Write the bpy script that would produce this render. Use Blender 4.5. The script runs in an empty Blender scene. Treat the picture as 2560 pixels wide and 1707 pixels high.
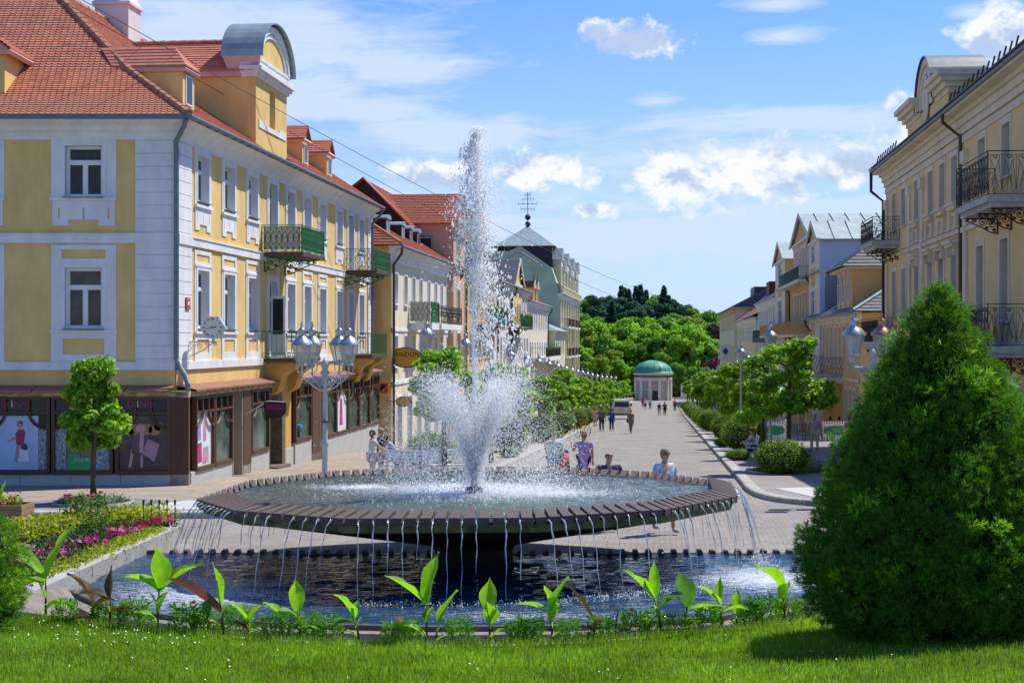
import bpy, bmesh, math, random
import numpy as np
from mathutils import Vector, Matrix, noise as mnoise
rnd = random.Random(7)
R = math.radians
SC = bpy.context.scene
COL = SC.collection
# ---------------------------------------------------------------- camera, sky, sun, exposure
cam_d = bpy.data.cameras.new('camera'); cam = bpy.data.objects.new('camera', cam_d); COL.objects.link(cam)
cam.location = (0, 0, 3.7); cam.rotation_euler = (R(90), 0, 0)
cam_d.sensor_width = 36; cam_d.lens = 36 * 3700 / 2560; cam_d.clip_start = .2; cam_d.clip_end = 3000
SC.camera = cam
SUN_AZ, SUN_EL = 38, 56           # azimuth from +X towards +Y
sun_d = bpy.data.lights.new('sun', 'SUN'); sun = bpy.data.objects.new('sun', sun_d); COL.objects.link(sun)
sun_d.energy = 3.95; sun_d.angle = R(.53); sun_d.color = (1, .955, .88)
sv = Vector((math.cos(R(SUN_EL)) * math.cos(R(SUN_AZ)), math.cos(R(SUN_EL)) * math.sin(R(SUN_AZ)), math.sin(R(SUN_EL))))
sun.rotation_euler = sv.to_track_quat('Z', 'Y').to_euler(); sun.location = (20, 20, 60)
SC.view_settings.view_transform = 'Standard'; SC.view_settings.look = 'None'
SC.view_settings.gamma = 1; SC.view_settings.use_curve_mapping = False; SC.view_settings.exposure = .56
cy = SC.cycles; cy.max_bounces = 6; cy.diffuse_bounces = 3; cy.glossy_bounces = 3; cy.transparent_max_bounces = 24
cy.transmission_bounces = 4; cy.caustics_reflective = False; cy.caustics_refractive = False; cy.sample_clamp_indirect = 6
try: cy.use_denoising = True
except Exception: pass

def sky_world():
    w = bpy.data.worlds.new('World'); SC.world = w; w.use_nodes = True
    nt = w.node_tree; N = nt.nodes; N.clear(); L = nt.links.new
    def nd(t, **k):
        n = N.new(t)
        for a, b in k.items(): setattr(n, a, b)
        return n
    def math_(op, a, b=None, clamp=False):
        n = nd('ShaderNodeMath', operation=op); n.use_clamp = clamp
        for i, x in enumerate((a, b)):
            if x is None: continue
            if isinstance(x, (int, float)): n.inputs[i].default_value = x
            else: L(x, n.inputs[i])
        return n.outputs[0]
    sky = nd('ShaderNodeTexSky', sky_type='NISHITA'); sky.sun_disc = False
    sky.sun_elevation = R(SUN_EL); sky.sun_rotation = R(90 - SUN_AZ); sky.air_density = 1.0; sky.dust_density = .5; sky.ozone_density = 2.5
    tint = nd('ShaderNodeMix', data_type='RGBA', blend_type='MULTIPLY'); tint.inputs[0].default_value = 1
    L(sky.outputs[0], tint.inputs[6]); tint.inputs[7].default_value = (.38, .66, 1.10, 1)
    tc = nd('ShaderNodeTexCoord'); sep = nd('ShaderNodeSeparateXYZ'); L(tc.outputs['Generated'], sep.inputs[0])
    x, y, z = sep.outputs
    az = math_('ARCTAN2', x, y); el = math_('ARCSINE', z)
    # sideways-stretched noise for veils, rounder noise for the heaps
    cmb = nd('ShaderNodeCombineXYZ'); L(az, cmb.inputs[0]); L(el, cmb.inputs[1])
    def noise(scale, sx, sy, det, rough, off=0, dist=0.0):
        mp = nd('ShaderNodeMapping'); mp.inputs['Scale'].default_value = (sx, sy, 1); mp.inputs['Location'].default_value = (off, off * .7, off)
        L(cmb.outputs[0], mp.inputs[0]); n = nd('ShaderNodeTexNoise'); n.inputs['Scale'].default_value = scale
        n.inputs['Detail'].default_value = det; n.inputs['Roughness'].default_value = rough; n.inputs['Distortion'].default_value = dist
        L(mp.outputs[0], n.inputs['Vector']); return n
    heap = noise(42, 1, 1.25, 9, .62, 1.3, .25); heap2 = noise(9, 1, 1.5, 4, .5, 5.1)
    veil = noise(5.5, 1, 4.5, 8, .6, 2.2, .6); veil2 = noise(22, 1, 5, 6, .65, 8.2, .8)
    def blobs(lst, kk):
        out = None
        for (px, py, rx, ry) in lst:
            a = math.atan((px - 1280) / 3700); e = math.atan((853 - py) / 3700 * math.cos(a))
            s = nd('ShaderNodeVectorMath', operation='SUBTRACT'); L(cmb.outputs[0], s.inputs[0]); s.inputs[1].default_value = (a, e, 0)
            m = nd('ShaderNodeVectorMath', operation='MULTIPLY'); L(s.outputs[0], m.inputs[0]); m.inputs[1].default_value = (3700 / rx, 3700 / ry, 0)
            d = nd('ShaderNodeVectorMath', operation='LENGTH'); L(m.outputs[0], d.inputs[0])
            v = math_('SUBTRACT', 1.0, d.outputs['Value'])
            out = v if out is None else math_('MAXIMUM', out, v)
        return math_('MAXIMUM', out, -1.2)
    cum = blobs([(1925, 425, 190, 95), (1695, 450, 100, 70), (1365, 418, 140, 62), (1100, 432, 140, 48), (1585, 105, 150, 52), (1500, 80, 60, 40),
                 (2530, 95, 130, 95), (2300, 280, 90, 60), (1480, 526, 60, 26), (1290, 430, 90, 40), (2150, 420, 200, 60), (2330,340,150,60)], 1)
    wisp = blobs([(560, 110, 620, 190), (1000, 172, 230, 70), (880, 275, 240, 40), (1980, 305, 560, 50), (1900, 395, 900, 80), (1150, 345, 520, 60),
                  (1955, 92, 130, 30), (1640, 255, 90, 24), (1950, 8, 120, 20), (2420, 30, 80, 22), (1700, 560, 1500, 130), (600, 240, 500, 90)], 1)
    h = math_('ADD', math_('MULTIPLY', math_('SUBTRACT', heap.outputs[0], .5), 2.6), math_('MULTIPLY', math_('SUBTRACT', heap2.outputs[0], .5), .8))
    c1 = math_('ADD', cum, math_('SUBTRACT', h, .02))
    c1 = nd_smooth = math_('MULTIPLY', c1, 2.2, True)
    vv = math_('ADD', math_('MULTIPLY', math_('SUBTRACT', veil.outputs[0], .5), 2.4), math_('MULTIPLY', math_('SUBTRACT', veil2.outputs[0], .5), 1.1))
    c2 = math_('MULTIPLY', math_('ADD', wisp, math_('ADD', vv, .26)), 1.05, True)
    # veils elsewhere in the sky
    c3 = math_('MULTIPLY', math_('SUBTRACT', veil.outputs[0], .52), 2.2, True)
    low = math_('MULTIPLY', math_('SUBTRACT', .30, el), 4.2, True)          # whiter towards the horizon
    c2 = math_('MULTIPLY', c2, .86); c3 = math_('MULTIPLY', c3, .55)
    tot = math_('MAXIMUM', math_('MAXIMUM', c2, c3), math_('MULTIPLY', math_('POWER', low, 1.7), .74))
    # cloud light: heap tops white, bases blue grey
    up = noise(42, 1, 1.25, 9, .62, 1.3, .25); up.inputs['Vector'].links[0].from_node.inputs['Location'].default_value = (1.3, .91 + .011, 1.3)
    h2 = noise(9, 1, 1.5, 4, .5, 5.1); h2.inputs['Vector'].links[0].from_node.inputs['Location'].default_value = (5.1, 3.57 + .022, 5.1)
    lit = math_('ADD', math_('MULTIPLY', math_('SUBTRACT', heap.outputs[0], up.outputs[0]), 3.2), math_('MULTIPLY', math_('SUBTRACT', heap2.outputs[0], h2.outputs[0]), 5.0))
    edge = math_('MULTIPLY', math_('SUBTRACT', .62, cum), .55)
    shade = nd('ShaderNodeMapRange'); L(math_('ADD', lit, edge), shade.inputs[0]); shade.inputs[1].default_value = -.28; shade.inputs[2].default_value = .34
    ccol = nd('ShaderNodeMix', data_type='RGBA'); L(shade.outputs[0], ccol.inputs[0]); ccol.inputs[6].default_value = (3.3, 4.1, 5.6, 1); ccol.inputs[7].default_value = (6.2, 6.4, 6.7, 1)
    vcol = (4.5, 5.3, 6.5, 1)
    m1 = nd('ShaderNodeMix', data_type='RGBA'); L(tot, m1.inputs[0]); L(tint.outputs[2], m1.inputs[6]); m1.inputs[7].default_value = vcol
    m2 = nd('ShaderNodeMix', data_type='RGBA'); L(c1, m2.inputs[0]); L(m1.outputs[2], m2.inputs[6]); L(ccol.outputs[2], m2.inputs[7])
    bg = nd('ShaderNodeBackground'); bg.inputs[1].default_value = .105; L(m2.outputs[2], bg.inputs[0])
    out = nd('ShaderNodeOutputWorld'); L(bg.outputs[0], out.inputs[0])
    w.cycles.sampling_method = 'MANUAL'; w.cycles.sample_map_resolution = 1024
sky_world()

# ---------------------------------------------------------------- materials
MATS = {}
def mat(name, col, rough=.8, spec=.3, var=0, vscale=3, bump=0, bscale=60, metal=0, trans=0, island=0, alpha=1, vcol=None, emit=0, coat=0, vdet=5, stretch=None, ttint=(1.5, 1.45, .6)):
    """principled with optional colour noise (var), bump, leaf translucency and per-island tint"""
    if name in MATS: return MATS[name]
    m = bpy.data.materials.new(name); MATS[name] = m; m.use_nodes = True; nt = m.node_tree; N = nt.nodes; L = nt.links.new
    b = N['Principled BSDF']; out = N['Material Output']
    b.inputs['Base Color'].default_value = (*col, 1); b.inputs['Roughness'].default_value = rough
    b.inputs['Specular IOR Level'].default_value = spec; b.inputs['Metallic'].default_value = metal
    if coat: b.inputs['Coat Weight'].default_value = coat
    src = None
    if var or bump:
        tc = N.new('ShaderNodeTexCoord'); co = tc.outputs['Object']
        if stretch:
            mp = N.new('ShaderNodeMapping'); mp.inputs['Scale'].default_value = stretch; L(co, mp.inputs[0]); co = mp.outputs[0]
    if var:
        n = N.new('ShaderNodeTexNoise'); n.inputs['Scale'].default_value = vscale; n.inputs['Detail'].default_value = vdet; n.inputs['Roughness'].default_value = .62; L(co, n.inputs['Vector'])
        r = N.new('ShaderNodeMapRange'); L(n.outputs[0], r.inputs[0]); r.inputs[1].default_value = .33; r.inputs[2].default_value = .68
        mx = N.new('ShaderNodeMix'); mx.data_type = 'RGBA'; L(r.outputs[0], mx.inputs[0])
        v2 = vcol or tuple(c * (1 - var) for c in col); mx.inputs[6].default_value = (*v2, 1)
        mx.inputs[7].default_value = (*[min(1, c * (1 + var * .35)) for c in col], 1); src = mx.outputs[2]
    if island:
        g = N.new('ShaderNodeNewGeometry'); hs = N.new('ShaderNodeHueSaturation')
        if src: L(src, hs.inputs['Color'])
        else: hs.inputs['Color'].default_value = (*col, 1)
        a = N.new('ShaderNodeMapRange'); L(g.outputs['Random Per Island'], a.inputs[0]); a.inputs[3].default_value = 1 - island; a.inputs[4].default_value = 1 + island; L(a.outputs[0], hs.inputs['Value'])
        f = N.new('ShaderNodeMath'); f.operation = 'MULTIPLY_ADD'; L(g.outputs['Random Per Island'], f.inputs[0]); f.inputs[1].default_value = 7.31; fr = N.new('ShaderNodeMath'); fr.operation = 'FRACT'; L(f.outputs[0], fr.inputs[0])
        c = N.new('ShaderNodeMapRange'); L(fr.outputs[0], c.inputs[0]); c.inputs[3].default_value = .5 - island * .05; c.inputs[4].default_value = .5 + island * .05; L(c.outputs[0], hs.inputs['Hue'])
        src = hs.outputs[0]
    if src: L(src, b.inputs['Base Color'])
    if bump:
        n2 = N.new('ShaderNodeTexNoise'); n2.inputs['Scale'].default_value = bscale; n2.inputs['Detail'].default_value = 4; L(co, n2.inputs['Vector'])
        bp = N.new('ShaderNodeBump'); bp.inputs['Strength'].default_value = min(1, bump); bp.inputs['Distance'].default_value = .02 * max(1, bump); L(n2.outputs[0], bp.inputs['Height']); L(bp.outputs[0], b.inputs['Normal'])
    sh = b.outputs[0]
    if trans:
        t = N.new('ShaderNodeBsdfTranslucent'); ms = N.new('ShaderNodeMixShader'); ms.inputs[0].default_value = trans
        br = N.new('ShaderNodeMix'); br.data_type = 'RGBA'; br.blend_type = 'MULTIPLY'; br.inputs[0].default_value = 1
        if src: L(src, br.inputs[6])
        else: br.inputs[6].default_value = (*col, 1)
        br.inputs[7].default_value = (*ttint, 1); L(br.outputs[2], t.inputs[0])
        L(b.outputs[0], ms.inputs[1]); L(t.outputs[0], ms.inputs[2]); sh = ms.outputs[0]
    if alpha < 1:
        t = N.new('ShaderNodeBsdfTransparent'); ms = N.new('ShaderNodeMixShader'); ms.inputs[0].default_value = alpha; L(t.outputs[0], ms.inputs[1]); L(sh, ms.inputs[2]); sh = ms.outputs[0]
    if emit: b.inputs['Emission Color'].default_value = (*col, 1); b.inputs['Emission Strength'].default_value = emit
    L(sh, out.inputs[0]); return m

YEL = mat('yellow_plaster', (.80, .56, .215), .9, .15, .17, 1.6, .4, 70, stretch=(1, 1, .4))
YEL2 = mat('ochre_plaster', (.66, .43, .18), .9, .15, .12, 1.0, .25, 90)
CREAM = mat('cream_plaster', (.74, .67, .51), .9, .15, .18, 1.3, .3, 80, stretch=(1, 1, .4))
WHT = mat('white_plaster', (.77, .77, .78), .85, .2, .16, 1.8, .3, 70, stretch=(1, 1, .4))
PINK = mat('salmon_plaster', (.62, .40, .27), .9, .15, .12, 1, .2, 80)
GRN = mat('pale_green_plaster', (.52, .59, .40), .9, .15, .15, .5, .2, 60)
PALE = mat('pale_yellow_plaster', (.68, .63, .40), .9, .15, .1, .8, .2, 60)
TILE = mat('red_clay_tile', (.54, .20, .12), .75, .3, .22, 2.5, .3, 50, island=.16)
TILE_D = mat('red_clay_roof', (.40, .13, .08), .8, .25, .3, 4, .4, 25)
RIDGE = mat('ridge_clay', (.50, .21, .13), .8, .25, .35, 6, .3, 50, island=.15)
SLATE = mat('slate', (.085, .085, .10), .5, .4, .35, 4, .4, 20)
ZINC = mat('weathered_zinc', (.36, .44, .44), .42, .5, .25, 2, .1, 30, metal=.45)
GUT = mat('gutter_metal', (.17, .21, .23), .5, .5, .2, 5, metal=.4)
DARKM = mat('dark_metal', (.025, .018, .015), .5, .5, .3, 20)
PIPE = mat('brown_downpipe', (.06, .035, .025), .45, .5)
WFRAME = mat('white_paint', (.76, .77, .76), .45, .4)
GLASS = mat('window_glass', (.018, .024, .028), .06, .5, .5, 1.2)
GREENM = mat('green_iron', (.025, .17, .05), .4, .5, .15, 30)
BRACK = mat('rust_iron', (.075, .03, .02), .6, .4, .3, 20)
STONE = mat('stone_slab', (.47, .46, .44), .8, .3, .12, 2, .2, 60)
CONC = mat('concrete', (.43, .42, .40), .85, .2, .25, 2.5, .35, 40)
BARK = mat('bark', (.12, .095, .06), .95, .1, .4, 14, 1, 40, stretch=(1, 1, .25))
SOIL = mat('soil', (.055, .038, .026), .95, .1, .5, 30, 1.5, 90)

# ---------------------------------------------------------------- mesh building
class MB:
    def __init__(s, F=None): s.v = []; s.f = []; s.m = []; s.F = F
    def add(s, vs, fs, mi=0):
        n = len(s.v)
        if s.F is not None: vs = [tuple(s.F @ Vector(p)) for p in vs]
        s.v.extend(vs); s.f.extend([tuple(i + n for i in f) for f in fs]); s.m.extend([mi] * len(fs)); return s
    def box(s, x0, x1, y0, y1, z0, z1, mi=0):
        v = [(x, y, z) for x in (x0, x1) for y in (y0, y1) for z in (z0, z1)]
        return s.add(v, [(0, 1, 3, 2), (4, 6, 7, 5), (0, 4, 5, 1), (2, 3, 7, 6), (0, 2, 6, 4), (1, 5, 7, 3)], mi)
    def quad(s, a, b, c, d, mi=0): return s.add([tuple(a), tuple(b), tuple(c), tuple(d)], [(0, 1, 2, 3)], mi)
    def poly(s, pts, mi=0): return s.add([tuple(p) for p in pts], [tuple(range(len(pts)))], mi)
    def prism(s, pts, d, mi=0):
        """pts: closed 3-D outline, d: extrusion vector"""
        n = len(pts); d = Vector(d); a = [tuple(Vector(p)) for p in pts]; b = [tuple(Vector(p) + d) for p in pts]
        return s.add(a + b, [tuple(range(n)), tuple(range(2 * n - 1, n - 1, -1))] + [(i, (i + 1) % n, (i + 1) % n + n, i + n) for i in range(n)], mi)
    def tube(s, pts, r, n=6, mi=0, cap=True):
        pts = [Vector([float(c) for c in p]) for p in pts]; rr = [float(q) for q in r] if isinstance(r, (list, tuple)) else [float(r)] * len(pts); vs = []; fs = []
        ref = None
        for i, p in enumerate(pts):
            t = (pts[min(i + 1, len(pts) - 1)] - pts[max(i - 1, 0)])
            t = t.normalized() if t.length > 1e-9 else Vector((0, 0, 1))
            if ref is None: ref = Vector((0, 0, 1)) if abs(t.z) < .9 else Vector((1, 0, 0))
            u = t.cross(ref); u = u.normalized() if u.length > 1e-6 else t.orthogonal().normalized(); w = u.cross(t); ref = w
            for k in range(n):
                a = 2 * math.pi * k / n; vs.append(tuple(p + (u * math.cos(a) + w * math.sin(a)) * rr[i]))
        for i in range(len(pts) - 1):
            for k in range(n): fs.append((i * n + k, i * n + (k + 1) % n, (i + 1) * n + (k + 1) % n, (i + 1) * n + k))
        if cap: fs.append(tuple(range(n - 1, -1, -1))); fs.append(tuple((len(pts) - 1) * n + k for k in range(n)))
        return s.add(vs, fs, mi)
    def lathe(s, prof, n=16, c=(0, 0, 0), mi=0, arc=2 * math.pi, ph=0):
        vs = []; fs = []; full = abs(arc - 2 * math.pi) < 1e-6; m = n if full else n + 1
        for (r, z) in prof:
            for k in range(m):
                a = ph + arc * k / n; vs.append((c[0] + r * math.cos(a), c[1] + r * math.sin(a), c[2] + z))
        for i in range(len(prof) - 1):
            for k in range(n):
                k2 = (k + 1) % n if full else k + 1
                fs.append((i * m + k, i * m + k2, (i + 1) * m + k2, (i + 1) * m + k))
        return s.add(vs, fs, mi)
    def ball(s, c, r, n=8, mi=0, sx=1, sy=1, sz=1):
        vs = []; fs = []; h = n // 2
        for i in range(1, h):
            a = math.pi * i / h
            for k in range(n):
                b = 2 * math.pi * k / n; vs.append((c[0] + r * sx * math.sin(a) * math.cos(b), c[1] + r * sy * math.sin(a) * math.sin(b), c[2] + r * sz * math.cos(a)))
        vs += [(c[0], c[1], c[2] + r * sz), (c[0], c[1], c[2] - r * sz)]; T = len(vs) - 2
        for i in range(h - 2):
            for k in range(n): fs.append((i * n + k, (i + 1) * n + k, (i + 1) * n + (k + 1) % n, i * n + (k + 1) % n))
        for k in range(n): fs.append((T, k, (k + 1) % n)); fs.append((T + 1, (h - 2) * n + (k + 1) % n, (h - 2) * n + k))
        return s.add(vs, fs, mi)
    def mesh(s, name, mats, smooth=False):
        s.v = [tuple(float(c) for c in q) for q in s.v]
        me = bpy.data.meshes.new(name); me.from_pydata(s.v, [], s.f)
        mats = mats if isinstance(mats, (list, tuple)) else [mats]
        for m in mats: me.materials.append(m)
        if len(mats) > 1: me.polygons.foreach_set('material_index', s.m)
        if smooth: me.polygons.foreach_set('use_smooth', [True] * len(s.f))
        me.update(); return me
    def build(s, name, mats, parent=None, smooth=False, M=None):
        return put(name, s.mesh(name, mats, smooth), parent, M)
def put(name, me, parent=None, M=None):
    o = bpy.data.objects.new(name, me); COL.objects.link(o)
    if parent: o.parent = parent
    if M is not None: o.matrix_local = M
    return o
def tag(o, label=None, cat=None, group=None, kind=None):
    if label: o['label'] = label
    if cat: o['category'] = cat
    if group: o['group'] = group
    if kind: o['kind'] = kind
    return o
def thing(name, label, cat, M=None, group=None):
    o = bpy.data.objects.new(name, None); COL.objects.link(o); o.empty_display_size = .2
    if M is not None: o.matrix_world = M
    return tag(o, label, cat, group)
def copy_tree(o, M=None, label=None, parent=None):
    c = o.copy(); COL.objects.link(c); c.parent = parent
    if M is not None: c.matrix_world = M
    if label: c['label'] = label
    for ch in list(o.children):
        d = copy_tree(ch, None, None, c); d.matrix_local = ch.matrix_local.copy()
    return c
def T(x=0, y=0, z=0, rz=0, s=1): return Matrix.Translation((x, y, z)) @ Matrix.Rotation(rz, 4, 'Z') @ Matrix.Scale(s, 4)
def bulk(name, V, F, mats, parent=None, mi=None, smooth=False, M=None):
    """numpy mesh: V (n,3), F (m,k) all of one size"""
    me = bpy.data.meshes.new(name); V = np.asarray(V, np.float32); F = np.ascontiguousarray(F, np.int32); V = np.ascontiguousarray(V); m, k = F.shape
    me.vertices.add(len(V)); me.vertices.foreach_set('co', V.ravel()); me.loops.add(m * k); me.loops.foreach_set('vertex_index', F.ravel())
    me.polygons.add(m); me.polygons.foreach_set('loop_start', np.arange(0, m * k, k, dtype=np.int32))
    try: me.polygons.foreach_set('loop_total', np.full(m, k, np.int32))
    except Exception: pass
    for x in (mats if isinstance(mats, (list, tuple)) else [mats]): me.materials.append(x)
    if mi is not None: me.polygons.foreach_set('material_index', np.ascontiguousarray(mi, np.int32))
    if smooth: me.polygons.foreach_set('use_smooth', np.ones(m, bool))
    me.update(calc_edges=True); me.validate(); return put(name, me, parent, M)

# ---------------------------------------------------------------- the street's own frame
UX, UY = .1022, .9948
def S(s, t, z=0): return Vector((-1.65 + UX * s + UY * t, UY * s - UX * t, z))
def s_of(px, t):
    k = (px - 1280) / 3700; return (-1.65 + UY * t + UX * k * t) / (UY * k - UX)
def gz(Y):
    if Y < 28: return 0.0
    if Y < 178: return -.035 * (Y - 28)
    if Y < 242: return -5.25 - .0267 * (Y - 178)
    if Y < 300: return -6.96 - .0214 * (Y - 242)
    return -8.2
def gst(s, t): return gz(UY * s - UX * t)
ANG_L = math.atan2(UY, -UX * -1) if False else math.atan2(UY, UX)
def frame_left(s, t): return Matrix.Translation(S(s, t)) @ Matrix.Rotation(ANG_L, 4, 'Z')          # x away, y into the house
def frame_right(s, t): return Matrix.Translation(S(s, t)) @ Matrix.Rotation(ANG_L + math.pi, 4, 'Z')  # x towards us, y into the house
# ---------------------------------------------------------------- ground, street, pavements
def terrain_z(X, Y):
    if Y < 18.0: return -.6
    z = gz(Y) - .25
    if Y > 330:
        z += min(13, (Y - 330) * .09)
    return z
def grid(name, xs, ys, fz, m, parent=None):
    V = [(x, y, fz(x, y)) for y in ys for x in xs]; n = len(xs)
    F = [(j * n + i, j * n + i + 1, (j + 1) * n + i + 1, (j + 1) * n + i) for j in range(len(ys) - 1) for i in range(n - 1)]
    return bulk(name, V, F, m, parent)
MEADOW = mat('meadow', (.07, .11, .03), .95, .1, .4, .2)
g = grid('ground', [-900, -400, -200, -100, -50, -25, 0, 25, 50, 100, 200, 400, 900], [-40, 10, 18, 18.2, 28, 60, 100, 150, 178, 242, 300, 330, 360, 400, 440, 468, 600, 1000, 1600], terrain_z, MEADOW)
tag(g, kind='structure')

def paver_mat(name, c1, c2, mort, bw, bh, accent=None, rot=0):
    m = bpy.data.materials.new(name); m.use_nodes = True; nt = m.node_tree; N = nt.nodes; L = nt.links.new; b = N['Principled BSDF']
    tc = N.new('ShaderNodeTexCoord'); mp = N.new('ShaderNodeMapping'); mp.inputs['Rotation'].default_value = (0, 0, rot); L(tc.outputs['Object'], mp.inputs[0])
    br = N.new('ShaderNodeTexBrick'); L(mp.outputs[0], br.inputs['Vector']); br.inputs['Scale'].default_value = 1; br.inputs['Brick Width'].default_value = bw; br.inputs['Row Height'].default_value = bh
    br.inputs['Mortar Size'].default_value = .008; br.inputs['Color1'].default_value = (*c1, 1); br.inputs['Color2'].default_value = (*c2, 1); br.inputs['Mortar'].default_value = (*mort, 1)
    n = N.new('ShaderNodeTexNoise'); n.inputs['Scale'].default_value = .55; n.inputs['Detail'].default_value = 8; n.inputs['Roughness'].default_value = .7; L(tc.outputs['Object'], n.inputs['Vector'])
    r = N.new('ShaderNodeMapRange'); L(n.outputs[0], r.inputs[0]); r.inputs[1].default_value = .3; r.inputs[2].default_value = .7; r.inputs[3].default_value = .74; r.inputs[4].default_value = 1.14
    mx = N.new('ShaderNodeMix'); mx.data_type = 'RGBA'; mx.blend_type = 'MULTIPLY'; mx.inputs[0].default_value = 1; L(br.outputs[0], mx.inputs[6])
    L(r.outputs[0], mx.inputs[7]); src = mx.outputs[2]
    if accent:
        # grey cross motifs set in the paving on a regular grid, and broad darker courses
        sep = N.new('ShaderNodeSeparateXYZ'); L(mp.outputs[0], sep.inputs[0])
        def ma(op, a, b=None):
            q = N.new('ShaderNodeMath'); q.operation = op
            for i, x in enumerate((a, b)):
                if x is None: continue
                if isinstance(x, (int, float)): q.inputs[i].default_value = x
                else: L(x, q.inputs[i])
            return q.outputs[0]
        per, wid, col = accent
        row = ma('FLOOR', ma('DIVIDE', sep.outputs[1], per)); off = ma('MULTIPLY', ma('MODULO', row, 2.0), .5)
        fx = ma('ABSOLUTE', ma('SUBTRACT', ma('FRACT', ma('ADD', ma('DIVIDE', sep.outputs[0], per), off)), .5))
        fy = ma('ABSOLUTE', ma('SUBTRACT', ma('FRACT', ma('DIVIDE', sep.outputs[1], per)), .5))
        d = ma('LESS_THAN', ma('ADD', ma('MULTIPLY', ma('MAXIMUM', fx, fy), .55), ma('MULTIPLY', ma('ADD', fx, fy), .45)), wid)
        m2 = N.new('ShaderNodeMix'); m2.data_type = 'RGBA'; L(ma('MULTIPLY', d, .75), m2.inputs[0]); L(src, m2.inputs[6]); m2.inputs[7].default_value = (*col, 1); src = m2.outputs[2]
    L(src, b.inputs['Base Color']); b.inputs['Roughness'].default_value = .8; b.inputs['Specular IOR Level'].default_value = .25
    bp = N.new('ShaderNodeBump'); bp.inputs['Strength'].default_value = .35; bp.inputs['Distance'].default_value = .008; bp.invert = True; L(br.outputs['Fac'], bp.inputs['Height']); L(bp.outputs[0], b.inputs['Normal'])
    return m
PAVE = paver_mat('grey_pavers', (.33, .295, .255), (.27, .238, .205), (.15, .14, .13), .21, .105, (1.9, .13, (.22, .185, .19)), R(5.9))
PAVE_B = paver_mat('beige_pavers', (.40, .33, .255), (.34, .275, .21), (.22, .18, .14), .21, .105, (1.15, .13, (.20, .20, .235)))
PAVE_R = paver_mat('side_pavers', (.34, .31, .285), (.27, .24, .225), (.17, .15, .14), .21, .105, None, R(5.9))
SETT = paver_mat('granite_setts', (.28, .28, .28), (.2, .2, .21), (.11, .11, .10), .1, .1)
ys = [17.0, 22, 25.6, 28, 32, 36, 40, 45, 50, 60, 80, 100, 130, 178, 210, 242, 270, 300, 318]
def skew(name, t0, t1, ss, dz, m):
    V = []; 
    for s in ss:
        for t in (t0, t1):
            p = S(s, t); V.append((p.x, p.y, gz(p.y) + dz))
    F = [(2 * i, 2 * i + 1, 2 * i + 3, 2 * i + 2) for i in range(len(ss) - 1)]
    return bulk(name, V, F, m)
tag(skew('street', -34, 40, [18.5, 22, 26.3, 28, 31, 36, 42, 50, 60, 80, 100, 130, 160, 178, 200, 225, 242, 270, 300, 320], -.004, PAVE), kind='structure')

def raised(name, outline, h, m, step=4.0, kind='structure'):
    """raised pavement: outline follows the falling ground; top sheet cut into strips along Y, sides down to the street"""
    bm = bmesh.new(); vs = [bm.verts.new((x, y, 0)) for x, y in outline]; bm.faces.new(vs)
    y0 = min(p[1] for p in outline); y1 = max(p[1] for p in outline)
    cuts = [c for c in (28, 178, 242, 300) if y0 < c < y1] + [y0 + step * k for k in range(1, int((y1 - y0) / step))]
    for c in cuts: bmesh.ops.bisect_plane(bm, geom=bm.verts[:] + bm.edges[:] + bm.faces[:], plane_co=(0, c, 0), plane_no=(0, 1, 0))
    r = bmesh.ops.extrude_face_region(bm, geom=bm.faces[:])
    top = [v for v in r['geom'] if isinstance(v, bmesh.types.BMVert)]; ids = set(top)
    for v in bm.verts: v.co.z = gz(v.co.y) + (h if v in ids else -.02)
    me = bpy.data.meshes.new(name); bm.to_mesh(me); bm.free(); me.materials.append(m)
    return tag(put(name, me), kind=kind)
KH = .12
rk = [(7.32, 35.7), (6.98, 36.3), (6.64, 37.05), (6.49, 37.9), (6.42, 39.3), (6.56, 41.5)] + [tuple(S(s, 3.95)[:2]) for s in (44, 60, 90, 120, 160, 200, 250, 292)]
rk = [(20, 29.0), (13.5, 31.2), (10.5, 33.0), (8.6, 34.6)] + rk
raised('sidewalk', rk + [tuple(S(292, 13.2)[:2]), tuple(S(60, 13.2)[:2]), (30, 45), (30, 29)], KH, PAVE_R)
lk = [(-30, 32.3), (-14, 32.3), (-8, 32.3), (-5.4, 32.45), (-3.9, 33.1), (-2.9, 34.4), (-2.35, 36.2)] + [tuple(S(s, -4.15)[:2]) for s in (40, 50, 60, 90, 120, 160, 200, 250, 292)]
raised('sidewalk', lk + [tuple(S(292, -12.3)[:2]), tuple(S(42, -12.3)[:2]), (-30, 42.6)], KH, PAVE_B)
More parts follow.
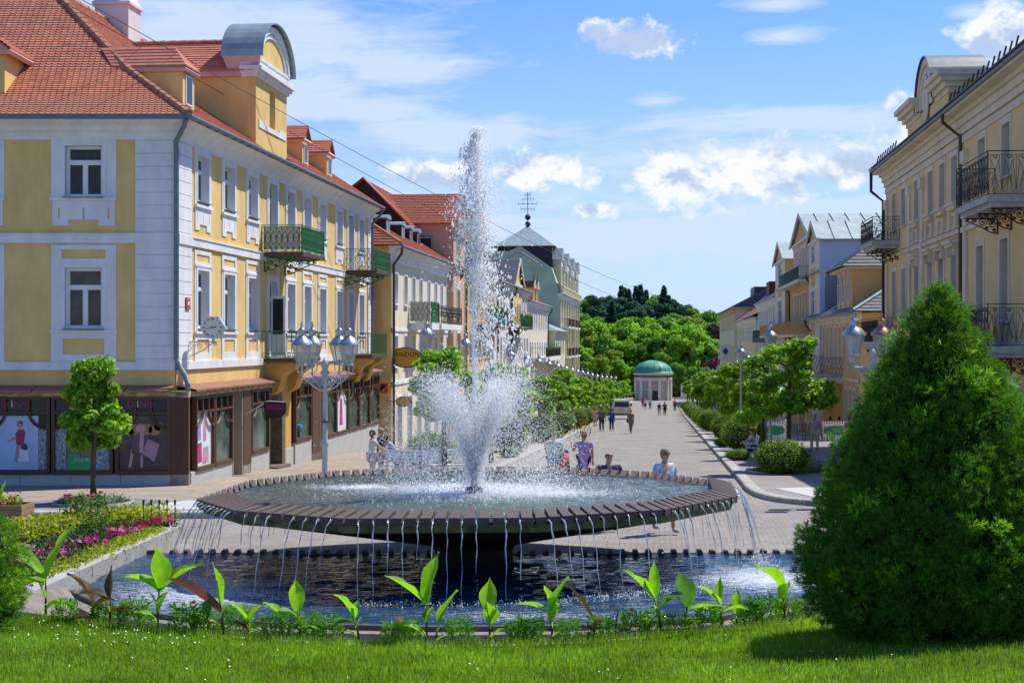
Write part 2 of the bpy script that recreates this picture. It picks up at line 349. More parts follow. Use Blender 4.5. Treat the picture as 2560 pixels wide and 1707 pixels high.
# kerb stones, one by one along both kerbs
KERB = mat('kerb_granite', (.40, .38, .35), .8, .3, .25, 5, .3, 60, island=.12)
def kerbs(path, name, label, side, n_single=150, L=1.0, w=.30):
    root = thing(name, label, 'kerb')
    pts = [Vector((x, y, 0)) for x, y in path]; out = []; d = 0; i = 0; pos = pts[0]; acc = []
    seg = [(pts[k + 1] - pts[k]).length for k in range(len(pts) - 1)]; tot = sum(seg)
    def at(q):
        k = 0
        while k < len(seg) - 1 and q > seg[k]: q -= seg[k]; k += 1
        return pts[k] + (pts[k + 1] - pts[k]) * (q / seg[k])
    q = 0; rest = MB(); k = 0
    while q + L < tot:
        a = at(q + .008); b = at(q + L - .008); t = (b - a).normalized(); nrm = Vector((-t.y, t.x, 0)) * side
        m = MB(); za = gz(a.y) + KH; zb = gz(b.y) + KH; e = .012 + rnd.random() * .004
        def P(p, o, z): v = p + nrm * o; return (v.x, v.y, z)
        vs = [P(a, -.02, za - .14), P(b, -.02, zb - .14), P(b, w, zb - .14), P(a, w, za - .14), P(a, -.02, za + e - .02), P(b, -.02, zb + e - .02), P(b, w, zb + e), P(a, w, za + e), P(a, .01, za + e), P(b, .01, zb + e)]
        fs = [(0, 1, 5, 4), (4, 5, 9, 8), (8, 9, 6, 7), (2, 3, 7, 6), (1, 2, 6, 9, 5), (3, 0, 4, 8, 7)]
        if k < n_single: m.add(vs, fs); m.build('kerb_stone', KERB, root)
        else: rest.add(vs, fs)
        q += L; k += 1
    if rest.v: tag(rest.build('kerb_stone', KERB, root), kind='stuff')
kerbs(rk, 'kerb', 'pale granite kerb running along the right-hand pavement past the round bushes', -1)
kerbs(lk, 'kerb', 'pale granite kerb curving in front of the corner shop into the left-hand pavement', 1)
# light slab inset beside the tree ring, setts round it, slab at the right corner
slab = MB(); 
def flat(mb, poly, dz, mi=0): mb.poly([(x, y, gz(y) + KH + dz) for x, y in poly], mi)
flat(slab, [(-8.75, 33.1), (-5.2, 33.1), (-5.6, 35.9), (-7.9, 35.9)], .008)
o = slab.build('paving_slab', mat('pale_concrete_slab', (.50, .50, .485), .8, .25, .12, 1.5)); tag(o, kind='structure')
sl2 = MB(); flat(sl2, [(7.6, 36.6), (8.9, 35.3), (14, 32.8), (16, 36), (12, 40), (9.4, 41.5), (7.2, 40.5)], .008); tag(sl2.build('paving_slab', MATS['pale_concrete_slab']), kind='structure')
ring = MB(); flat(ring, [(-9.9 + 1.75 * math.cos(a), 35.0 + 1.75 * math.sin(a)) for a in np.linspace(0, 2 * math.pi, 33)[:-1]], .004)
tag(ring.build('sett_paving', SETT), kind='structure')

# ---------------------------------------------------------------- facade generator
def relief(mb, x0, x1, z0, z1, regions, base=(0, 0), reveal_mi=None):
    """wall in local x,z (y = -depth): regions (x0,x1,z0,z1,d,mi); mi = -1 cuts a hole whose reveals go back to -d"""
    X = sorted({round(v, 4) for r in regions for v in r[:2] if x0 < v < x1} | {x0, x1}); Z = sorted({round(v, 4) for r in regions for v in r[2:4] if z0 < v < z1} | {z0, z1})
    nx, nz = len(X) - 1, len(Z) - 1
    D = np.full((nx, nz), float(base[0])); Mi = np.full((nx, nz), base[1], int)
    cx = np.array([(X[i] + X[i + 1]) / 2 for i in range(nx)]); cz = np.array([(Z[j] + Z[j + 1]) / 2 for j in range(nz)])
    for (a, b, c, d, dep, mi) in regions:
        ix = (cx > a) & (cx < b); iz = (cz > c) & (cz < d)
        if mi == -2: D[np.ix_(ix, iz)] = np.where(Mi[np.ix_(ix, iz)] >= 0, D[np.ix_(ix, iz)] + dep, D[np.ix_(ix, iz)]); continue
        D[np.ix_(ix, iz)] = dep; Mi[np.ix_(ix, iz)] = mi
    # merge runs along z of equal cells
    for i in range(nx):
        j = 0
        while j < nz:
            k = j
            while k + 1 < nz and D[i, k + 1] == D[i, j] and Mi[i, k + 1] == Mi[i, j]: k += 1
            if Mi[i, j] >= 0:
                y = -D[i, j]; mb.quad((X[i], y, Z[j]), (X[i + 1], y, Z[j]), (X[i + 1], y, Z[k + 1]), (X[i], y, Z[k + 1]), int(Mi[i, j]))
            j = k + 1
    rm = reveal_mi
    def side(d1, m1, d2, m2, pts):
        if abs(d1 - d2) < 1e-6: return
        if m1 < 0 and m2 < 0: return
        if m1 < 0 or m2 < 0: mi = rm if rm is not None else max(m1, m2)
        else: mi = m1 if d1 > d2 else m2
        mb.quad(*[(p[0], -dd, p[1]) for p, dd in pts], int(mi))
    for i in range(nx + 1):
        for j in range(nz):
            if i == 0 or i == nx:
                continue
            d1, m1, d2, m2 = D[i - 1, j], Mi[i - 1, j], D[i, j], Mi[i, j]
            side(d1, m1, d2, m2, [((X[i], Z[j]), d1), ((X[i], Z[j]), d2), ((X[i], Z[j + 1]), d2), ((X[i], Z[j + 1]), d1)])
    for j in range(1, nz):
        for i in range(nx):
            d1, m1, d2, m2 = D[i, j - 1], Mi[i, j - 1], D[i, j], Mi[i, j]
            side(d1, m1, d2, m2, [((X[i], Z[j]), d1), ((X[i + 1], Z[j]), d1), ((X[i + 1], Z[j]), d2), ((X[i], Z[j]), d2)])

WCACHE = {}
def win_meshes(w, h, style, fm, gm):
    key = (round(w, 2), round(h, 2), style, fm.name, gm.name)
    if key in WCACHE: return WCACHE[key]
    f = MB(); t = .06; m = .045; panes = []
    if style in ('cas', 'fine', 'door', 'bay'):
        f.box(0, t, 0, .07, 0, h); f.box(w - t, w, 0, .07, 0, h); f.box(t, w - t, 0, .07, 0, t); f.box(t, w - t, 0, .07, h - t, h)
        zt = h * (.68 if style != 'door' else .76); f.box(t, w - t, -.012, .07, zt - .04, zt + .04)
        cx = w / 2; zl = t
        if style == 'door': zl = h * .30; f.box(t, w - t, .01, .06, t, zl)
        f.box(cx - .045, cx + .045, -.01, .07, zl, zt - .04)
        panes = [(t, cx - .045, zl, zt - .04), (cx + .045, w - t, zl, zt - .04), (t, w - t, zt + .04, h - t)]
        for (a, b, c, d) in panes:
            f.box(a, a + .03, .005, .05, c, d); f.box(b - .03, b, .005, .05, c, d); f.box(a + .03, b - .03, .005, .05, c, c + .03); f.box(a + .03, b - .03, .005, .05, d - .03, d)
    elif style == 'plain':
        f.box(0, t, 0, .05, 0, h); f.box(w - t, w, 0, .05, 0, h); f.box(t, w - t, 0, .05, 0, t); f.box(t, w - t, 0, .05, h - t, h); f.box(t, w - t, -.01, .05, h * .66, h * .66 + .07); f.box(w / 2 - .035, w / 2 + .035, -.01, .05, t, h * .66)
        panes = [(t, w - t, t, h - t)]
    elif style == 'shop':
        panes = [(0, w, 0, h)]; f.box(0, .04, 0, .04, 0, h); f.box(w - .04, w, 0, .04, 0, h); f.box(.04, w - .04, 0, .04, 0, .04); f.box(.04, w - .04, 0, .04, h - .04, h)
    pm = []
    for (a, b, c, d) in panes:
        q = MB(); q.box(0, b - a, 0, .008, 0, d - c); pm.append(((a, .035 if style != 'plain' else .03, c), q.mesh('pane', gm)))
    WCACHE[key] = (f.mesh('window', fm), pm); return WCACHE[key]
def window(root, F, x0, x1, z0, z1, rec=.22, style='cas', fm=None, gm=None, curtain=False, name='window'):
    fm = fm or WFRAME; gm = gm or GLASS
    me, pm = win_meshes(x1 - x0, z1 - z0, style, fm, gm)
    o = put(name, me, root, F @ Matrix.Translation((x0, rec, z0)))
    for (p, q) in pm: put('pane', q, o, Matrix.Translation(p))
    return o

def spiral(r, turns=1.3, n=16, c=(0, 0), flip=1, ph=0):
    return [(c[0] + flip * r * (1 - i / n * .75) * math.cos(ph + turns * 2 * math.pi * i / n), c[1] + r * (1 - i / n * .75) * math.sin(ph + turns * 2 * math.pi * i / n)) for i in range(n + 1)]
def railing(mb, L, H, pat, lod=1):
    """railing in local x,z, y = 0"""
    th = .012 if lod else .016; q = lambda pts, r=None, n=3: mb.tube([(a, 0, b) for a, b in pts], r or th * .75, n, 0, False)
    mb.box(0, L, -.018, .018, H - .025, H); mb.box(0, L, -.012, .012, .03, .05)
    for x in (0, L): mb.box(x - .015, x + .015, -.015, .015, 0, H)
    def circ(cx, cz, r, n=10): q([(cx + r * math.cos(2 * math.pi * i / n), cz + r * math.sin(2 * math.pi * i / n)) for i in range(n + 1)])
    if pat == 'bars':
        n = max(2, int(L / .12))
        for i in range(1, n): mb.box(L * i / n - .007, L * i / n + .007, -.007, .007, .05, H - .02)
    elif pat == 'arch':
        n = max(2, int(L / .17)); w = L / n; mb.box(0, L, -.01, .01, .17, .185)
        for i in range(n):
            x = i * w; q([(x, .19), (x, H - .16)] + [(x + w / 2 - w / 2 * math.cos(a), H - .16 + w * .75 * math.sin(a)) for a in (.4, .8, 1.2, 1.57, 1.95, 2.35, 2.75)] + [(x + w, H - .16), (x + w, .19)]); circ(x + w / 2, .11, .055, 8)
    elif pat == 'scroll':
        n = max(2, int(L / .2)); w = L / n; mb.box(0, L, -.009, .009, H * .5, H * .5 + .012)
        for i in range(n):
            x = i * w; mb.box(x + w / 2 - .006, x + w / 2 + .006, -.006, .006, .05, H - .02)
            q([(x + w / 2 + a - 0, H - .12 + b) for a, b in spiral(.075, 1.4, 12)]); q([(x + w / 2 + a, .13 + b) for a, b in spiral(.07, 1.4, 12)])
            q([(x, .2), (x + w / 2, H * .5), (x, H - .2)]); q([(x + w, .2), (x + w / 2, H * .5), (x + w, H - .2)])
            q([(x + w / 2 + a, H * .55 + b) for a, b in spiral(.045, 1, 8)])
    elif pat == 'lyre':
        n = max(1, int(L / .42)); w = L / n; mb.box(0, L, -.009, .009, H - .13, H - .118)
        for i in range(n):
            x = i * w; c = x + w / 2
            for sg in (-1, 1):
                q([(c, H - .24)] + [(c + sg * w * a, b) for a, b in ((.16, H - .15), (.3, H - .16), (.34, H - .28), (.26, H - .36), (.42, H * .34), (.46, .22), (.36, .10), (.2, .10), (.1, .2), (.16, .28), (.04, .52))])
            circ(c, H - .19, .05, 8); q([(x, H - .13), (x, .05)]); q([(c - w * .24, H - .3), (c + w * .3, .2)]); q([(c + w * .24, H - .3), (c - w * .3, .2)])
    elif pat == 'mesh':
        n = max(2, int(L / .2)); w = L / n
        for i in range(n):
            x = i * w; q([(x + w / 2 + w / 2 * math.sin(a) , .05 + (H - .08) * a / 6.28) for a in np.linspace(0, 6.28, 9)]); q([(x + w / 2 - w / 2 * math.sin(a), .05 + (H - .08) * a / 6.28) for a in np.linspace(0, 6.28, 9)])
def bracket(mb, D, H, th=.02):
    """scrolled cast bracket in local y (outwards -y), z below 0"""
    q = lambda pts, r: mb.tube([(0, -a, b) for a, b in pts], r, 4, 0, False)
    mb.box(-.025, .025, -D, 0, -.04, 0); mb.box(-.025, .025, -.05, 0, -H, 0)
    q([(0, -H + .03), (D * .25, -H * .85), (D * .5, -H * .55), (D * .8, -H * .3), (D, -.08)], th)
    for (cx, cz, r, f) in ((.2, .36, .30, 1), (.48, .26, .23, -1), (.74, .15, .14, 1), (.12, .75, .12, 1), (.36, .62, .11, -1), (.92, .1, .07, 1)):
        q([(D * cx + a * 1.0, -H * cz + b) for a, b in spiral(H * r, 1.5, 16, flip=f)], th * .8)
        mb.ball((0, -D * cx, -H * cz), H * r * .28, 6)
def balcony(root, F, x0, x1, D, z, H, pat, rm, slab_m, sl=.16, brk=None, brm=None, screen=None, side_screen=None, under=0):
    """part balcony (slab) > railing, bracket, screen"""
    s = MB(); s.box(x0, x1, -D, 0, z - sl, z)
    if under: s.box(x0 + .12, x1 - .12, -D + .15, 0, z - sl - under, z - sl)
    b = s.build('balcony', slab_m, root, M=F)
    r = MB(); railing(r, x1 - x0 - .06, H, pat); r.build('railing', rm, b, M=Matrix.Translation((x0 + .03, -D + .04, z)))
    for x in (x0 + .03, x1 - .03):
        r = MB(); railing(r, D - .04, H, pat); r.build('railing', rm, b, M=Matrix.Translation((x, -D + .04, z)) @ Matrix.Rotation(R(90), 4, 'Z'))
    if brk:
        for x in brk:
            r = MB(); bracket(r, D * .82, .55); r.build('bracket', brm or rm, b, M=Matrix.Translation((x, 0, z - sl - under)))
    if screen:
        q = MB(); q.box(x0 + .06, x1 - .06, -D + .065, -D + .075, z + .08, z + H - .05); q.build('screen', screen, b)
    if side_screen:
        for x in (x0, ): q = MB(); q.box(x + .06, x + .07, -D + .1, -.05, z + .08, z + H - .05); q.build('screen', side_screen, b)
    return b
# ---------------------------------------------------------------- yellow corner building, left
LB = thing('corner_building', 'yellow and white three-storey corner building with red tiled roof, green balconies and brown shopfront', 'building', T(-9.6, 42.2, gz(42)))
LBI = LB.matrix_world.inverted()
FS = LBI @ frame_left(41.2, -12.2)                    # street side wall
FF = LBI @ T(-22.6, 42.2, 0)                           # wall facing the square, corner at local x = 13.0
W = 28.3
wx = [1.85, 4.56, 7.28, 9.9, 12.43, 15.0, 17.57, 20.71, 23.05, 25.34]; ww = 1.1
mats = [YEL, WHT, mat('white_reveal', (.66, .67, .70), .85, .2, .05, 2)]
def ground_regions(W, q0, q1): 
    rg = [(0, W, 6.5, 6.74, .07, 1), (0, W, 6.74, 6.78, .10, 1), (0, W, 2.89, 3.12, .07, 1), (0, W, 9.44, 9.7, .05, 1)]
    for a, b in ((0, q0), (W - q1, W)):
        if b - a < .01: continue
        rg.append((a, b, 3.12, 9.44, .05, 1))
        for k in range(8): rg.append((a, b, 6.82 + .37 * k, 6.84 + .37 * k, .025, 1))
        for k in range(9): rg.append((a, b, 3.2 + .37 * k, 3.22 + .37 * k, .025, 1))
        rg.append((a, b, 6.5, 6.78, .09, 1))
    return rg
def upper_win(rg, a, b, door=False):
    rg += [(a - .24, b + .24, 7.78 if not door else 6.78, 9.44, .03, 1), (a - .1, b + .1, 7.86 if not door else 6.85, 9.34, .045, 1)]
    if not door:
        rg += [(a - .26, b + .26, 7.70, 7.78, .09, 1), (a - .2, b + .2, 7.02, 7.70, .03, 1), (a + .22, b - .22, 7.02, 7.2, 0, 0)]
        for c in (a - .04, (a + b) / 2 - .02, b + .0): rg.append((c, c + .045, 7.24, 7.55, 0, 0))
def lower_win(rg, a, b, door=False):
    rg += [(a - .26, b + .26, 3.12, 6.42, .03, 1), (a - .26, b + .26, 5.93, 6.0, .06, 1), (a - .06, b + .06, 6.08, 6.30, 0, 0), (a - .12, b + .12, 4.0, 5.92, .045, 1)]
    if not door: rg += [(a - .28, b + .28, 3.93, 4.01, .09, 1), (a - .02, b + .02, 3.36, 3.76, 0, 0)]
rg = ground_regions(W, 1.25, 1.0); holes = []
for i, a in enumerate(wx):
    b = a + ww; d = i in (3, 8)
    upper_win(rg, a, b, d); lower_win(rg, a, b, d)
    holes.append((a, b, 6.86 if d else 7.88, 9.26, 'door' if d else 'cas')); holes.append((a, b, 3.15 if d else 4.09, 5.83, 'door' if d else 'cas'))
for (a, b, c, d, st) in holes: rg.append((a, b, c, d, -.17, -1))
m = MB(); relief(m, 0, W, 2.2, 10.0, rg, (0, 0), 2)
m.quad((W, 0, -2), (W, 13, -2), (W, 13, 10), (W, 0, 10), 0)
m.build('wall', mats, LB, M=FS)
for (a, b, c, d, st) in holes:
    window(LB, FS, a, b, c, d, .165, st)
    if st == 'cas':
        q = MB(); q.box(a - .04, b + .04, -.12, .16, c - .03, c - .005); q.build('sill', GUT, LB, M=FS)
# front wall
rg = ground_regions(13.0, 0, 1.13); holes = []
for cx in (-12.21, -15.4, -18.6, -21.3):
    a = cx + 22.6 - .53; b = a + 1.06
    if a < .3: continue
    upper_win(rg, a, b); lower_win(rg, a, b); holes += [(a, b, 7.82, 9.28), (a, b, 4.07, 5.80)]
    rg += [(a - .4, b + .4, 7.8, 9.46, .03, 1), (a - .12, b + .12, 7.80, 9.34, .045, 1), (a - .4, b + .4, 3.12, 6.46, .03, 1), (a - .12, b + .12, 4.0, 5.92, .045, 1), (a - .1, b + .1, 6.06, 6.32, 0, 0), (a - .06, b + .06, 3.34, 3.78, 0, 0), (a - .42, b + .42, 7.70, 7.8, .09, 1), (a - .42, b + .42, 3.94, 4.02, .07, 1), (a - .36, b + .36, 7.0, 7.7, .03, 1), (a + .1, b - .1, 6.96, 7.16, 0, 0)]
    for c in (a - .2, (a + b) / 2 - .025, b + .15): rg.append((c, c + .055, 7.18, 7.5, 0, 0))
for (a, b, c, d) in holes: rg.append((a, b, c, d, -.15, -1))
m = MB(); relief(m, 0, 13.0, 2.2, 10.0, rg, (0, 0), 2); m.build('wall', mats, LB, M=FF)
NETC = mat('glass_with_curtain', (.03, .038, .028), .1, .3, .6, 5, stretch=(5, 1, .6)); REFL = mat('glass_painted_reflection', (.10, .065, .05), .12, .35, .85, 1.6, vcol=(.02, .025, .03), stretch=(1, 1, 1))  # REFL: brown mottling is a reflection put into the glass colour
for (a, b, c, d) in holes:
    window(LB, FF, a, b, c, d, .16, 'cas', gm=NETC if c > 6 else REFL)
    q = MB(); q.box(a - .06, b + .06, -.14, .12, c - .035, c - .006); q.build('sill', GUT, LB, M=FF)
# cornice + gutter + roof -------------------------------------------------
EC = Vector((-9.3, 41.7, 10.08))                      # eave corner
us = Vector((UX, UY, 0)); ns = Vector((-UY, UX, 0)); uf = Vector((-1, 0, 0)); nf = Vector((0, 1, 0))
prof = [(.55, 10.02), (.55, 9.94), (.47, 9.9), (.40, 9.86), (.34, 9.84), (.26, 9.78), (.2, 9.68), (.12, 9.62), (.08, 9.55), (.04, 9.5)]
cr = MB()
wc = Vector((-9.6, 42.2, 0)); hipd = (us * -1).normalized()
def corner_pt(o, z):  # offset outwards from both walls
    # wall lines: side: n = -ns ; front: n = -nf ; solve p with (p-wc).(-ns)=o and (p-wc).(-nf)=o
    A = np.array([[-ns.x, -ns.y], [-nf.x, -nf.y]]); p = np.linalg.solve(A, [o, o]); return Vector((wc.x + p[0], wc.y + p[1], z))
P0 = [wc + us * (W + .0) - ns * o + Vector((0, 0, z)) for o, z in prof]; P1 = [corner_pt(o, z) for o, z in prof]; P2 = [wc + uf * 13 - nf * o + Vector((0, 0, z)) for o, z in prof]
for i in range(len(prof) - 1): cr.quad(P0[i], P0[i + 1], P1[i + 1], P1[i]); cr.quad(P1[i], P1[i + 1], P2[i + 1], P2[i])
cr.poly(P0 + [wc + us * W + Vector((0, 0, 9.5)), wc + us * W + Vector((0, 0, 10.02))])
cr.build('cornice', WHT, LB, M=LBI)
gp = [wc + us * (W + .1) - ns * .62 + Vector((0, 0, 10.03)), corner_pt(.62, 10.03), wc + uf * 13 - nf * .62 + Vector((0, 0, 10.03))]
gm = MB(); gm.tube(gp, .075, 8); 
for k in range(34): p = wc + us * (k * .85 + .3) - ns * .62; gm.box(p.x - .09, p.x + .09, p.y - .015, p.y + .015, 9.94, 9.965)
gm.build('gutter', GUT, LB, M=LBI)
def rise(h): return .654 * h if h < 2.6 else 1.7 + (h - 2.6) * .86
cpos = corner_pt(.55, 10.08)
def plane_pts(u, n, h, along, z=0): p = cpos + n * 0
# distances: side h along ns, front h along nf
def on_side(a, h, dz=0): return cpos + us * a + ns * h + Vector((0, 0, rise(h) + dz))
def on_front(a, h, dz=0): return cpos + uf * a + nf * h + Vector((0, 0, rise(h) + dz))
# hip: point where both distances equal h
def hip(h):
    A = np.array([[ns.x, ns.y], [nf.x, nf.y]]); p = np.linalg.solve(A, [h, h]); return Vector((cpos.x + p[0], cpos.y + p[1], cpos.z + rise(h)))
HR = 6.5; Ls = W + .3
rf = MB(); dn = Vector((0, 0, -.05))
for h0, h1 in ((0, 2.6), (2.6, HR)):
    rf.quad(hip(h0) + dn, on_side(Ls, h0) + dn, on_side(Ls, h1) + dn, hip(h1) + dn); rf.quad(on_front(13, h0) + dn, hip(h0) + dn, hip(h1) + dn, on_front(13, h1) + dn)
rd = on_side(Ls, HR); bk = ns * 6.5
rf.quad(hip(HR) + dn, rd + dn, rd + bk + Vector((0, 0, -4.9)), hip(HR) + bk + Vector((0, 0, -4.9)))
rf.quad(on_front(13, HR) + dn, hip(HR) + dn, hip(HR) + bk + Vector((0, 0, -4.9)), on_front(13, HR) + bk + Vector((0, 0, -4.9)))
rf.poly([on_side(Ls, 0) + dn, on_side(Ls, 2.6) + dn, rd + dn, rd + bk + Vector((0, 0, -4.9))])
roof = rf.build('roof', TILE_D, LB, M=LBI)
# beaver-tail tiles laid course by course
tw, ex = .18, .150
tm = MB(); r_ = tw / 2 - .004
bot = [(r_ * math.cos(a), -.02 + .055 * (math.sin(a))) for a in np.linspace(math.pi, 2 * math.pi, 6)]
outl = [(x, y, .052) for x, y in bot] + [(r_, ex + .03, .010), (-r_, ex + .03, .010)]
tm.poly(outl); tm.add([(x, y, .052) for x, y in bot] + [(x, y, .004) for x, y in bot], [(i, i + 6, i + 7, i + 1) for i in range(5)])
TM = tm.mesh('tile', TILE); tv = np.array([v.co[:] for v in TM.vertices]); 
places = []
def lay(u, n, pt, a_start, a_end, hmax, skip=None):
    d = 0.0; k = 0
    h = 0.04
    while h < hmax - .05:
        sl = .654 if h < 2.6 else .86; al = math.atan(sl); dh = ex * math.cos(al)
        a = a_start(h) + (tw / 2 if k % 2 else 0); e = a_end(h)
        up = (n * math.cos(al) + Vector((0, 0, math.sin(al)))); nn = u.cross(up); 
        if nn.z < 0: nn = -nn
        xx = up.cross(nn)
        while a < e:
            p = pt(a, h)
            if not (skip and skip(a, h)):
                j = rnd.uniform(-.006, .006); places.append((p + up * j, xx, up, nn))
            a += tw
        h += dh; k += 1
hs0 = lambda h: (hip(h) - on_side(0, h)).dot(us) + .12
hf0 = lambda h: (hip(h) - on_front(0, h)).dot(uf) + .12
def skip_side(a, h): return (2.4 < a < 3.6 and .9 < h < 2.6) or (8.2 < a < 12.2 and h < 4.4)
lay(us, ns, on_side, hs0, lambda h: Ls, HR, skip_side); lay(uf, nf, on_front, hf0, lambda h: 9.5, HR)
C0 = Vector((0, 0, 3.7)); places.sort(key=lambda q: (q[0] - C0).length)
for (p, xx, up, nn) in places[:300]:
    put('tile', TM, roof, Matrix(((xx.x, up.x, nn.x, p.x), (xx.y, up.y, nn.y, p.y), (xx.z, up.z, nn.z, p.z), (0, 0, 0, 1))))
pl = places[300:]; 
Rm = np.array([[list(q[1]), list(q[2]), list(q[3])] for q in pl]); Pm = np.array([list(q[0]) for q in pl])
VV = np.einsum('vi,nij->nvj', tv, Rm) + Pm[:, None, :]; VV = VV.reshape(-1, 3)
# triangulate/quads: fan of the outline + lip quads, all quads
nv = len(tv); base = np.arange(len(pl)) * nv
fq = [(0, 1, 6, 7), (1, 2, 5, 6), (2, 3, 4, 5), (8, 14, 15, 9), (9, 15, 16, 10), (10, 16, 17, 11), (11, 17, 18, 12), (12, 18, 19, 13)]
FQ = (base[:, None, None] + np.array(fq)[None]).reshape(-1, 4)
tag(bulk('roof_tile', VV, FQ, TILE, roof), kind='stuff')
# hip and ridge caps
def caps(a, b, r=.13, L=.36, par=None, name='ridge_tile', f=None):
    f = f or (lambda x: a.lerp(b, x)); n = int((b - a).length / L)
    for k in range(n):
        p, q = f(k / n), f((k + 1.12) / n); m = MB(); m.tube([p, q], [r * 1.08, r * .88], 8); m.build(name, RIDGE, par or roof)
caps(hip(0), hip(HR), f=lambda x: hip(.02 + x * HR * 1) + Vector((0, 0, .02)))
caps(hip(HR), on_side(Ls, HR), L=.7)
# snow guards / lightning stubs along the ridge are tiny: skipped beyond 60 m
# dormers ---------------------------------------------------------------
def lcl(a, o, z): return cpos + us * a + ns * o + Vector((0, 0, z - 0))
def abs_side(a, o, z): v = cpos + us * a + ns * o; return Vector((v.x, v.y, z))
def dormer_small(a0, a1, o, z0, zE, zR, back, gable=True):
    r = MB(); y = lambda a, oo, z: abs_side(a, oo, z)
    w = [y(a0, o, z0), y(a1, o, z0), y(a1, o, zE), y(a0, o, zE)]
    mdl = (a0 + a1) / 2
    if gable: r.poly([w[0], w[1], w[2], y(mdl, o, zR - .06), w[3]])
    else: r.poly(w)
    for a in (a0, a1): r.poly([y(a, o, z0), y(a, o, zE), y(a, back, zE)])
    d = r.build('dormer', YEL, LB, M=LBI)
    rr = MB(); e = .12
    if gable:
        for sg, a in ((-1, a0 - e), (1, a1 + e)): rr.prism([y(a, o - .12, zE - .05), y(mdl, o - .12, zR), y(mdl, back + 1.2, zR), y(a, back + .35, zE - .05)], (0, 0, .06))
    else:
        A, B, C, D_ = y(a0 - e, o - .15, zE), y(a1 + e, o - .15, zE), y(a1 + e, back + .4, zE), y(a0 - e, back + .4, zE); r1, r2 = y(mdl, o + .45, zR), y(mdl, back + 1.0, zR)
        rr.poly([A, B, r1]); rr.poly([B, C, r2, r1]); rr.poly([D_, A, r1, r2])
    ro = rr.build('dormer_roof', TILE_D, d); 
    cc = MB(); cc.box(0, 1, 0, 1, 0, 1); 
    cm = MB(); pts = [y(a0 - .08, back + .3, zE - .06), y(a0 - .08, o - .1, zE - .06), y(a1 + .08, o - .1, zE - .06), y(a1 + .08, back + .3, zE - .06)]; cm.tube(pts, .085, 4); cm.build('dormer_cornice', mat('pale_pink_trim', (.66, .42, .36), .85, .2, .1, 3), d)
    # tiles on the dormer roof as real courses
    st = MB()
    def strip(p0, p1, q0, q1, n):
        for k in range(n):
            f0, f1 = k / n, (k + 1.12) / n; aL, aR = p0.lerp(q0, f0), p1.lerp(q1, f0); bL, bR = p0.lerp(q0, min(1, f1)), p1.lerp(q1, min(1, f1)); up = Vector((0, 0, .055))
            st.quad(aL + up, aR + up, bR + up * .5, bL + up * .5); st.quad(aL, aR, aR + up, aL + up)
    if gable:
        strip(y(a0 - e, o - .12, zE), y(a0 - e, back + .35, zE), y(mdl, o - .12, zR + .04), y(mdl, back + 1.2, zR + .04), 6); strip(y(a1 + e, back + .35, zE), y(a1 + e, o - .12, zE), y(mdl, back + 1.2, zR + .04), y(mdl, o - .12, zR + .04), 6)
    else:
        strip(D_, A, r2, r1, 6); strip(A, B, r1, r1, 6)
    tag(st.build('roof_tile', TILE, d), kind='stuff')
    base = y(a0, o, 0); Fd = Matrix(((us.x, ns.x, 0, base.x), (us.y, ns.y, 0, base.y), (0, 0, 1, 0), (0, 0, 0, 1)))
    wz = (z0 + .12, zE - .18); ww_ = a1 - a0
    q = MB(); q.box(ww_ * .22, ww_ * .78, -.03, .02, wz[0], wz[1]); q.build('window', WFRAME, d, M=Fd)
    q = MB(); q.box(ww_ * .28, ww_ * .48, -.04, -.03, wz[0] + .06, wz[1] - .06); q.box(ww_ * .52, ww_ * .72, -.04, -.03, wz[0] + .06, wz[1] - .06); q.build('pane', GLASS, d, M=Fd)
    return d
dormer_small(2.5, 3.6, 1.0, 10.7, 11.9, 12.6, 2.75, False)
dormer_small(17.2, 18.2, 1.0, 10.7, 11.75, 12.3, 2.3); dormer_small(21.5, 22.5, 1.0, 10.7, 11.75, 12.3, 2.3)
# dormer on the slope facing the square, only its right flank in view
def fr(a, h, z): v = cpos + uf * a + nf * h; return Vector((v.x, v.y, z))
r = MB(); a0 = 5.55; r.poly([fr(a0, 1.1, 10.75), fr(a0, 1.1, 12.1), fr(a0, 3.0, 12.1)]); r.quad(fr(a0, 1.1, 10.75), fr(a0 + 1.6, 1.1, 10.75), fr(a0 + 1.6, 1.1, 12.1), fr(a0, 1.1, 12.1)); d = r.build('dormer', YEL, LB, M=LBI)
r = MB(); r.poly([fr(a0 - .25, .85, 12.1), fr(a0 - .25, 3.4, 12.15), fr(a0 + .8, 4.2, 12.85), fr(a0 + .8, 1.5, 12.85)]); r.poly([fr(a0 - .25, .85, 12.1), fr(a0 + .8, 1.5, 12.85), fr(a0 + 1.85, .85, 12.1)]); r.build('dormer_roof', TILE_D, d)
r = MB(); r.tube([fr(a0 - .2, 3.2, 12.05), fr(a0 - .2, .9, 12.05), fr(a0 + 1.8, .9, 12.05)], .1, 4); r.build('dormer_cornice', MATS['pale_pink_trim'], d)
st = MB()
for k in range(8):
    f0, f1 = k / 8, (k + 1.1) / 8; A0, A1 = fr(a0 - .25, 3.4, 12.15), fr(a0 - .25, .85, 12.1); B0, B1 = fr(a0 + .8, 4.2, 12.85), fr(a0 + .8, 1.5, 12.85); u_ = Vector((0, 0, .05))
    st.quad(A0.lerp(B0, f0) + u_, A1.lerp(B1, f0) + u_, A1.lerp(B1, f1) + u_ * .4, A0.lerp(B0, f1) + u_ * .4); st.quad(A0.lerp(B0, f0), A1.lerp(B1, f0), A1.lerp(B1, f0) + u_, A0.lerp(B0, f0) + u_)
tag(st.build('roof_tile', TILE, d), kind='stuff')
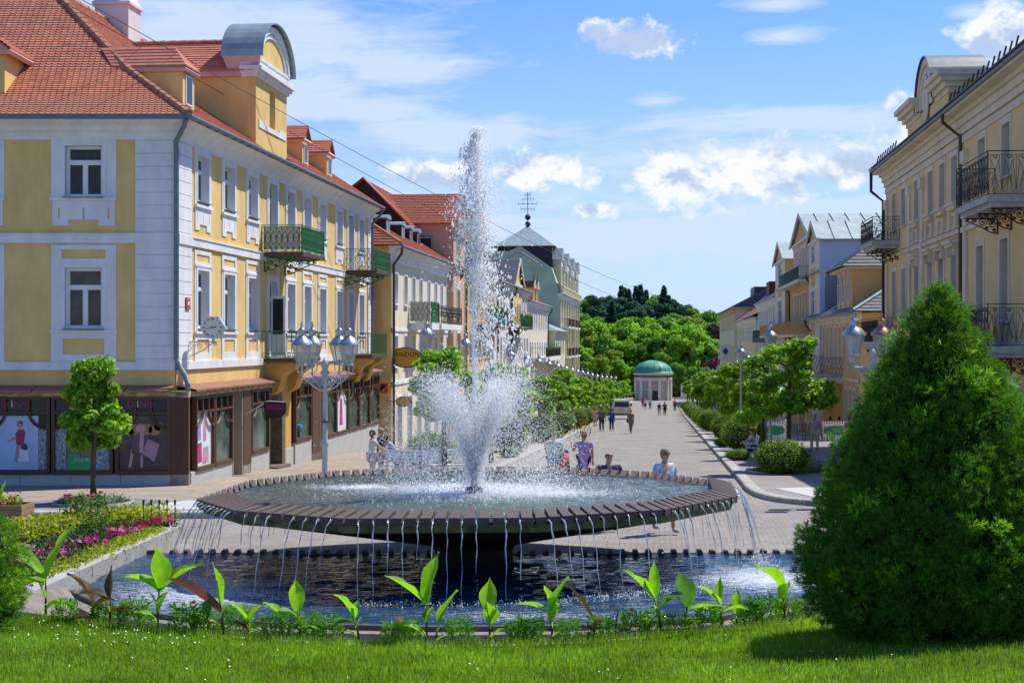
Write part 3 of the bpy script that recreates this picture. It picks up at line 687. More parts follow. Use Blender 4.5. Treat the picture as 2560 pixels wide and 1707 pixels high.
# arched cross gable: wall flush with the street wall
ga0, ga1 = 8.15, 12.25; go = .35; gw = MB(); y = abs_side; gmz = (ga0 + ga1) / 2
FG_o = y(ga0, go, 0); FG = LBI @ Matrix(((us.x, ns.x, 0, FG_o.x), (us.y, ns.y, 0, FG_o.y), (0, 0, 1, 0), (0, 0, 0, 1))); GW = ga1 - ga0
rg = [(0, GW, 10.1, 10.16, .02, 0), (1.75, 2.5, 11.15, 12.45, -.2, -1), (.35, 3.9, 10.95, 11.1, .04, 1), (.35, 1.2, 10.95, 11.22, .03, 1), (3.0, 3.9, 10.95, 11.22, .03, 1)]
m = MB(); relief(m, 0, GW, 10.05, 12.7, rg, (0, 0), 0)
for x in (0, GW): m.poly([(x, 0, 10.1), (x, 0, 12.7), (x, 5.3, 12.7)], 0)
gab = m.build('gable', [YEL, WHT], LB, M=FG)
window(gab, Matrix(), 1.75, 2.5, 11.15, 12.45, .18, 'plain')
c = MB()
for z, o in ((12.70, .16), (12.82, .26), (12.94, .2), (12.6, .08)): c.box(-o, GW + o, -o, .5, z, z + .12)
c.box(-.06, GW + .06, -.05, .45, 13.05, 13.22); c.box(-.1, GW + .1, -.12, .5, 13.2, 13.3)
c.build('gable_cornice', WHT, gab)
NA = 20; arc = lambda r, rz, z0: [(GW / 2 - r * math.cos(math.pi * k / NA), z0 + rz * math.sin(math.pi * k / NA)) for k in range(NA + 1)]
c = MB(); A = arc(1.95, 1.25, 13.28); c.prism([(x, -.02, z) for x, z in A], (0, .9, 0)); c.build('gable_pediment', YEL, gab)
c = MB()
for (r0, r1, z0r, z1r, d0) in ((2.05, 1.8, 1.36, 1.13, .14), (1.78, 1.6, 1.1, .95, .08)):
    A, B = arc(r0, z0r, 13.28), arc(r1, z1r, 13.28)
    for k in range(NA):
        (ax, az), (bx, bz), (cx_, cz_), (dx, dz) = A[k], A[k + 1], B[k + 1], B[k]
        c.quad((ax, -d0, az), (bx, -d0, bz), (cx_, -d0, cz_), (dx, -d0, dz)); c.quad((ax, -d0, az), (bx, -d0, bz), (bx, 0, bz), (ax, 0, az)); c.quad((dx, -d0, dz), (cx_, -d0, cz_), (cx_, 0, cz_), (dx, 0, dz))
c.build('arch_moulding', WHT, gab)
c = MB(); A = arc(2.25, 1.5, 13.26)
for k in range(NA):
    (ax, az), (bx, bz) = A[k], A[k + 1]; c.quad((ax, -.3, az), (bx, -.3, bz), (bx, 1.15, bz), (ax, 1.15, az)); c.quad((ax, -.3, az), (bx, -.3, bz), (bx, -.3, bz - .05), (ax, -.3, az - .05))
c.build('zinc_hood', ZINC, gab, smooth=False)
c = MB(); c.prism([(-.2, -.2, 13.05), (-.2, -.2, 13.28), (-.2, 1.1, 13.28), (-.2, .9, 12.8), (-.2, .1, 12.8)], (.15, 0, 0)); c.build('hood_console', MATS['pale_pink_trim'], gab)
# cross roof behind the gable
c = MB(); n = 12
def strip2(p0, p1, q0, q1, n):
    for k in range(n):
        f0, f1 = k / n, (k + 1.1) / n; p0_, p1_, q0_, q1_ = map(Vector, (p0, p1, q0, q1)); u_ = Vector((0, 0, .05)); a1_, b1_, a2_, b2_ = p0_.lerp(q0_, f0), p1_.lerp(q1_, f0), p0_.lerp(q0_, f1), p1_.lerp(q1_, f1)
        c.quad(a1_ + u_, b1_ + u_, b2_ + u_ * .3, a2_ + u_ * .3); c.quad(a1_, b1_, b1_ + u_, a1_ + u_)
strip2((-.25, 5.5, 12.78), (-.25, .35, 12.78), (GW / 2, 6.8, 14.15), (GW / 2, .35, 14.15), n); strip2((GW + .25, .35, 12.78), (GW + .25, 5.5, 12.78), (GW / 2, .35, 14.15), (GW / 2, 6.8, 14.15), n)
tag(c.build('roof_tile', TILE, gab), kind='stuff')
c = MB(); c.box(-.16, GW + .16, .5, 5.2, 12.6, 12.8); c.build('eave_band', MATS['pale_pink_trim'], gab)
for k in range(16):
    q = MB(); q.tube([(GW / 2, .5 + k * .37, 14.2), (GW / 2, .92 + k * .37, 14.2)], [.11, .09], 7); q.build('ridge_tile', RIDGE, gab)
# chimney
c = MB(); cp = on_side(11.2, HR - .2)
def sq(h, z): return [cp + us * a * h + ns * b * h + Vector((0, 0, z)) for a, b in ((-1, -1), (1, -1), (1, 1), (-1, 1))]
lv = [(.62, -1), (.62, .75), (.70, .75), (.70, .85), (.6, .95), (.42, 1.5), (.36, 2.2), (.34, 2.6)]
for i in range(len(lv) - 1):
    A, B = sq(*lv[i]), sq(*lv[i + 1])
    for k in range(4): c.quad(A[k], A[(k + 1) % 4], B[(k + 1) % 4], B[k])
c.poly(sq(*lv[-1])); c.build('chimney', mat('pinkish_white_render', (.70, .62, .62), .9, .2, .1, 2), LB, M=LBI)
# downpipes
def wpt(a, o, z): v = wc + us * a - ns * o; return Vector((v.x, v.y, z))
dp = MB(); dp.tube([corner_pt(.6, 9.95) + Vector((-.1, .0, 0)), corner_pt(.55, 9.75) + Vector((-.14, .05, 0)), corner_pt(.2, 9.35) + Vector((-.12, 0, 0)), corner_pt(.12, 9.1) + Vector((-.05, 0, 0)), corner_pt(.12, 3.2) + Vector((-.05, 0, 0)), corner_pt(.2, 2.95), corner_pt(.4, 2.75), corner_pt(.52, 2.5), corner_pt(.52, 2.3)], .075, 8)
dp.build('downpipe', GUT, LB, M=LBI)
dp = MB(); dp.tube([wpt(W - .1, .6, 9.98), wpt(W - .15, .5, 9.7), wpt(W - .2, .12, 9.3), wpt(W - .2, .12, -1)], .07, 8); dp.build('downpipe', GUT, LB, M=LBI)
# balconies
BSL = mat('balcony_slab', (.10, .07, .06), .8, .2, .3, 8)
CANE = mat('cream_screen', (.58, .54, .47), .8, .2, .25, 9, stretch=(.3, .3, 6)); GSCR = mat('green_screen', (.05, .26, .08), .6, .3, .3, 12)
balcony(LB, FS, 9.0, 12.4, 1.45, 6.80, .93, 'scroll', GREENM, BSL, .14, (9.3, 12.1), GREENM, GSCR, CANE)
balcony(LB, FS, 22.2, 25.6, 1.45, 6.80, .93, 'scroll', GREENM, BSL, .14, (22.5, 25.3), GREENM, GSCR)
for a in (9.0, 22.2):
    balcony(LB, FS, a, a + 3.5, 1.25, 3.12, .95, 'arch' if a < 20 else 'bars', GREENM, BSL, .14)
    for off in (.25, 2.5):
        c = MB(); pr = [(0, 2.98), (-1.15, 2.98), (-1.15, 2.86), (-1.05, 2.74), (-.85, 2.66), (-.66, 2.5), (-.6, 2.25), (-.5, 1.98), (-.3, 1.85), (0, 1.8)]
        c.prism([(a + off, yy, zz) for yy, zz in pr], (.8, 0, 0)); c.build('corbel', mat('deep_yellow_plaster', (.62, .38, .10), .85, .2, .1, 2), LB, M=FS)
# open balcony door leaf
c = MB(); c.box(0, .55, -.02, .02, 0, 2.1); dl = c.build('door_leaf', WFRAME, LB, M=FS @ T(10.05, -.05, 3.2, R(-100)))
c = MB(); c.box(.08, .47, -.03, -.02, .75, 2.0); c.build('pane', GLASS, dl)
# ---- shopfront
BRN = mat('brown_joinery', (.115, .055, .032), .55, .35, .3, 12, stretch=(4, 4, .4)); BRN2 = mat('brown_aluminium', (.17, .10, .075), .5, .4, .15, 4)
SGL = mat('shop_glass', (.035, .045, .045), .06, .9, .6, .8); SHADE = mat('shop_dark_panel', (.012, .013, .02), .25, .5); PINKP = mat('pink_print', (.50, .04, .22), .6, .3, .3, 6)
LBLUE = mat('pale_blue_print', (.44, .58, .80), .5, .4, .2, 1.2); SKIN = mat('skin', (.50, .29, .20), .6, .3); WPR = mat('white_print', (.75, .76, .80), .5, .4, .1, 2)
FSH = LBI @ frame_left(41.2, -11.8); FSF = LBI @ T(-22.6, 41.8, 0); PL = 13.48   # shop planes (street side / square side)
awn = MB()
def awning(p0, p1, nrm):
    n = int((p1 - p0).length / 1.35) + 1
    for k in range(n):
        a, b = p0.lerp(p1, (k + .012) / n), p0.lerp(p1, (k + .988) / n); o = nrm * .62; z1_, z0_ = Vector((0, 0, 2.46)), Vector((0, 0, 2.33))
        m = MB(); m.quad(a + z1_, b + z1_, b + o + z0_, a + o + z0_); m.quad(a + o + z0_, b + o + z0_, b + o + z0_ - Vector((0, 0, .05)), a + o + z0_ - Vector((0, 0, .05))); m.quad(a + o + z0_ - Vector((0, 0, .05)), b + o + z0_ - Vector((0, 0, .05)), b + Vector((0, 0, 2.28)), a + Vector((0, 0, 2.28))); m.build('awning_sheet', mat('brown_sheet_metal', (.30, .135, .10), .6, .35, .15, 2), LB, M=LBI)
awning(corner_pt(.0, 0), wc + us * 10.3, -ns); awning(wc + us * 12.0, wc + us * W, -ns); awning(corner_pt(0, 0), wc + uf * 13, -nf)
fa = MB(); FASC = mat('stained_fascia', (.50, .41, .27), .9, .2, .75, 3, vcol=(.13, .11, .05), stretch=(1, 1, 4))
for a, b in ((.0, 8.75), (12.0, W)): fa.box(a, b, -.05, .35, 2.12, 2.3)
fa.build('fascia', FASC, LB, M=FSH); fa = MB(); fa.box(0, PL - .02, .0, .35, 2.12, 2.3); fa.build('fascia', FASC, LB, M=FSF)
def shop_bay(F, a, b, z0, z1, style='glass', zb=-1.5, plinth=True, glass=None):
    """brown framed bay: frame part > pane, dark upper lights, curved brackets"""
    f = MB(); t = .09; f.box(a, a + t, -.04, .1, z0, z1); f.box(b - t, b, -.04, .1, z0, z1); f.box(a + t, b - t, -.05, .1, z0, z0 + .12); f.box(a + t, b - t, -.04, .1, z1 - .07, z1)
    zt = z1 - .42; f.box(a + t, b - t, -.04, .1, zt - .06, zt)
    w = b - a
    for sg, x in ((1, a + t), (-1, b - t)):
        r1, r2 = min(.5, w * .3), min(.5, w * .3) + .06
        pts = [(x + sg * (r1 * (1 - math.cos(t_)) if 0 else r1 - r1 * math.sin(t_)), zt - .02 - .46 * (1 - math.cos(t_)) ) for t_ in np.linspace(0, math.pi / 2, 7)]
        pts = [(x + sg * r1 * math.cos(t_), zt - .46 * math.sin(t_)) for t_ in np.linspace(0, math.pi / 2, 8)]
        f.tube([(p, -.02, q) for p, q in pts], .045, 4)
        f.box(min(x + sg * r1 - .03, x + sg * r1 + .03), max(x + sg * r1 - .03, x + sg * r1 + .03), -.04, .08, zt, z1 - .07)
    o = f.build('shop_window', BRN, LB, M=F)
    g = MB(); g.box(a + t, b - t, .05, .07, z0 + .12, zt - .06); g.build('pane', glass or SGL, o)
    g = MB(); g.box(a + t, b - t, .04, .06, zt, z1 - .07); g.build('transom_panel', SHADE, o)
    return o
def text(s, size, mt, par, M, name='lettering'):
    cu = bpy.data.curves.new(name, 'FONT'); cu.body = s; cu.size = size; cu.extrude = .004; cu.align_x = 'CENTER'; cu.align_y = 'CENTER'; cu.resolution_u = 2
    tmp = bpy.data.objects.new(name, cu); COL.objects.link(tmp); dg = bpy.context.evaluated_depsgraph_get(); me = bpy.data.meshes.new_from_object(tmp.evaluated_get(dg)); bpy.data.objects.remove(tmp)
    me.materials.clear(); me.materials.append(mt); return put(name, me, par, M)
RX = Matrix.Rotation(R(90), 4, 'X')
# plinth slabs
def plinth(F, a, b, n, z1=-.04):
    for k in range(n):
        q = MB(); q.box(a + (b - a) * k / n + .006, a + (b - a) * (k + 1) / n - .006, 0, .3, -1.9, z1); q.build('plinth_slab', STONE, LB, M=F)
plinth(FSF, 0.2, 12.96, 9); plinth(FSH, .1, 4.15, 2)
back = MB(); back.box(0, 13.2, .42, .46, -1.9, 2.3); back.build('shop_wall', YEL, LB, M=FSF); back = MB(); back.box(.2, 8.7, .42, .46, -1.9, 2.3); back.box(12, W, .42, .46, -1.9, 2.3); back.build('shop_wall', YEL, LB, M=FSH)
# reeded corner column
c = MB()
for k in range(9): c.tube([(12.98 + k * .058, .0, -.04), (12.98 + k * .058, 0, 2.12)], .034, 6, 0)
c.box(12.98, 13.45, .0, .25, -.04, 2.12); c.build('reeded_column', BRN, LB, M=FSF)
c = MB()
for k in range(9): c.tube([(12.98 + k * .058, .01, -1.5), (12.98 + k * .058, .01, -.05)], .034, 6, 0)
c.box(12.98, 13.45, .02, .25, -1.5, -.05); c.build('column_base', mat('brownish_stone', (.33, .27, .23), .8, .2, .25, 6), LB, M=FSF)
X2 = lambda X: X + 22.6
fb = [(X2(-18.6), X2(-16.8)), (X2(-16.75), X2(-14.95)), (X2(-14.9), X2(-13.05)), (X2(-13.0), X2(-11.27)), (X2(-11.2), X2(-9.64))]
HALF = mat('halftone_print', (.35, .45, .52), .5, .4, .95, 55, vcol=(.01, .012, .02), vdet=0)
BROWNP = mat('brown_print', (.09, .06, .06), .5, .4, .4, 2); GOLD = mat('gold_print', (.36, .22, .08), .6, .4, .5, 8); PEACH = mat('rose_print', (.55, .30, .38), .6, .3, .3, 5); REDP = mat('red_print', (.42, .05, .10), .6, .3, .2, 5)
for i, (a, b) in enumerate(fb):
    o = shop_bay(FSF, a, b, -.06, 2.14, glass=SGL)
    if i in (2, 4, 0):
        cx = (a + b) / 2 - .12; L_ = Matrix.Translation((cx, -.0, 1.92)) @ RX
        text('D', .27, PINKP, o, Matrix.Translation((cx - .24, .03, 1.92)) @ RX); text('I', .27, WPR, o, Matrix.Translation((cx - .04, .03, 1.92)) @ RX); text('NN', .25, PINKP, o, Matrix.Translation((cx + .21, .03, 1.92)) @ RX)
def figure(m, px, z0, h, sil, mi):  # outline figure
    m.poly([(px + x * h, 0, z0 + z * h) for x, z in sil], mi)
a, b = fb[2]
p = MB(); p.box(a + .1, b - .34, .03, .045, .08, 1.6); po = p.build('poster', LBLUE, LB, M=FSF)
p = MB(); p.box(b - .33, b - .1, .03, .045, .08, 1.3); p.build('poster', HALF, LB, M=FSF)
figs = MB(); cxp = a + 1.0
def disk(m, x, z, r, mi, yy=0, sx=1): m.poly([(x + sx * r * math.cos(t_), yy, z + r * math.sin(t_)) for t_ in np.linspace(0, 6.283, 13)[:-1]], mi)
figs.poly([(cxp - .12, .022, .95), (cxp + .12, .022, .95), (cxp + .15, .022, 1.12), (cxp + .1, .022, 1.22), (cxp - .05, .022, 1.22), (cxp - .14, .022, 1.08)], 0); figs.poly([(cxp - .1, .022, .78), (cxp + .1, .022, .78), (cxp + .12, .022, .95), (cxp - .12, .022, .95)], 0)
disk(figs, cxp - .02, 1.33, .075, 1, .02); disk(figs, cxp - .0, 1.38, .08, 2, .024); figs.poly([(cxp - .1, .02, .95), (cxp - .34, .02, .86), (cxp - .33, .02, .90), (cxp - .12, .02, 1.03)], 1)
figs.poly([(cxp - .08, .02, .3), (cxp - .16, .02, .3), (cxp - .1, .02, .78), (cxp, .02, .78)], 1); figs.poly([(cxp - .06, .02, .32), (cxp + .26, .02, .32), (cxp + .22, .02, .62), (cxp, .02, .66)], 3); disk(figs, cxp + .12, .72, .1, 2, .026)
figs.build('printed_figure', [REDP, SKIN, BROWNP, WPR], po)
a, b = fb[3]
p = MB(); p.box(a + .1, a + .4, .03, .045, .08, 1.3); p.box(b - .5, b - .1, .03, .045, .08, .7); p.build('poster', HALF, LB, M=FSF)
p = MB(); p.box(a + .52, a + .95, .12, .3, .45, .72); p.box(a + 1.15, a + 1.4, .12, .3, .45, .8); p.box(a + .45, a + 1.2, .02, .048, .08, .42); p.box(a+.5,a+.8,.0,.05,.42,.52); p.build('display_bags', [mat('green_goods', (.05, .35, .12), .5, .4)], LB, M=FSF)
text('ACC AURE', .13, WPR, LB, FSF @ Matrix.Translation((a + .95, .0, .36)) @ RX)
a, b = fb[4]
p = MB(); p.box(a + .1, b - .1, .03, .045, .07, 1.6); po = p.build('poster', BROWNP, LB, M=FSF)
figs = MB(); cxp = a + .72
for x, z, r in ((-.2, 1.2, .16), (.12, 1.22, .17), (.38, 1.2, .15), (-.32, 1.15, .1), (.5, 1.3, .12)): disk(figs, cxp + x, z, r, 0, .026, 1.2)
disk(figs, cxp - .02, 1.25, .13, 1, .022); figs.poly([(cxp - .25, .02, .55), (cxp + .22, .02, .55), (cxp + .2, .02, 1.0), (cxp + .05, .02, 1.08), (cxp - .15, .02, 1.06), (cxp - .28, .02, .9)], 2)
figs.poly([(cxp - .05, .018, .55), (cxp + .06, .018, .55), (cxp + .08, .018, 1.1), (cxp - .03, .018, 1.15)], 1); figs.poly([(cxp + .02, .016, .55), (cxp + .38, .016, .30), (cxp + .52, .016, .8), (cxp + .2, .016, .95)], 3)
figs.poly([(cxp - .36, .02, .15), (cxp - .28, .02, .13), (cxp - .2, .02, .6), (cxp - .28, .02, .65)], 1); figs.poly([(cxp - .02, .02, .15), (cxp + .05, .02, .15), (cxp + .05, .02, .5), (cxp - .02, .02, .5)], 1)
figs.build('printed_figure', [GOLD, PEACH, mat('mauve_print', (.16, .10, .13), .6, .3, .4, 5), mat('dusty_pink_print', (.42, .24, .33), .6, .3, .2, 4)], po)
# street-side bays
DISP = mat('shop_interior', (.10, .16, .13), .12, .8, .75, 1.1, vcol=(.03, .04, .035))
o = shop_bay(FSH, .5, 2.25, -.06, 2.1, glass=WPR); pk = MB()
for x, z, w_, h_, c_ in ((.75, .15, .5, .6, 0), (1.3, .1, .6, .5, 1), (.8, .8, .35, .55, 2), (1.35, .75, .3, .7, 1), (.65, .62, .9, .2, 3)): pk.quad((x, .045, z), (x + w_, .045, z + .03), (x + w_ * .9, .045, z + h_), (x + .05, .045, z + h_ * .95), c_)
pk.build('printed_figure', [PINKP, PEACH, mat('lilac_print', (.36, .28, .48), .6, .3, .3, 6), WPR], o)
o = shop_bay(FSH, 2.3, 4.15, -.06, 2.1, glass=DISP); q = MB(); q.box(2.9, 3.5, .1, .25, .1, 1.45); q.build('display_panel', WPR, o); q = MB(); q.box(3.05, 3.35, .085, .099, .8, 1.25); q.build('picture_frame', DARKM, o); text('MODENO', .11, WPR, o, Matrix.Translation((3.2, .04, 1.5)) @ RX)
c = MB(); c.box(4.3, 5.25, .9, .95, -1.2, 2.1); c.box(4.2, 4.3, .0, .95, -1.2, 2.1); c.box(5.25, 5.35, 0, .95, -1.2, 2.1); c.build('entrance_door', mat('taupe_panel', (.30, .26, .22), .6, .3, .1, 2), LB, M=FSH)
c = MB(); c.box(4.45, 5.1, .885, .899, -.2, 1.7); c.build('pane', SGL, LB, M=FSH)
c = MB(); c.box(5.36, 6.25, -.02, .4, -.25, 2.12); c.box(5.38, 6.2, 0, .38, -1.8, -.25, 1); c.build('pillar', [BRN, MATS['brownish_stone']], LB, M=FSH)
shop_bay(FSH, 6.3, 8.45, .0, 2.1, glass=DISP); plinth(FSH, 6.28, 8.5, 2, .0)
# stone portal with arch
c = MB(); 
c.box(8.72, 9.0, .1, .5, -1.7, 1.3); c.box(10.25, 10.7, .0, .5, -1.7, 1.3)
for k in range(10):
    a0_, a1_ = math.pi * k / 10, math.pi * (k + 1) / 10; cx = 9.65; p = lambda r, a_: (cx - r * math.cos(a_) * 1.0, 1.3 + r * .85 * math.sin(a_))
    c.prism([(p(.65, a0_)[0], .1, p(.65, a0_)[1]), (p(1.0, a0_)[0], .1, p(1.0, a0_)[1]), (p(1.0, a1_)[0], .1, p(1.0, a1_)[1]), (p(.65, a1_)[0], .1, p(.65, a1_)[1])], (0, .4, 0))
c.build('stone_portal', mat('rough_brown_stone', (.21, .155, .105), .95, .15, .4, 6, .8, 30), LB, M=FSH)
c = MB(); c.box(8.9, 10.3, .6, .65, -1.7, 2.2); c.build('entrance_door', mat('dark_wood', (.04, .025, .015), .6, .3), LB, M=FSH)
c = MB(); c.box(8.8, 10.5, -.25, .6, -1.9, -.62); c.build('doorstep', MATS['rough_brown_stone'], LB, M=FSH)
c = MB(); c.box(10.72, 12.0, .12, .5, -1.9, 2.3); c.box(8.5, 12, .4, .5, 1.9, 2.3); c.build('pier', MATS['deep_yellow_plaster'], LB, M=FSH)
c = MB(); c.box(10.7, 12.02, .05, .5, -1.9, -.15); c.build('plinth_slab', STONE, LB, M=FSH)
bays = [(12.1, 14.55), (16.6, 18.9), (18.95, 21.2), (21.25, 23.5), (23.55, 25.8), (25.85, 28.1)]
for i, (a, b) in enumerate(bays):
    o = shop_bay(FSH, a, b, -.15 if i else 0, 2.1, glass=WPR if i == 2 else DISP)
    if i == 2: q = MB(); q.quad((a + .8, .045, .2), (a + 1.4, .045, .2), (a + 1.3, .045, 1.3), (a + .9, .045, 1.3)); q.build('printed_figure', PINKP, o)
    if i == 0: q = MB(); q.ball((12.8, .02, .5), .14, 8); q.ball((12.8, .02, .25), .1, 8); q.build('display_toy', mat('blue_goods', (.03, .25, .5), .4, .5), o)
plinth(FSH, 12.08, 14.6, 2, -.02); plinth(FSH, 16.55, 28.2, 8, -.16)
c = MB(); c.box(14.65, 16.5, .05, .3, -1.9, 2.1); c.build('entrance_door', BRN2, LB, M=FSH); c = MB(); c.box(14.95, 16.2, .03, .049, -.6, 1.8); c.build('door_leaf', BRN, LB, M=FSH)
# red plaque on the quoins
c = MB(); c.box(.62, .98, -.09, -.05, 4.63, 4.97); pq = c.build('plaque', mat('red_enamel', (.42, .01, .03), .4, .5), LB, M=FS)
c = MB(); c.box(.66, .94, -.094, -.0905, 4.67, 4.93); c.build('plaque_border', WPR, pq); c = MB(); c.box(.675, .925, -.098, -.0945, 4.685, 4.915); c.build('plaque_field', MATS['red_enamel'], pq); c = MB(); c.box(.72, .88, -.102, -.0985, 4.75, 4.86); c.build('plaque_label', WPR, pq)
# ---------------------------------------------------------------- water materials
def water_mat(name, base, foam_c=None, foam_r=1, bump=.35, sc=(1.2, 2.6, 1), foam_amt=.5, rough=.04, bsc=3.2, warm=None):
    m = bpy.data.materials.new(name); m.use_nodes = True; nt = m.node_tree; N = nt.nodes; L = nt.links.new; b = N['Principled BSDF']
    b.inputs['Roughness'].default_value = rough; b.inputs['Specular IOR Level'].default_value = .6; b.inputs['IOR'].default_value = 1.34
    tc = N.new('ShaderNodeTexCoord'); mp = N.new('ShaderNodeMapping'); mp.inputs['Scale'].default_value = sc; L(tc.outputs['Object'], mp.inputs[0])
    n1 = N.new('ShaderNodeTexNoise'); n1.inputs['Scale'].default_value = bsc; n1.inputs['Detail'].default_value = 3; n1.inputs['Distortion'].default_value = .8; L(mp.outputs[0], n1.inputs['Vector'])
    n2 = N.new('ShaderNodeTexNoise'); n2.inputs['Scale'].default_value = bsc * 4.2; n2.inputs['Detail'].default_value = 3; L(mp.outputs[0], n2.inputs['Vector'])
    ad = N.new('ShaderNodeMath'); ad.operation = 'MULTIPLY_ADD'; L(n2.outputs[0], ad.inputs[0]); ad.inputs[1].default_value = .35; L(n1.outputs[0], ad.inputs[2])
    bp = N.new('ShaderNodeBump'); bp.inputs['Strength'].default_value = 1; bp.inputs['Distance'].default_value = bump; L(ad.outputs[0], bp.inputs['Height']); L(bp.outputs[0], b.inputs['Normal'])
    f = N.new('ShaderNodeTexNoise'); f.inputs['Scale'].default_value = 9; f.inputs['Detail'].default_value = 8; f.inputs['Roughness'].default_value = .75; L(mp.outputs[0], f.inputs['Vector'])
    sp = N.new('ShaderNodeTexNoise'); sp.inputs['Scale'].default_value = 60; sp.inputs['Detail'].default_value = 2; L(tc.outputs['Object'], sp.inputs['Vector'])
    def ma(op, a, b_=None, cl=False):
        q = N.new('ShaderNodeMath'); q.operation = op; q.use_clamp = cl
        for i, x in enumerate((a, b_)):
            if x is None: continue
            if isinstance(x, (int, float)): q.inputs[i].default_value = x
            else: L(x, q.inputs[i])
        return q.outputs[0]
    tot = None
    for (cx, cy_, rx, ry, k) in foam_c or []:
        s = N.new('ShaderNodeVectorMath'); s.operation = 'SUBTRACT'; L(tc.outputs['Object'], s.inputs[0]); s.inputs[1].default_value = (cx, cy_, 0)
        q = N.new('ShaderNodeVectorMath'); q.operation = 'MULTIPLY'; L(s.outputs[0], q.inputs[0]); q.inputs[1].default_value = (1 / rx, 1 / ry, 0)
        l = N.new('ShaderNodeVectorMath'); l.operation = 'LENGTH'; L(q.outputs[0], l.inputs[0]); v = ma('MULTIPLY', ma('SUBTRACT', 1.0, l.outputs['Value'], True), k)
        tot = v if tot is None else ma('MAXIMUM', tot, v)
    fz = ma('ADD', ma('MULTIPLY', ma('SUBTRACT', f.outputs[0], .5), 2.4), ma('MULTIPLY', ma('SUBTRACT', sp.outputs[0], .5), 1.6))
    fo = ma('MULTIPLY', ma('ADD', fz, ma('SUBTRACT', tot, .55)), 2.4, True) if tot is not None else ma('MULTIPLY', ma('SUBTRACT', fz, .7), 1.5, True)
    mx = N.new('ShaderNodeMix'); mx.data_type = 'RGBA'; L(ma('MULTIPLY', fo, foam_amt), mx.inputs[0]); mx.inputs[6].default_value = (*base, 1); mx.inputs[7].default_value = (.82, .86, .90, 1)
    L(mx.outputs[2], b.inputs['Base Color'])
    rr = N.new('ShaderNodeMapRange'); L(fo, rr.inputs[0]); rr.inputs[3].default_value = rough; rr.inputs[4].default_value = .5; L(rr.outputs[0], b.inputs['Roughness'])
    return m
# ---------------------------------------------------------------- the great basin
FO = Vector((-.62, 24.2, 0))
FT = thing('fountain', 'large many-sided stone fountain bowl on a dark foot with a tall white water jet', 'fountain', T(*FO))
RZ = 1.31
outer = [(-4.80, 22.5), (-3.92, 20.96), (-2.27, 20.0), (.31, 20.1), (2.17, 21.08), (3.49, 22.9), (3.73, 25.2), (2.55, 27.2), (.75, 28.3), (-1.4, 28.35), (-3.35, 27.4), (-4.55, 25.5)]
outer = [Vector((x - FO.x, y - FO.y, 0)) for x, y in outer]
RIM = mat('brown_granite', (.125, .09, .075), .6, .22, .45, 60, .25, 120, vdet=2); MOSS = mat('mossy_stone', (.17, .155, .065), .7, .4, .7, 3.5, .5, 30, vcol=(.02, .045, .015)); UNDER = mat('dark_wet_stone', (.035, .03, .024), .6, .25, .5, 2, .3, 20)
def sh(p):  # slab run: roughly parallel to the street axis, turned a little to the middle
    k = 1 if p.y < .8 else -1
    return Vector((-.055 * p.x, 1.08 if k > 0 else -.85, 0))
n = len(outer)
def inner_pt(p, edge_front): 
    v = Vector((-.06 * p.x, 1.08, 0)) if edge_front else Vector((-.03 * p.x, -.42, 0)); return p + v
streams = []
for e in range(n):
    a, b = outer[e], outer[(e + 1) % n]; front = e <= 5
    L_ = (b - a).length; k = max(5, round(L_ / (.205 if e not in (5, 0) else .17)))
    if e in (11,): k = 9
    out_n = Vector((b.y - a.y, -(b.x - a.x), 0)).normalized()
    for i in range(k):
        g = .016; u0, u1 = i / k, (i + 1) / k; ga = (.20 if front else .22) / 1; gi = .42 if front else .26
        p0, p1 = a.lerp(b, u0 + (ga * .5) / k * 1), a.lerp(b, u1 - (ga * .5) / k)
        q0, q1 = inner_pt(a.lerp(b, u0 + gi * .5 / k), front), inner_pt(a.lerp(b, u1 - gi * .5 / k), front)
        if not front: q0, q1 = inner_pt(a.lerp(b, u0 + gi / k), front), inner_pt(a.lerp(b, u1 - gi / k), front)
        zi = RZ - (.0 if front else .07); zb = RZ - .10
        m = MB(); V = [(p0.x, p0.y, zb), (p1.x, p1.y, zb), (q1.x, q1.y, zb - .04), (q0.x, q0.y, zb - .04), (p0.x, p0.y, RZ), (p1.x, p1.y, RZ), (q1.x, q1.y, zi), (q0.x, q0.y, zi)]
        bi = Vector((0, 0, 0)); m.add(V, [(0, 1, 5, 4), (4, 5, 6, 7), (1, 2, 6, 5), (3, 0, 4, 7), (2, 3, 7, 6), (3, 2, 1, 0)])
        m.build('rim_slab', RIM, FT)
        if i and (e not in (7, 8, 9)): streams.append((a.lerp(b, u0), out_n, e))
bs = MB()
def loop(sc, z, off=0): return [(p.x * sc, p.y * sc, z) for p in outer]
lv = [(.985, RZ - .10), (.975, RZ - .215), (.93, RZ - .235), (.17, .42), (.15, .34), (.125, -.35)]
def ringf(mb, A, B, mi=0):
    o = len(mb.v); mb.v += A + B; 
    for i in range(n): mb.f.append((o + i, o + (i + 1) % n, o + n + (i + 1) % n, o + n + i)); mb.m.append(mi)
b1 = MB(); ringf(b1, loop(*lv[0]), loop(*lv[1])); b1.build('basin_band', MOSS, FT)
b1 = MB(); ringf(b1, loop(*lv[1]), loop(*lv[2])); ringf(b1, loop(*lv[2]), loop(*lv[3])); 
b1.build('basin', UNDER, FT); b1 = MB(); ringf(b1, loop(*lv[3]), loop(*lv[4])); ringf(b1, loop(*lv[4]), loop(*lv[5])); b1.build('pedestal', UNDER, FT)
WUP = water_mat('upper_water', (.055, .075, .05), [(0, .3, 3.3, 2.5, 1.25), (-1.9, .9, 1.9, 1.1, 1.0), (1.1, -.1, 2.6, 1.5, 1.0)], bump=.055, sc=(1.4, 1.4, 1), bsc=6.5, foam_amt=.85)
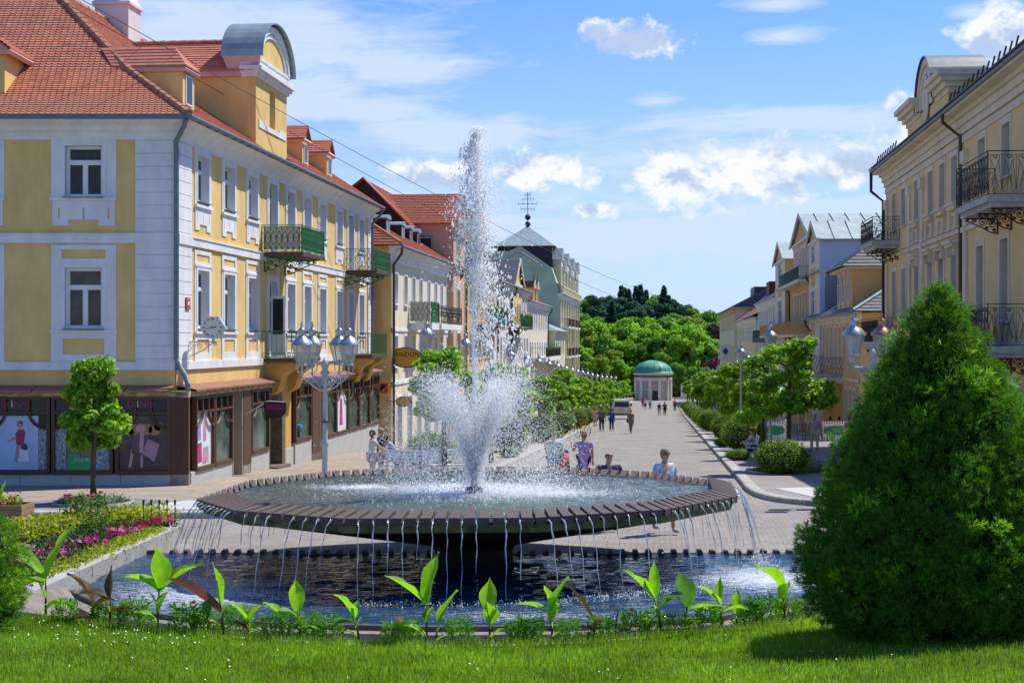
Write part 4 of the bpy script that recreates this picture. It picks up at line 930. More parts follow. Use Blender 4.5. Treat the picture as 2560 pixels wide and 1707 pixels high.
def wavy(name, poly, z, m, amp, parent, step, sx, sy, seed, kind=None):
    bm = bmesh.new(); xs_ = [p[0] for p in poly]; ys_ = [p[1] for p in poly]; x0, x1, y0, y1 = min(xs_), max(xs_), min(ys_), max(ys_)
    X = np.arange(x0, x1 + step, step); Y = np.arange(y0, y1 + step, step * .8); pv = np.array(poly)
    def inside(x, y):
        c = False; j = len(poly) - 1
        for i in range(len(poly)):
            (xi, yi), (xj, yj) = poly[i], poly[j]
            if (yi > y) != (yj > y) and x < (xj - xi) * (y - yi) / (yj - yi) + xi: c = not c
            j = i
        return c
    q = np.random.RandomState(seed); GX, GY = np.meshgrid(X, Y); Z = np.zeros_like(GX)
    for k in range(46):
        a = q.uniform(0, 6.283); f = q.uniform(3, 26); ax = math.cos(a) * f * sx; ay = math.sin(a) * f * sy; Z += np.sin(GX * ax + GY * ay + q.uniform(0, 6.28)) * (4.5 / (f + 3)) * q.uniform(.5, 1)
    Z *= amp / 1.6; n_, m_ = GX.shape; V = np.stack([GX, GY, Z + z], 2).reshape(-1, 3); ins = np.array([[inside(GX[i, j] + step / 2, GY[i, j] + step * .4) for j in range(m_)] for i in range(n_)])
    F = [(i * m_ + j, i * m_ + j + 1, (i + 1) * m_ + j + 1, (i + 1) * m_ + j) for i in range(n_ - 1) for j in range(m_ - 1) if ins[i, j]]
    return bulk(name, V, F, m, parent, smooth=True)
wavy('basin_water', [(p.x * .97, p.y * .97) for p in outer], RZ - .075, WUP, .0075, FT, .055, 1.2, 1.2, 3)
# nozzle
w = MB(); w.lathe([(.0, 1.2), (.05, 1.2), (.05, 1.33), (.12, 1.33), (.12, 1.30), (.15, 1.3), (.15, 1.2)], 10); w.build('nozzle', DARKM, FT)
SPR = mat('spray', (.97, .98, 1.0), .25, .5, alpha=.7, trans=.68, ttint=(1, 1, 1)); MIST = mat('fine_mist', (.98, .99, 1.0), .6, .2, alpha=.36, trans=.68, ttint=(1, 1, 1)); WSTR = mat('falling_water', (.80, .85, .88), .1, .9, .4, 60, alpha=.7, vcol=(.40, .45, .45), vdet=1)
rs = np.random.RandomState(5)
def drops(name, P, r, el, m, parent=FT):
    """octahedral drops, stretched along their travel"""
    P = np.asarray(P, float); k = len(P); r = np.asarray(r)[:, None]; el = np.asarray(el, float)
    o = np.array([(1, 0, 0), (0, 1, 0), (-1, 0, 0), (0, -1, 0)], float); V = np.zeros((k, 6, 3))
    for i in range(4): V[:, i] = P + o[i] * r
    V[:, 4] = P + el * r + np.array([0, 0, 1.]) * r; V[:, 5] = P - el * r - np.array([0, 0, 1.]) * r
    F = np.array([(0, 1, 4), (1, 2, 4), (2, 3, 4), (3, 0, 4), (1, 0, 5), (2, 1, 5), (3, 2, 5), (0, 3, 5)]); F = (np.arange(k)[:, None, None] * 6 + F[None]).reshape(-1, 3)
    return tag(bulk(name, V.reshape(-1, 3), F, m, parent, smooth=True), kind='stuff')
# falling streams, each its own
for (p, nrm, e) in streams:
    if rnd.random() < .11: continue
    v = rnd.uniform(.55, 1.0) * (1.15 if e in (0, 5, 6, 11) else .8); T_ = .46 if rnd.random() < .62 else rnd.uniform(.18, .42); m = MB(); pts = []; rad = []
    z0 = RZ - .04; wob = rnd.uniform(0, 6)
    for i in range(13):
        t = T_ * i / 12; q = p + nrm * (v * t + .01) + Vector((.008 * math.sin(wob + t * 40), .008 * math.cos(wob * 2 + t * 37), 0)); pts.append((q.x, q.y, z0 - 4.9 * t * t)); rad.append((.0105 - .0055 * i / 12) * rnd.uniform(.35, 1.6))
    m.tube(pts, rad, 5, 0)
    for i in range(7):
        t = T_ + .02 + rnd.random() * .06; q = p + nrm * (v * t) + Vector((rnd.gauss(0, .015), rnd.gauss(0, .015), 0)); z = z0 - 4.9 * t * t
        if z > .2: m.ball((q.x, q.y, z), rnd.uniform(.005, .011), 4)
    m.build('falling_stream', WSTR, FT, smooth=True)
# main jet: ragged core, spreading head, drops falling back on the right side
core = MB(); pts = []; rad = []
H0, H1 = 1.25, 7.1
for i in range(60):
    u = i / 59; z = H0 + (H1 - .3 - H0) * u; pts.append((-.02 + .05 * u + .03 * math.sin(u * 9), .02 * math.sin(u * 7), z)); rad.append((.028 + .045 * u + .05 * max(0, u - .75)) * rs.uniform(.7, 1.35) * (1 if u < .93 else .5))
core.tube(pts, [q * .5 for q in rad], 7); core.build('water_jet', SPR, FT, smooth=True)
def cloud(k, zf, cx, wx_, r0, r1, up=1.5):
    u = rs.rand(k); z = zf(u); c = cx(u); w_ = wx_(u); g1 = np.clip(rs.randn(k), -2.4, 2.4)
    P = np.stack([c + g1 * w_, rs.randn(k) * w_ * .9, z], 1); r = rs.uniform(r0, r1, k) * rs.rand(k) ** .5 + .003; el = np.stack([rs.randn(k) * .3, rs.randn(k) * .3, np.full(k, up) * rs.rand(k)], 1); return P, r, el
def multi(name, lst, m): P, r, e = zip(*lst); drops(name, np.vstack(P), np.concatenate(r), np.vstack(e), m)
multi('jet_drops', [cloud(2100, lambda u: 5.1 + 2.1 * u, lambda u: .03 + .05 * np.sin(u * 14) - .02 * u, lambda u: .04 + .13 * np.clip(1 - np.abs(u - .35) * 1.5, .12, 1), .005, .022),
                     cloud(1800, lambda u: 1.5 + 4 * u, lambda u: .03 * u, lambda u: .015 + .035 * u, .004, .011), cloud(700, lambda u: 2.6 + 3.2 * u, lambda u: .34 - .25 * u + .06 * np.sin(u * 30), lambda u: .06 + .04 * u, .005, .018, 3),
                     cloud(420, lambda u: 3.2 + 1.8 * u, lambda u: .75 - .5 * u, lambda u: .12 + .02 * u, .007, .022, 2), cloud(300, lambda u: 4.5 + 1.8 * u, lambda u: -.28 + .2 * u, lambda u: .08 + .02 * u, .006, .016, 1), cloud(500, lambda u: 2.0 + 4 * u, lambda u: .1 + 0 * u, lambda u: .42 + 0 * u, .004, .012, 1)], SPR)
def fan(k, v0, v1, a0, a1, r0, r1, tmax, jit, up=1.2, azf=None):
    t = tmax * rs.rand(k) ** .8; v = rs.uniform(v0, v1, k); a = np.radians(rs.uniform(a0, a1, k)); az = rs.rand(k) * 6.283 if azf is None else azf(k)
    hx = v * np.sin(a) * t; z = 1.32 + v * np.cos(a) * t - 4.9 * t * t; ok = z > 1.22; j = jit * (.25 + t * 1.6)
    P = np.stack([hx * np.cos(az) + rs.randn(k) * j, hx * np.sin(az) + rs.randn(k) * j, z + rs.randn(k) * j], 1)[ok]; vz = (v * np.cos(a) - 9.8 * t)[ok]; sp = up / 3
    r = (rs.uniform(r0, r1, k) * rs.rand(k) ** .6 + .002)[ok]; el = np.stack([(v * np.sin(a) * np.cos(az))[ok] * sp, (v * np.sin(a) * np.sin(az))[ok] * sp, vz * sp], 1); return P, r, el
lr = lambda k: np.where(rs.rand(k) < .5, 0, np.pi) + rs.randn(k) * .55
multi('spray', [fan(6500, 5.2, 6.3, 8, 14, .003, .010, 1.15, .035, azf=lr), fan(2000, 4.6, 6.0, 8, 20, .003, .010, 1.25, .07, 1.6), fan(1300, 5.4, 6.4, 14, 22, .003, .012, 1.3, .10, 1.6, lr)], SPR)
multi('mist', [fan(42000, 4.9, 6.2, 7, 16, .005, .012, 1.15, .06, 1.4, lr), fan(16000, 4.3, 6.1, 6, 22, .005, .012, 1.25, .10, 1.4), cloud(4000, lambda u: 1.3 + 1.5 * u, lambda u: 0 * u, lambda u: .10 + .3 * u, .005, .013), cloud(5000, lambda u: 4.6 + 2.4 * u, lambda u: .05 + 0 * u, lambda u: .10 + .12 * np.sin(u * 3), .004, .011), cloud(2500, lambda u: 2.2 + 2.8 * u, lambda u: .25 - .15 * u, lambda u: .12 + 0 * u, .004, .010)], MIST)
# splashes on the upper water
k = 3800; rr = np.abs(rs.randn(k)) * 1.15 + .2; aa = rs.rand(k) * 6.283; sel = rr < 3
P = np.stack([rr * np.cos(aa) * 1.1, rr * np.sin(aa) * .95 + .1, RZ - .07 + np.abs(rs.randn(k)) * .05], 1)[sel]
drops('splash_drops', P, (rs.uniform(.003, .010, k))[sel], np.stack([np.zeros(k), np.zeros(k), rs.rand(k) * 1.5], 1)[sel], SPR)

# ---------------------------------------------------------------- lower pool
WZ = .20; CH = 24.4
frontp = [(-6.05, 20.4), (-5.1, 19.0), (-4.0, 18.42), (-2.6, 18.0), (-.9, 17.8), (.8, 17.88), (2.5, 18.4), (3.9, 19.7), (5.0, 21.4), (5.6, 24.4)]
WPO = water_mat('pool_water', (.02, .055, .105), [(-4.3, 20.6, 2.6, 3.0, .98), (3.7, 21.9, 2.0, 2.4, 1.05), (0.2, 18.9, 3.4, .9, .72), (-4.8, 22.5, 1.2, 1.2, .6)], bump=.085, sc=(.8, 2.4, 1), bsc=2.6, foam_amt=.7)  # blue base colour stands in for the sky's reflection
tag(wavy('pool_water', [(x, y) for x, y in frontp] + [(-6.2, CH)], WZ, WPO, .010, None, .065, .75, 1.7, 9), kind='structure')
PW = thing('pool_wall', 'low dark stone wall round the lower fountain pool with a toothed back edge', 'wall', T(0, 18, 0))
DST = mat('dark_rim_stone', (.12, .095, .085), .5, .4, .4, 9, .3, 60)
m = MB(); fp = [Vector((x, y, 0)) for x, y in frontp]
def band(m, pts, w0, w1, z0, z1):
    for i in range(len(pts) - 1):
        def off(k, o):
            a = pts[max(k - 1, 0)]; b = pts[min(k + 1, len(pts) - 1)]; t = (b - a).normalized(); return pts[k] + Vector((t.y, -t.x, 0)) * o
        A0, A1, B0, B1 = off(i, w0), off(i, w1), off(i + 1, w0), off(i + 1, w1)
        c = [(A0.x, A0.y), (B0.x, B0.y), (B1.x, B1.y), (A1.x, A1.y)]
        m.add([(x, y, z0) for x, y in c] + [(x, y, z1) for x, y in c], [(4, 5, 6, 7), (0, 1, 5, 4), (2, 3, 7, 6)])
band(m, fp, -.02, .07, -.3, .285); m.build('rim', DST, PW, M=T(0, -18, 0))
m = MB(); band(m, fp, .07, .28, -.3, .225); m.build('ledge', mat('worn_stone_ledge', (.26, .22, .19), .7, .3, .4, 5, .3, 40), PW, M=T(0, -18, 0))
m = MB(); m.box(-6.3, 9, CH, CH + .16, -.2, .20); m.build('back_wall', DST, PW, M=T(0, -18, 0))
m = MB(); m.box(-6.35, -5.85, CH - .03, CH + .1, .2, .26); m.build('beam', DST, PW, M=T(0, -18, 0))
for i in range(54):
    x = -5.65 + i * .212; m = MB(); m.prism([(x, CH - .04, .2), (x + .11, CH - .04, .2), (x + .09, CH - .04, .262), (x + .02, CH - .04, .262)], (0, .2, 0)); m.build('rim_tooth', DST, PW, M=T(0, -18, 0))
wb = MB(); wb.box(-5.6, 9.2, CH + .17, CH + .62, -.02, .03); tag(wb.build('paving_slab', mat('pale_kerb_band', (.50, .48, .46), .8, .25, .15, 3)), kind='structure')
# streams' splashes on the pool
k = 2600; th = rs.uniform(-.35, 3.49, k); rad_ = 1 + rs.randn(k) * .03; 
pp = []
for i in range(k):
    p, nr, e = streams[rs.randint(len(streams))]; q = FO + p + nr * (.42 + rs.randn() * .08)
    if q.y < CH - .1: pp.append((q.x + rs.randn() * .07, q.y + rs.randn() * .07, WZ + abs(rs.randn()) * .035))
ps = drops('pool_splashes', pp, rs.uniform(.003, .009, len(pp)), np.stack([np.zeros(len(pp)), np.zeros(len(pp)), rs.rand(len(pp)) * 1.5], 1), SPR, None)
tag(ps, 'white splashes where the falling streams hit the dark pool', 'splashes')

# ---------------------------------------------------------------- lawn, bed and edging in front
def lerpx(tab, x):
    if x <= tab[0][0]: return tab[0][1]
    for (a, b), (c, d) in zip(tab, tab[1:]):
        if x <= c: return b + (d - b) * (x - a) / (c - a)
    return tab[-1][1]
GE = [(-9, 17.0), (-6.5, 16.3), (-5.0, 15.64), (-4.1, 15.1), (-3.26, 14.77), (-2, 14.38), (-.74, 14.2), (.6, 14.3), (1.8, 14.75), (3.2, 15.6), (4.5, 16.8), (9, 20)]
RE = [(-9, 24), (-6.4, 19.3), (-6.05, 20.0), (-5.1, 18.72), (-4.0, 18.14), (-2.6, 17.72), (-.9, 17.52), (.8, 17.6), (2.5, 18.12), (3.9, 19.4), (5.0, 21.1), (9, 24)]
def lawn_z(x, y): return 2.1 - (2.1 - .76) * min(1, max(0, y) / lerpx(GE, x)) + .02 * math.sin(x * 1.3) * math.sin(y * .9)
GRS = mat('grass', (.22, .39, .03), .6, .25, .5, .9, trans=.45, island=.38)
SOILG = mat('grass_ground', (.10, .18, .02), .95, .1, .5, 9)
xs = list(np.linspace(-9, 9, 37)); V = []; us_ = [-.5, 0, .3, .5, .6, .7, .8, .9, 1]
for x in xs:
    for u in us_: y = lerpx(GE, x) * u; V.append((x, y, lawn_z(x, y)))
F = [(i * 9 + j, (i + 1) * 9 + j, (i + 1) * 9 + j + 1, i * 9 + j + 1) for i in range(36) for j in range(8)]
tag(bulk('lawn', V, F, SOILG), kind='structure')
def bed_z(x, y): a, b = lerpx(GE, x), lerpx(RE, x); u = (y - a) / (b - a); return .76 - .06 * min(1, u / .18) - (.62 if x > -6 else .3) * max(0, (u - .18)) / .82
for nm, mt, u0, u1 in (('bed_soil', SOIL, 0, .2), ('path_strip', mat('worn_concrete', (.25, .215, .18), .85, .25, .35, 3, .4, 30), .2, 1)):
    V = []; us_ = list(np.linspace(u0, u1, 7))
    for x in xs:
        for u in us_: a, b = lerpx(GE, x), lerpx(RE, x); y = a + (b - a) * u; V.append((x, y, bed_z(x, y)))
    tag(bulk(nm, V, [(i * 7 + j, (i + 1) * 7 + j, (i + 1) * 7 + j + 1, i * 7 + j + 1) for i in range(36) for j in range(6)], mt), kind='structure')
# pale edging strips between lawn and bed
ed = thing('edging', 'narrow pale stone edging between the lawn and the canna bed', 'edging', T(0, 14.5, .8)); x = -5.6
while x < 4.2:
    m = MB(); a, b = x + .01, x + .79; ya, yb = lerpx(GE, a), lerpx(GE, b); za, zb = lawn_z(a, ya) + .012, lawn_z(b, yb) + .012
    m.add([(a, ya, za - .1), (b, yb, zb - .1), (b, yb + .09, zb - .1), (a, ya + .09, za - .1), (a, ya, za), (b, yb, zb), (b, yb + .09, zb), (a, ya + .09, za)], [(0, 1, 5, 4), (4, 5, 6, 7), (2, 3, 7, 6), (1, 2, 6, 5), (3, 0, 4, 7)]); m.build('edging_stone', STONE, ed, M=T(0, -14.5, -.8)); x += .8
def blades(name, N, xr, yf, zf, h0, h1, w, m, dens=None):
    X = rs.uniform(xr[0], xr[1], N); U = rs.rand(N); Y = np.array([yf(x, u) for x, u in zip(X, U)]); Z = np.array([zf(x, y) for x, y in zip(X, Y)])
    a = rs.rand(N) * 6.283; h = rs.uniform(h0, h1, N); ln = rs.randn(N) * .45; lb = rs.rand(N) * 6.283
    d = np.stack([np.cos(a), np.sin(a), np.zeros(N)], 1) * (w * rs.uniform(.6, 1.3, N))[:, None]; B = np.stack([X, Y, Z], 1); tip = B + np.stack([np.cos(lb) * ln * h, np.sin(lb) * ln * h, h], 1)
    V = np.stack([B - d, B + d, tip], 1).reshape(-1, 3); F = np.arange(N * 3).reshape(-1, 3); return tag(bulk(name, V, F, m), kind='stuff')
gr = blades('lawn_grass', 95000, (-5.8, 5.8), lambda x, u: 10.6 + (lerpx(GE, x) - 10.6) * u, lawn_z, .025, .07, .0055, GRS); tag(gr, 'short green lawn grass sloping down towards the flower bed', 'grass')
gr = blades('lawn_grass', 5000, (-5.8, 4.8), lambda x, u: lerpx(GE, x) - .12 + .16 * u, lawn_z, .05, .12, .006, GRS); tag(gr, 'taller tufts of grass hanging over the stone edging', 'grass')
# daisies
DAI = mat('daisy_white', (.78, .78, .74), .7, .2); k = 95; V = []; F = []
for i in range(k):
    if i < 55: x = rnd.gauss(-4.2, .8); u = 1 - abs(rnd.gauss(0, .05)) - .01
    elif i < 70: x = rnd.gauss(3, .3); u = rnd.uniform(.78, .95)
    else: x = rnd.uniform(-5, 4); u = rnd.uniform(.74, .98)
    y = lerpx(GE, x) * u; z = lawn_z(x, y) + .045; rq = rnd.uniform(.005, .010); o = len(V); V += [(x + rq * math.cos(t), y + rq * math.sin(t), z + .004 * math.sin(t * 2)) for t in np.linspace(0, 6.283, 9)[:-1]] + [(x, y, z + .007)]; F += [(o + q, o + (q + 1) % 8, o + 8) for q in range(8)]
tag(bulk('daisies', V, F, DAI), 'tiny white daisies scattered through the lawn', 'daisies', kind='stuff')

# leaf helper: a curved blade leaf, local base at origin
def leaf(m, base, dirv, L_, W_, droop=.5, fold=.25, twist=0, mi=0, up=Vector((0, 0, 1)), ns_=9):
    d = Vector(dirv).normalized(); s = d.cross(up); s = s.normalized() if s.length > 1e-4 else Vector((1, 0, 0)); p = Vector(base); rows = []; dd = d.copy()
    s = Matrix.Rotation(twist, 3, d) @ s
    for i in range(ns_ + 1):
        u = i / ns_; w_ = W_ * .5 * (math.sin(math.pi * min(1, u * .93 + .07)) ** .8) * (1 if u < .55 else (1 - ((u - .55) / .45) ** 2.4)); nn = s.cross(dd).normalized()
        wv = nn * (W_ * .07 * math.sin(u * 9 + L_ * 20)); rows.append([p - s * w_ + nn * w_ * fold + wv, p - s * w_ * .5 + nn * w_ * fold * .45, p, p + s * w_ * .5 + nn * w_ * fold * .45, p + s * w_ + nn * w_ * fold - wv])
        dd = (dd + Vector((0, 0, -1)) * droop * .22 * u).normalized(); p = p + dd * L_ / ns_
    vs = [tuple(v) for r in rows for v in r]; fs = [(i * 5 + j, i * 5 + j + 1, i * 5 + j + 6, i * 5 + j + 5) for i in range(ns_) for j in range(4)]; m.add(vs, fs, mi)
def stripes(name, c1, c2, tr):
    m = mat(name, c1, .55, .28, .35, 14, trans=tr, vcol=c2); return m
CG = stripes('canna_green', (.26, .50, .03), (.17, .40, .03), .48); CB = stripes('canna_bronze', (.12, .055, .03), (.05, .06, .02), .3); CP = mat('canna_purple', (.24, .09, .12), .4, .4, .3, 8, trans=.2); CG2 = stripes('canna_blue_green', (.10, .25, .06), (.07, .19, .05), .35); STEM = mat('canna_stem', (.10, .035, .03), .5, .4)
def canna(px, base_y, top_y, leaves, label, lean=0, mt=CG):
    """px, base_y, top_y as seen in the photo give X and height; the plant stands in the bed"""
    Yb = None; x = 0; y = 15.
    for _ in range(6): x = (px - 1280) / 3700 * y; y = lerpx(GE, x) + .28
    zb = bed_z(x, y) - .01; H = (base_y - top_y) / 3700 * y; t = thing('canna_plant', label, 'canna', T(x, y, zb), 'young canna plants in the bed')
    m = MB(); sh_ = H * .52; m.tube([(0, 0, -.03), (lean * .3, 0, sh_ * .5), (lean, 0, sh_)], [.014, .012, .008], 6); m.build('stem', STEM, t, smooth=True)
    leaves = leaves + [(.22, rnd.choice((-70, 60)), .30, .13, 38, 0, .8, mt), (.5, rnd.choice((-40, 35)), .26, .10, 62, 0, .4, None)]
    for (hf, ang, L_, W_, el_, tw, dr, mm) in leaves:
        b = Vector((lean * hf, 0, sh_ * hf)); d = Vector((math.sin(R(ang)) * math.cos(R(el_)), math.cos(R(ang)) * -.35 * math.cos(R(el_)), math.sin(R(el_)))); q = MB(); leaf(q, b, d, L_ * H * 1.14, W_ * H * 1.15, dr, .55, R(tw)); q.build('leaf', mm or mt, t, smooth=True)
S_ = 1.0884
G, B_, P_, G2 = CG, CB, CP, CG2
cn = [
 (105, 1425, 1258, [(1, 60, .78, .27, 62, 20, .4, G), (1, -75, .72, .24, 45, -15, .7, G), (.9, -100, .5, .22, 10, 10, .5, G), (.35, 80, .33, .18, 10, 0, 1, G)], 'tall green canna with two broad leaves at the left end beside the flower wall', 0),
 (210, 1435, 1340, [(1, -70, .8, .42, 55, 0, .6, B_), (.8, 70, .5, .3, 30, 0, .8, B_), (.3, -80, .7, .3, 0, 0, 1, B_)], 'small bronze canna with drooping dark leaves, leftmost bronze one', .02),
 (252, 1432, 1318, [(1, 15, .62, .2, 80, 30, .2, B_), (1, -80, .62, .28, 25, 0, .9, B_), (.6, 85, .6, .2, 12, 0, .8, B_)], 'bronze canna with one upright dark red leaf near an orange marigold', .01),
 (362, 1450, 1276, [(1, -12, .55, .26, 78, 10, .2, G), (1, 70, .62, .25, 38, 15, .5, G), (1, -65, .46, .24, 35, 0, .9, G), (.5, 50, .3, .15, 60, 0, .5, G)], 'green canna with three spreading leaves in front of the pool left side', .015),
 (478, 1462, 1385, [(1, 20, .6, .35, 60, 0, .5, G2), (.8, -70, .6, .3, 30, 0, .8, G)], 'small pale canna beside the one with the purple leaf', 0),
 (512, 1462, 1322, [(1, -25, .62, .2, 70, 0, .3, G), (1, 3, .45, .12, 86, 60, .1, G), (.75, -85, .95, .24, 38, 50, .4, P_)], 'canna with a long purple rolled leaf reaching left', -.02),
 (570, 1455, 1384, [(1, -60, .8, .35, 50, 0, .7, G), (1, 55, .7, .35, 48, 0, .4, G), (.5, -40, .5, .3, 30, 0, .8, B_)], 'low green canna with small bronze lower leaf left of the third marigold', 0),
 (668, 1468, 1388, [(1, -55, .75, .4, 45, 0, .5, G)], 'leaning canna with a single pale green leaf', -.05),
 (690, 1468, 1340, [(1, -10, .52, .25, 76, 30, .2, G), (.8, -70, .42, .22, 25, 0, .9, G), (.45, 70, .36, .2, 10, 0, 1, G)], 'narrow upright canna with a twisted top leaf', -.03),
 (826, 1466, 1353, [(1, -40, .55, .38, 50, 0, .8, G), (.9, 30, .4, .2, 66, 0, .3, G), (.8, -70, .42, .25, 5, 0, .8, G2)], 'canna on a bent red stem with leaves folded to the left', -.06),
 (980, 1468, 1290, [(1, 32, .62, .24, 68, -10, .25, G), (1, -62, .58, .22, 38, 0, .35, G), (.6, 20, .15, .12, 70, 0, 0, G2)], 'tallest canna with two big pointed leaves below the fountain foot', 0),
 (1000, 1462, 1372, [(1, 45, .9, .38, 55, 0, .2, G)], 'single leaf canna leaning right beside the tallest canna', .03),
 (1125, 1468, 1327, [(1, 5, .5, .26, 85, 10, .1, G), (.65, -10, .34, .25, 65, 0, .5, G), (.65, 50, .3, .15, 60, 0, .5, G)], 'upright canna with a tight fan leaf under the middle of the bowl', 0),
 (1268, 1466, 1333, [(1, 40, .62, .30, 60, 0, .4, G), (.9, -30, .5, .26, 65, 0, .3, G), (1, -80, .6, .18, 25, 0, .7, G), (.7, 25, .4, .24, 50, 0, .5, G)], 'bushy light green canna with five leaves right of the bowl foot', 0),
 (1365, 1442, 1350, [(1, -60, .95, .28, 52, 0, .1, B_), (.6, 20, .4, .25, 30, 0, .8, P_), (.5, -30, .4, .2, 20, 0, .8, P_)], 'bronze canna arching left with orange brown leaf', 0),
 (1412, 1442, 1394, [(1, 25, .8, .14, 70, 0, .1, P_), (.6, 60, .8, .3, 20, 0, .8, P_)], 'small withered purple canna beside an orange marigold', .01),
 (1520, 1450, 1292, [(1, -50, .60, .24, 42, 0, .35, G), (1, -10, .52, .14, 80, 20, .1, G), (.75, 55, .42, .26, 35, 0, .6, G2)], 'tall canna leaning left with a narrow upright leaf', -.07),
 (1572, 1446, 1322, [(1, -25, .60, .34, 60, 20, .3, G2), (.9, 75, .6, .2, 12, 0, .4, G)], 'blue green canna with one broad ribbed leaf', .03),
 (1657, 1436, 1322, [(1, 0, .50, .18, 82, 30, .1, G), (1, -65, .55, .24, 45, 0, .7, G), (.7, 65, .5, .25, 20, 0, .8, G), (.6, -70, .5, .2, 20, 0, .6, G)], 'full green canna with narrow central leaf second from the right end', -.01),
 (1692, 1430, 1362, [(1, 5, .7, .3, 75, 0, .3, G), (.6, 70, .8, .25, 8, 0, .7, G2)], 'short canna squeezed beside the full green canna', 0),
 (1782, 1418, 1364, [(1, -40, .8, .4, 60, 0, .5, G)], 'short canna with one leaf beside the arching right end canna', 0),
 (1802, 1424, 1293, [(1, -50, .66, .30, 48, 15, 1.1, G), (.7, 15, .36, .25, 55, 0, .6, G)], 'green canna at the right end arching left over the pool', -.01)]
for (px, by, ty, lv_, lb, ln) in cn: canna(px * S_, by * S_ + 4, ty * S_, lv_, lb, ln)
# marigolds
MGL = mat('marigold_leaf', (.13, .34, .02), .6, .25, .3, 12, trans=.3, island=.35); ORG = mat('marigold_orange', (.80, .22, .01), .7, .2, .2, 30)
def clump(N, R_, H_, w, l, seed, flat_=.5, taper=.6):
    q = np.random.RandomState(seed); a = q.rand(N) * 6.283; rr_ = np.sqrt(q.rand(N)); zz_ = q.rand(N); rad2 = R_ * rr_ * (1 - taper * zz_)
    P = np.stack([rad2 * np.cos(a), rad2 * np.sin(a), H_ * zz_], 1); d = np.stack([np.cos(a) * .8 + q.randn(N) * .5, np.sin(a) * .8 + q.randn(N) * .5, flat_ + q.randn(N) * .5], 1); d /= np.linalg.norm(d, axis=1)[:, None]
    s = np.cross(d, q.randn(N, 3)); s /= np.linalg.norm(s, axis=1)[:, None]; L_ = (l * q.uniform(.6, 1.2, N))[:, None]; W_ = (w * q.uniform(.6, 1.2, N))[:, None] * .5
    V = np.stack([P, P + d * L_ * .5 - s * W_, P + d * L_, P + d * L_ * .5 + s * W_], 1).reshape(-1, 3); return V, np.arange(N * 4).reshape(-1, 4)
V, F = clump(520, .17, .24, .016, .07, 3, .6, .35); mgp = bulk('marigold_foliage', V, F, MGL); me_mg = mgp.data; bpy.data.objects.remove(mgp)
fl = MB()
for k in range(3): 
    for i in range(9): a = i * .698 + k * .3; r_ = .034 - k * .010; fl.add([(0, 0, .010 * k), (r_ * .8 * math.cos(a - .35), r_ * .8 * math.sin(a - .35), .008 + .011 * k), (r_ * math.cos(a), r_ * math.sin(a), .004 + .012 * k), (r_ * .8 * math.cos(a + .35), r_ * .8 * math.sin(a + .35), .008 + .011 * k)], [(0, 1, 2, 3)])
fl.ball((0, 0, .012), .02, 6, sz=.8); me_fl = fl.mesh('flower', ORG)
mgs = [(150, 0), (237, 'left'), (310, 0), (428, 'between the third and fourth cannas'), (468, 0), (545, 0), (628, 0), (700, 0), (755, 0), (905, 'left of the tallest canna'), (935, 0), (1055, 0), (1188, 0), (1215, 0), (1305, 0), (1380, 0), (1457, 'beside the withered canna'), (1500, 0), (1560, 0), (1625, 0), (1720, 0), (1745, 0), (1812, 'at the right end under the arching canna'), (1850, 0)]
for i, (px, f) in enumerate(mgs):
    y = 15.
    for _ in range(5): x = (px * S_ - 1280) / 3700 * y; y = lerpx(GE, x) + .24 + .1 * (i % 3)
    lb = 'marigold with an orange bloom ' + f if f else 'bushy green marigold without open flowers among the cannas'
    t = thing('marigold_plant', lb, 'marigold', T(x, y, bed_z(x, y), rnd.random() * 6, rnd.uniform(.8, 1.15)), 'marigolds in the canna bed'); put('foliage', me_mg, t)
    if f: put('flower', me_fl, t, T(.03, -.06, .27))
# ---------------------------------------------------------------- raised flower bed at the left of the pool
FW = thing('flower_bed_wall', 'pale concrete wall of the raised flower bed along the left pool side', 'wall', T(-6.1, 22, 0))
m = MB()
def wallseg(m, a, b, w_, z0, z1a, z1b): 
    a, b = Vector((*a, 0)), Vector((*b, 0)); t = (b - a).normalized(); nn = Vector((-t.y, t.x, 0)) * w_; c = [a, b, b + nn, a + nn]; zz_ = [z1a, z1b, z1b, z1a]
    m.add([(p.x, p.y, z0) for p in c] + [(p.x, p.y, z) for p, z in zip(c, zz_)], [(0, 1, 5, 4), (4, 5, 6, 7), (1, 2, 6, 5), (2, 3, 7, 6), (3, 0, 4, 7)])
segs = [((-6.32, 18.7), (-6.2, 21.2)), ((-6.2, 21.22), (-6.05, 23.8)), ((-6.05, 23.82), (-5.9, 26.15))]
for a, b in segs: m = MB(); wallseg(m, a, b, .28, -.2, .42, .42); m.build('wall_panel', CONC, FW, M=T(6.1, -22, 0))
for a, b in (((-5.9, 26.15), (-6.3, 27.9)), ((-6.3, 27.9), (-8.9, 28.2)), ((-8.9, 28.2), (-8.7, 25.2)), ((-8.7, 25.0), (-7.75, 24.1)), ((-7.75, 24.1), (-7.6, 18.9))): m = MB(); wallseg(m, a, b, .16, -.2, .34, .34); m.build('wall_panel', CONC, FW, M=T(6.1, -22, 0))
m = MB(); m.poly([(x, y, z) for x, y, z in [(-6.4, 18.0, .42), (-6.2, 26.0, .34), (-6.5, 27.7, .3), (-8.7, 28.0, .28), (-8.6, 25.2, .3), (-7.7, 24.2, .3), (-7.6, 18.0, .40)]]); tag(m.build('bed_soil', SOIL), kind='structure')
m = MB(); m.poly([(x, y, z) for x, y, z in [(-12, 15.5, .62), (-6.4, 15.7, .62), (-6.4, 19.2, .40), (-7.4, 22.5, .1), (-12, 22.5, .1)]]); tag(m.build('lawn', SOILG), kind='structure')
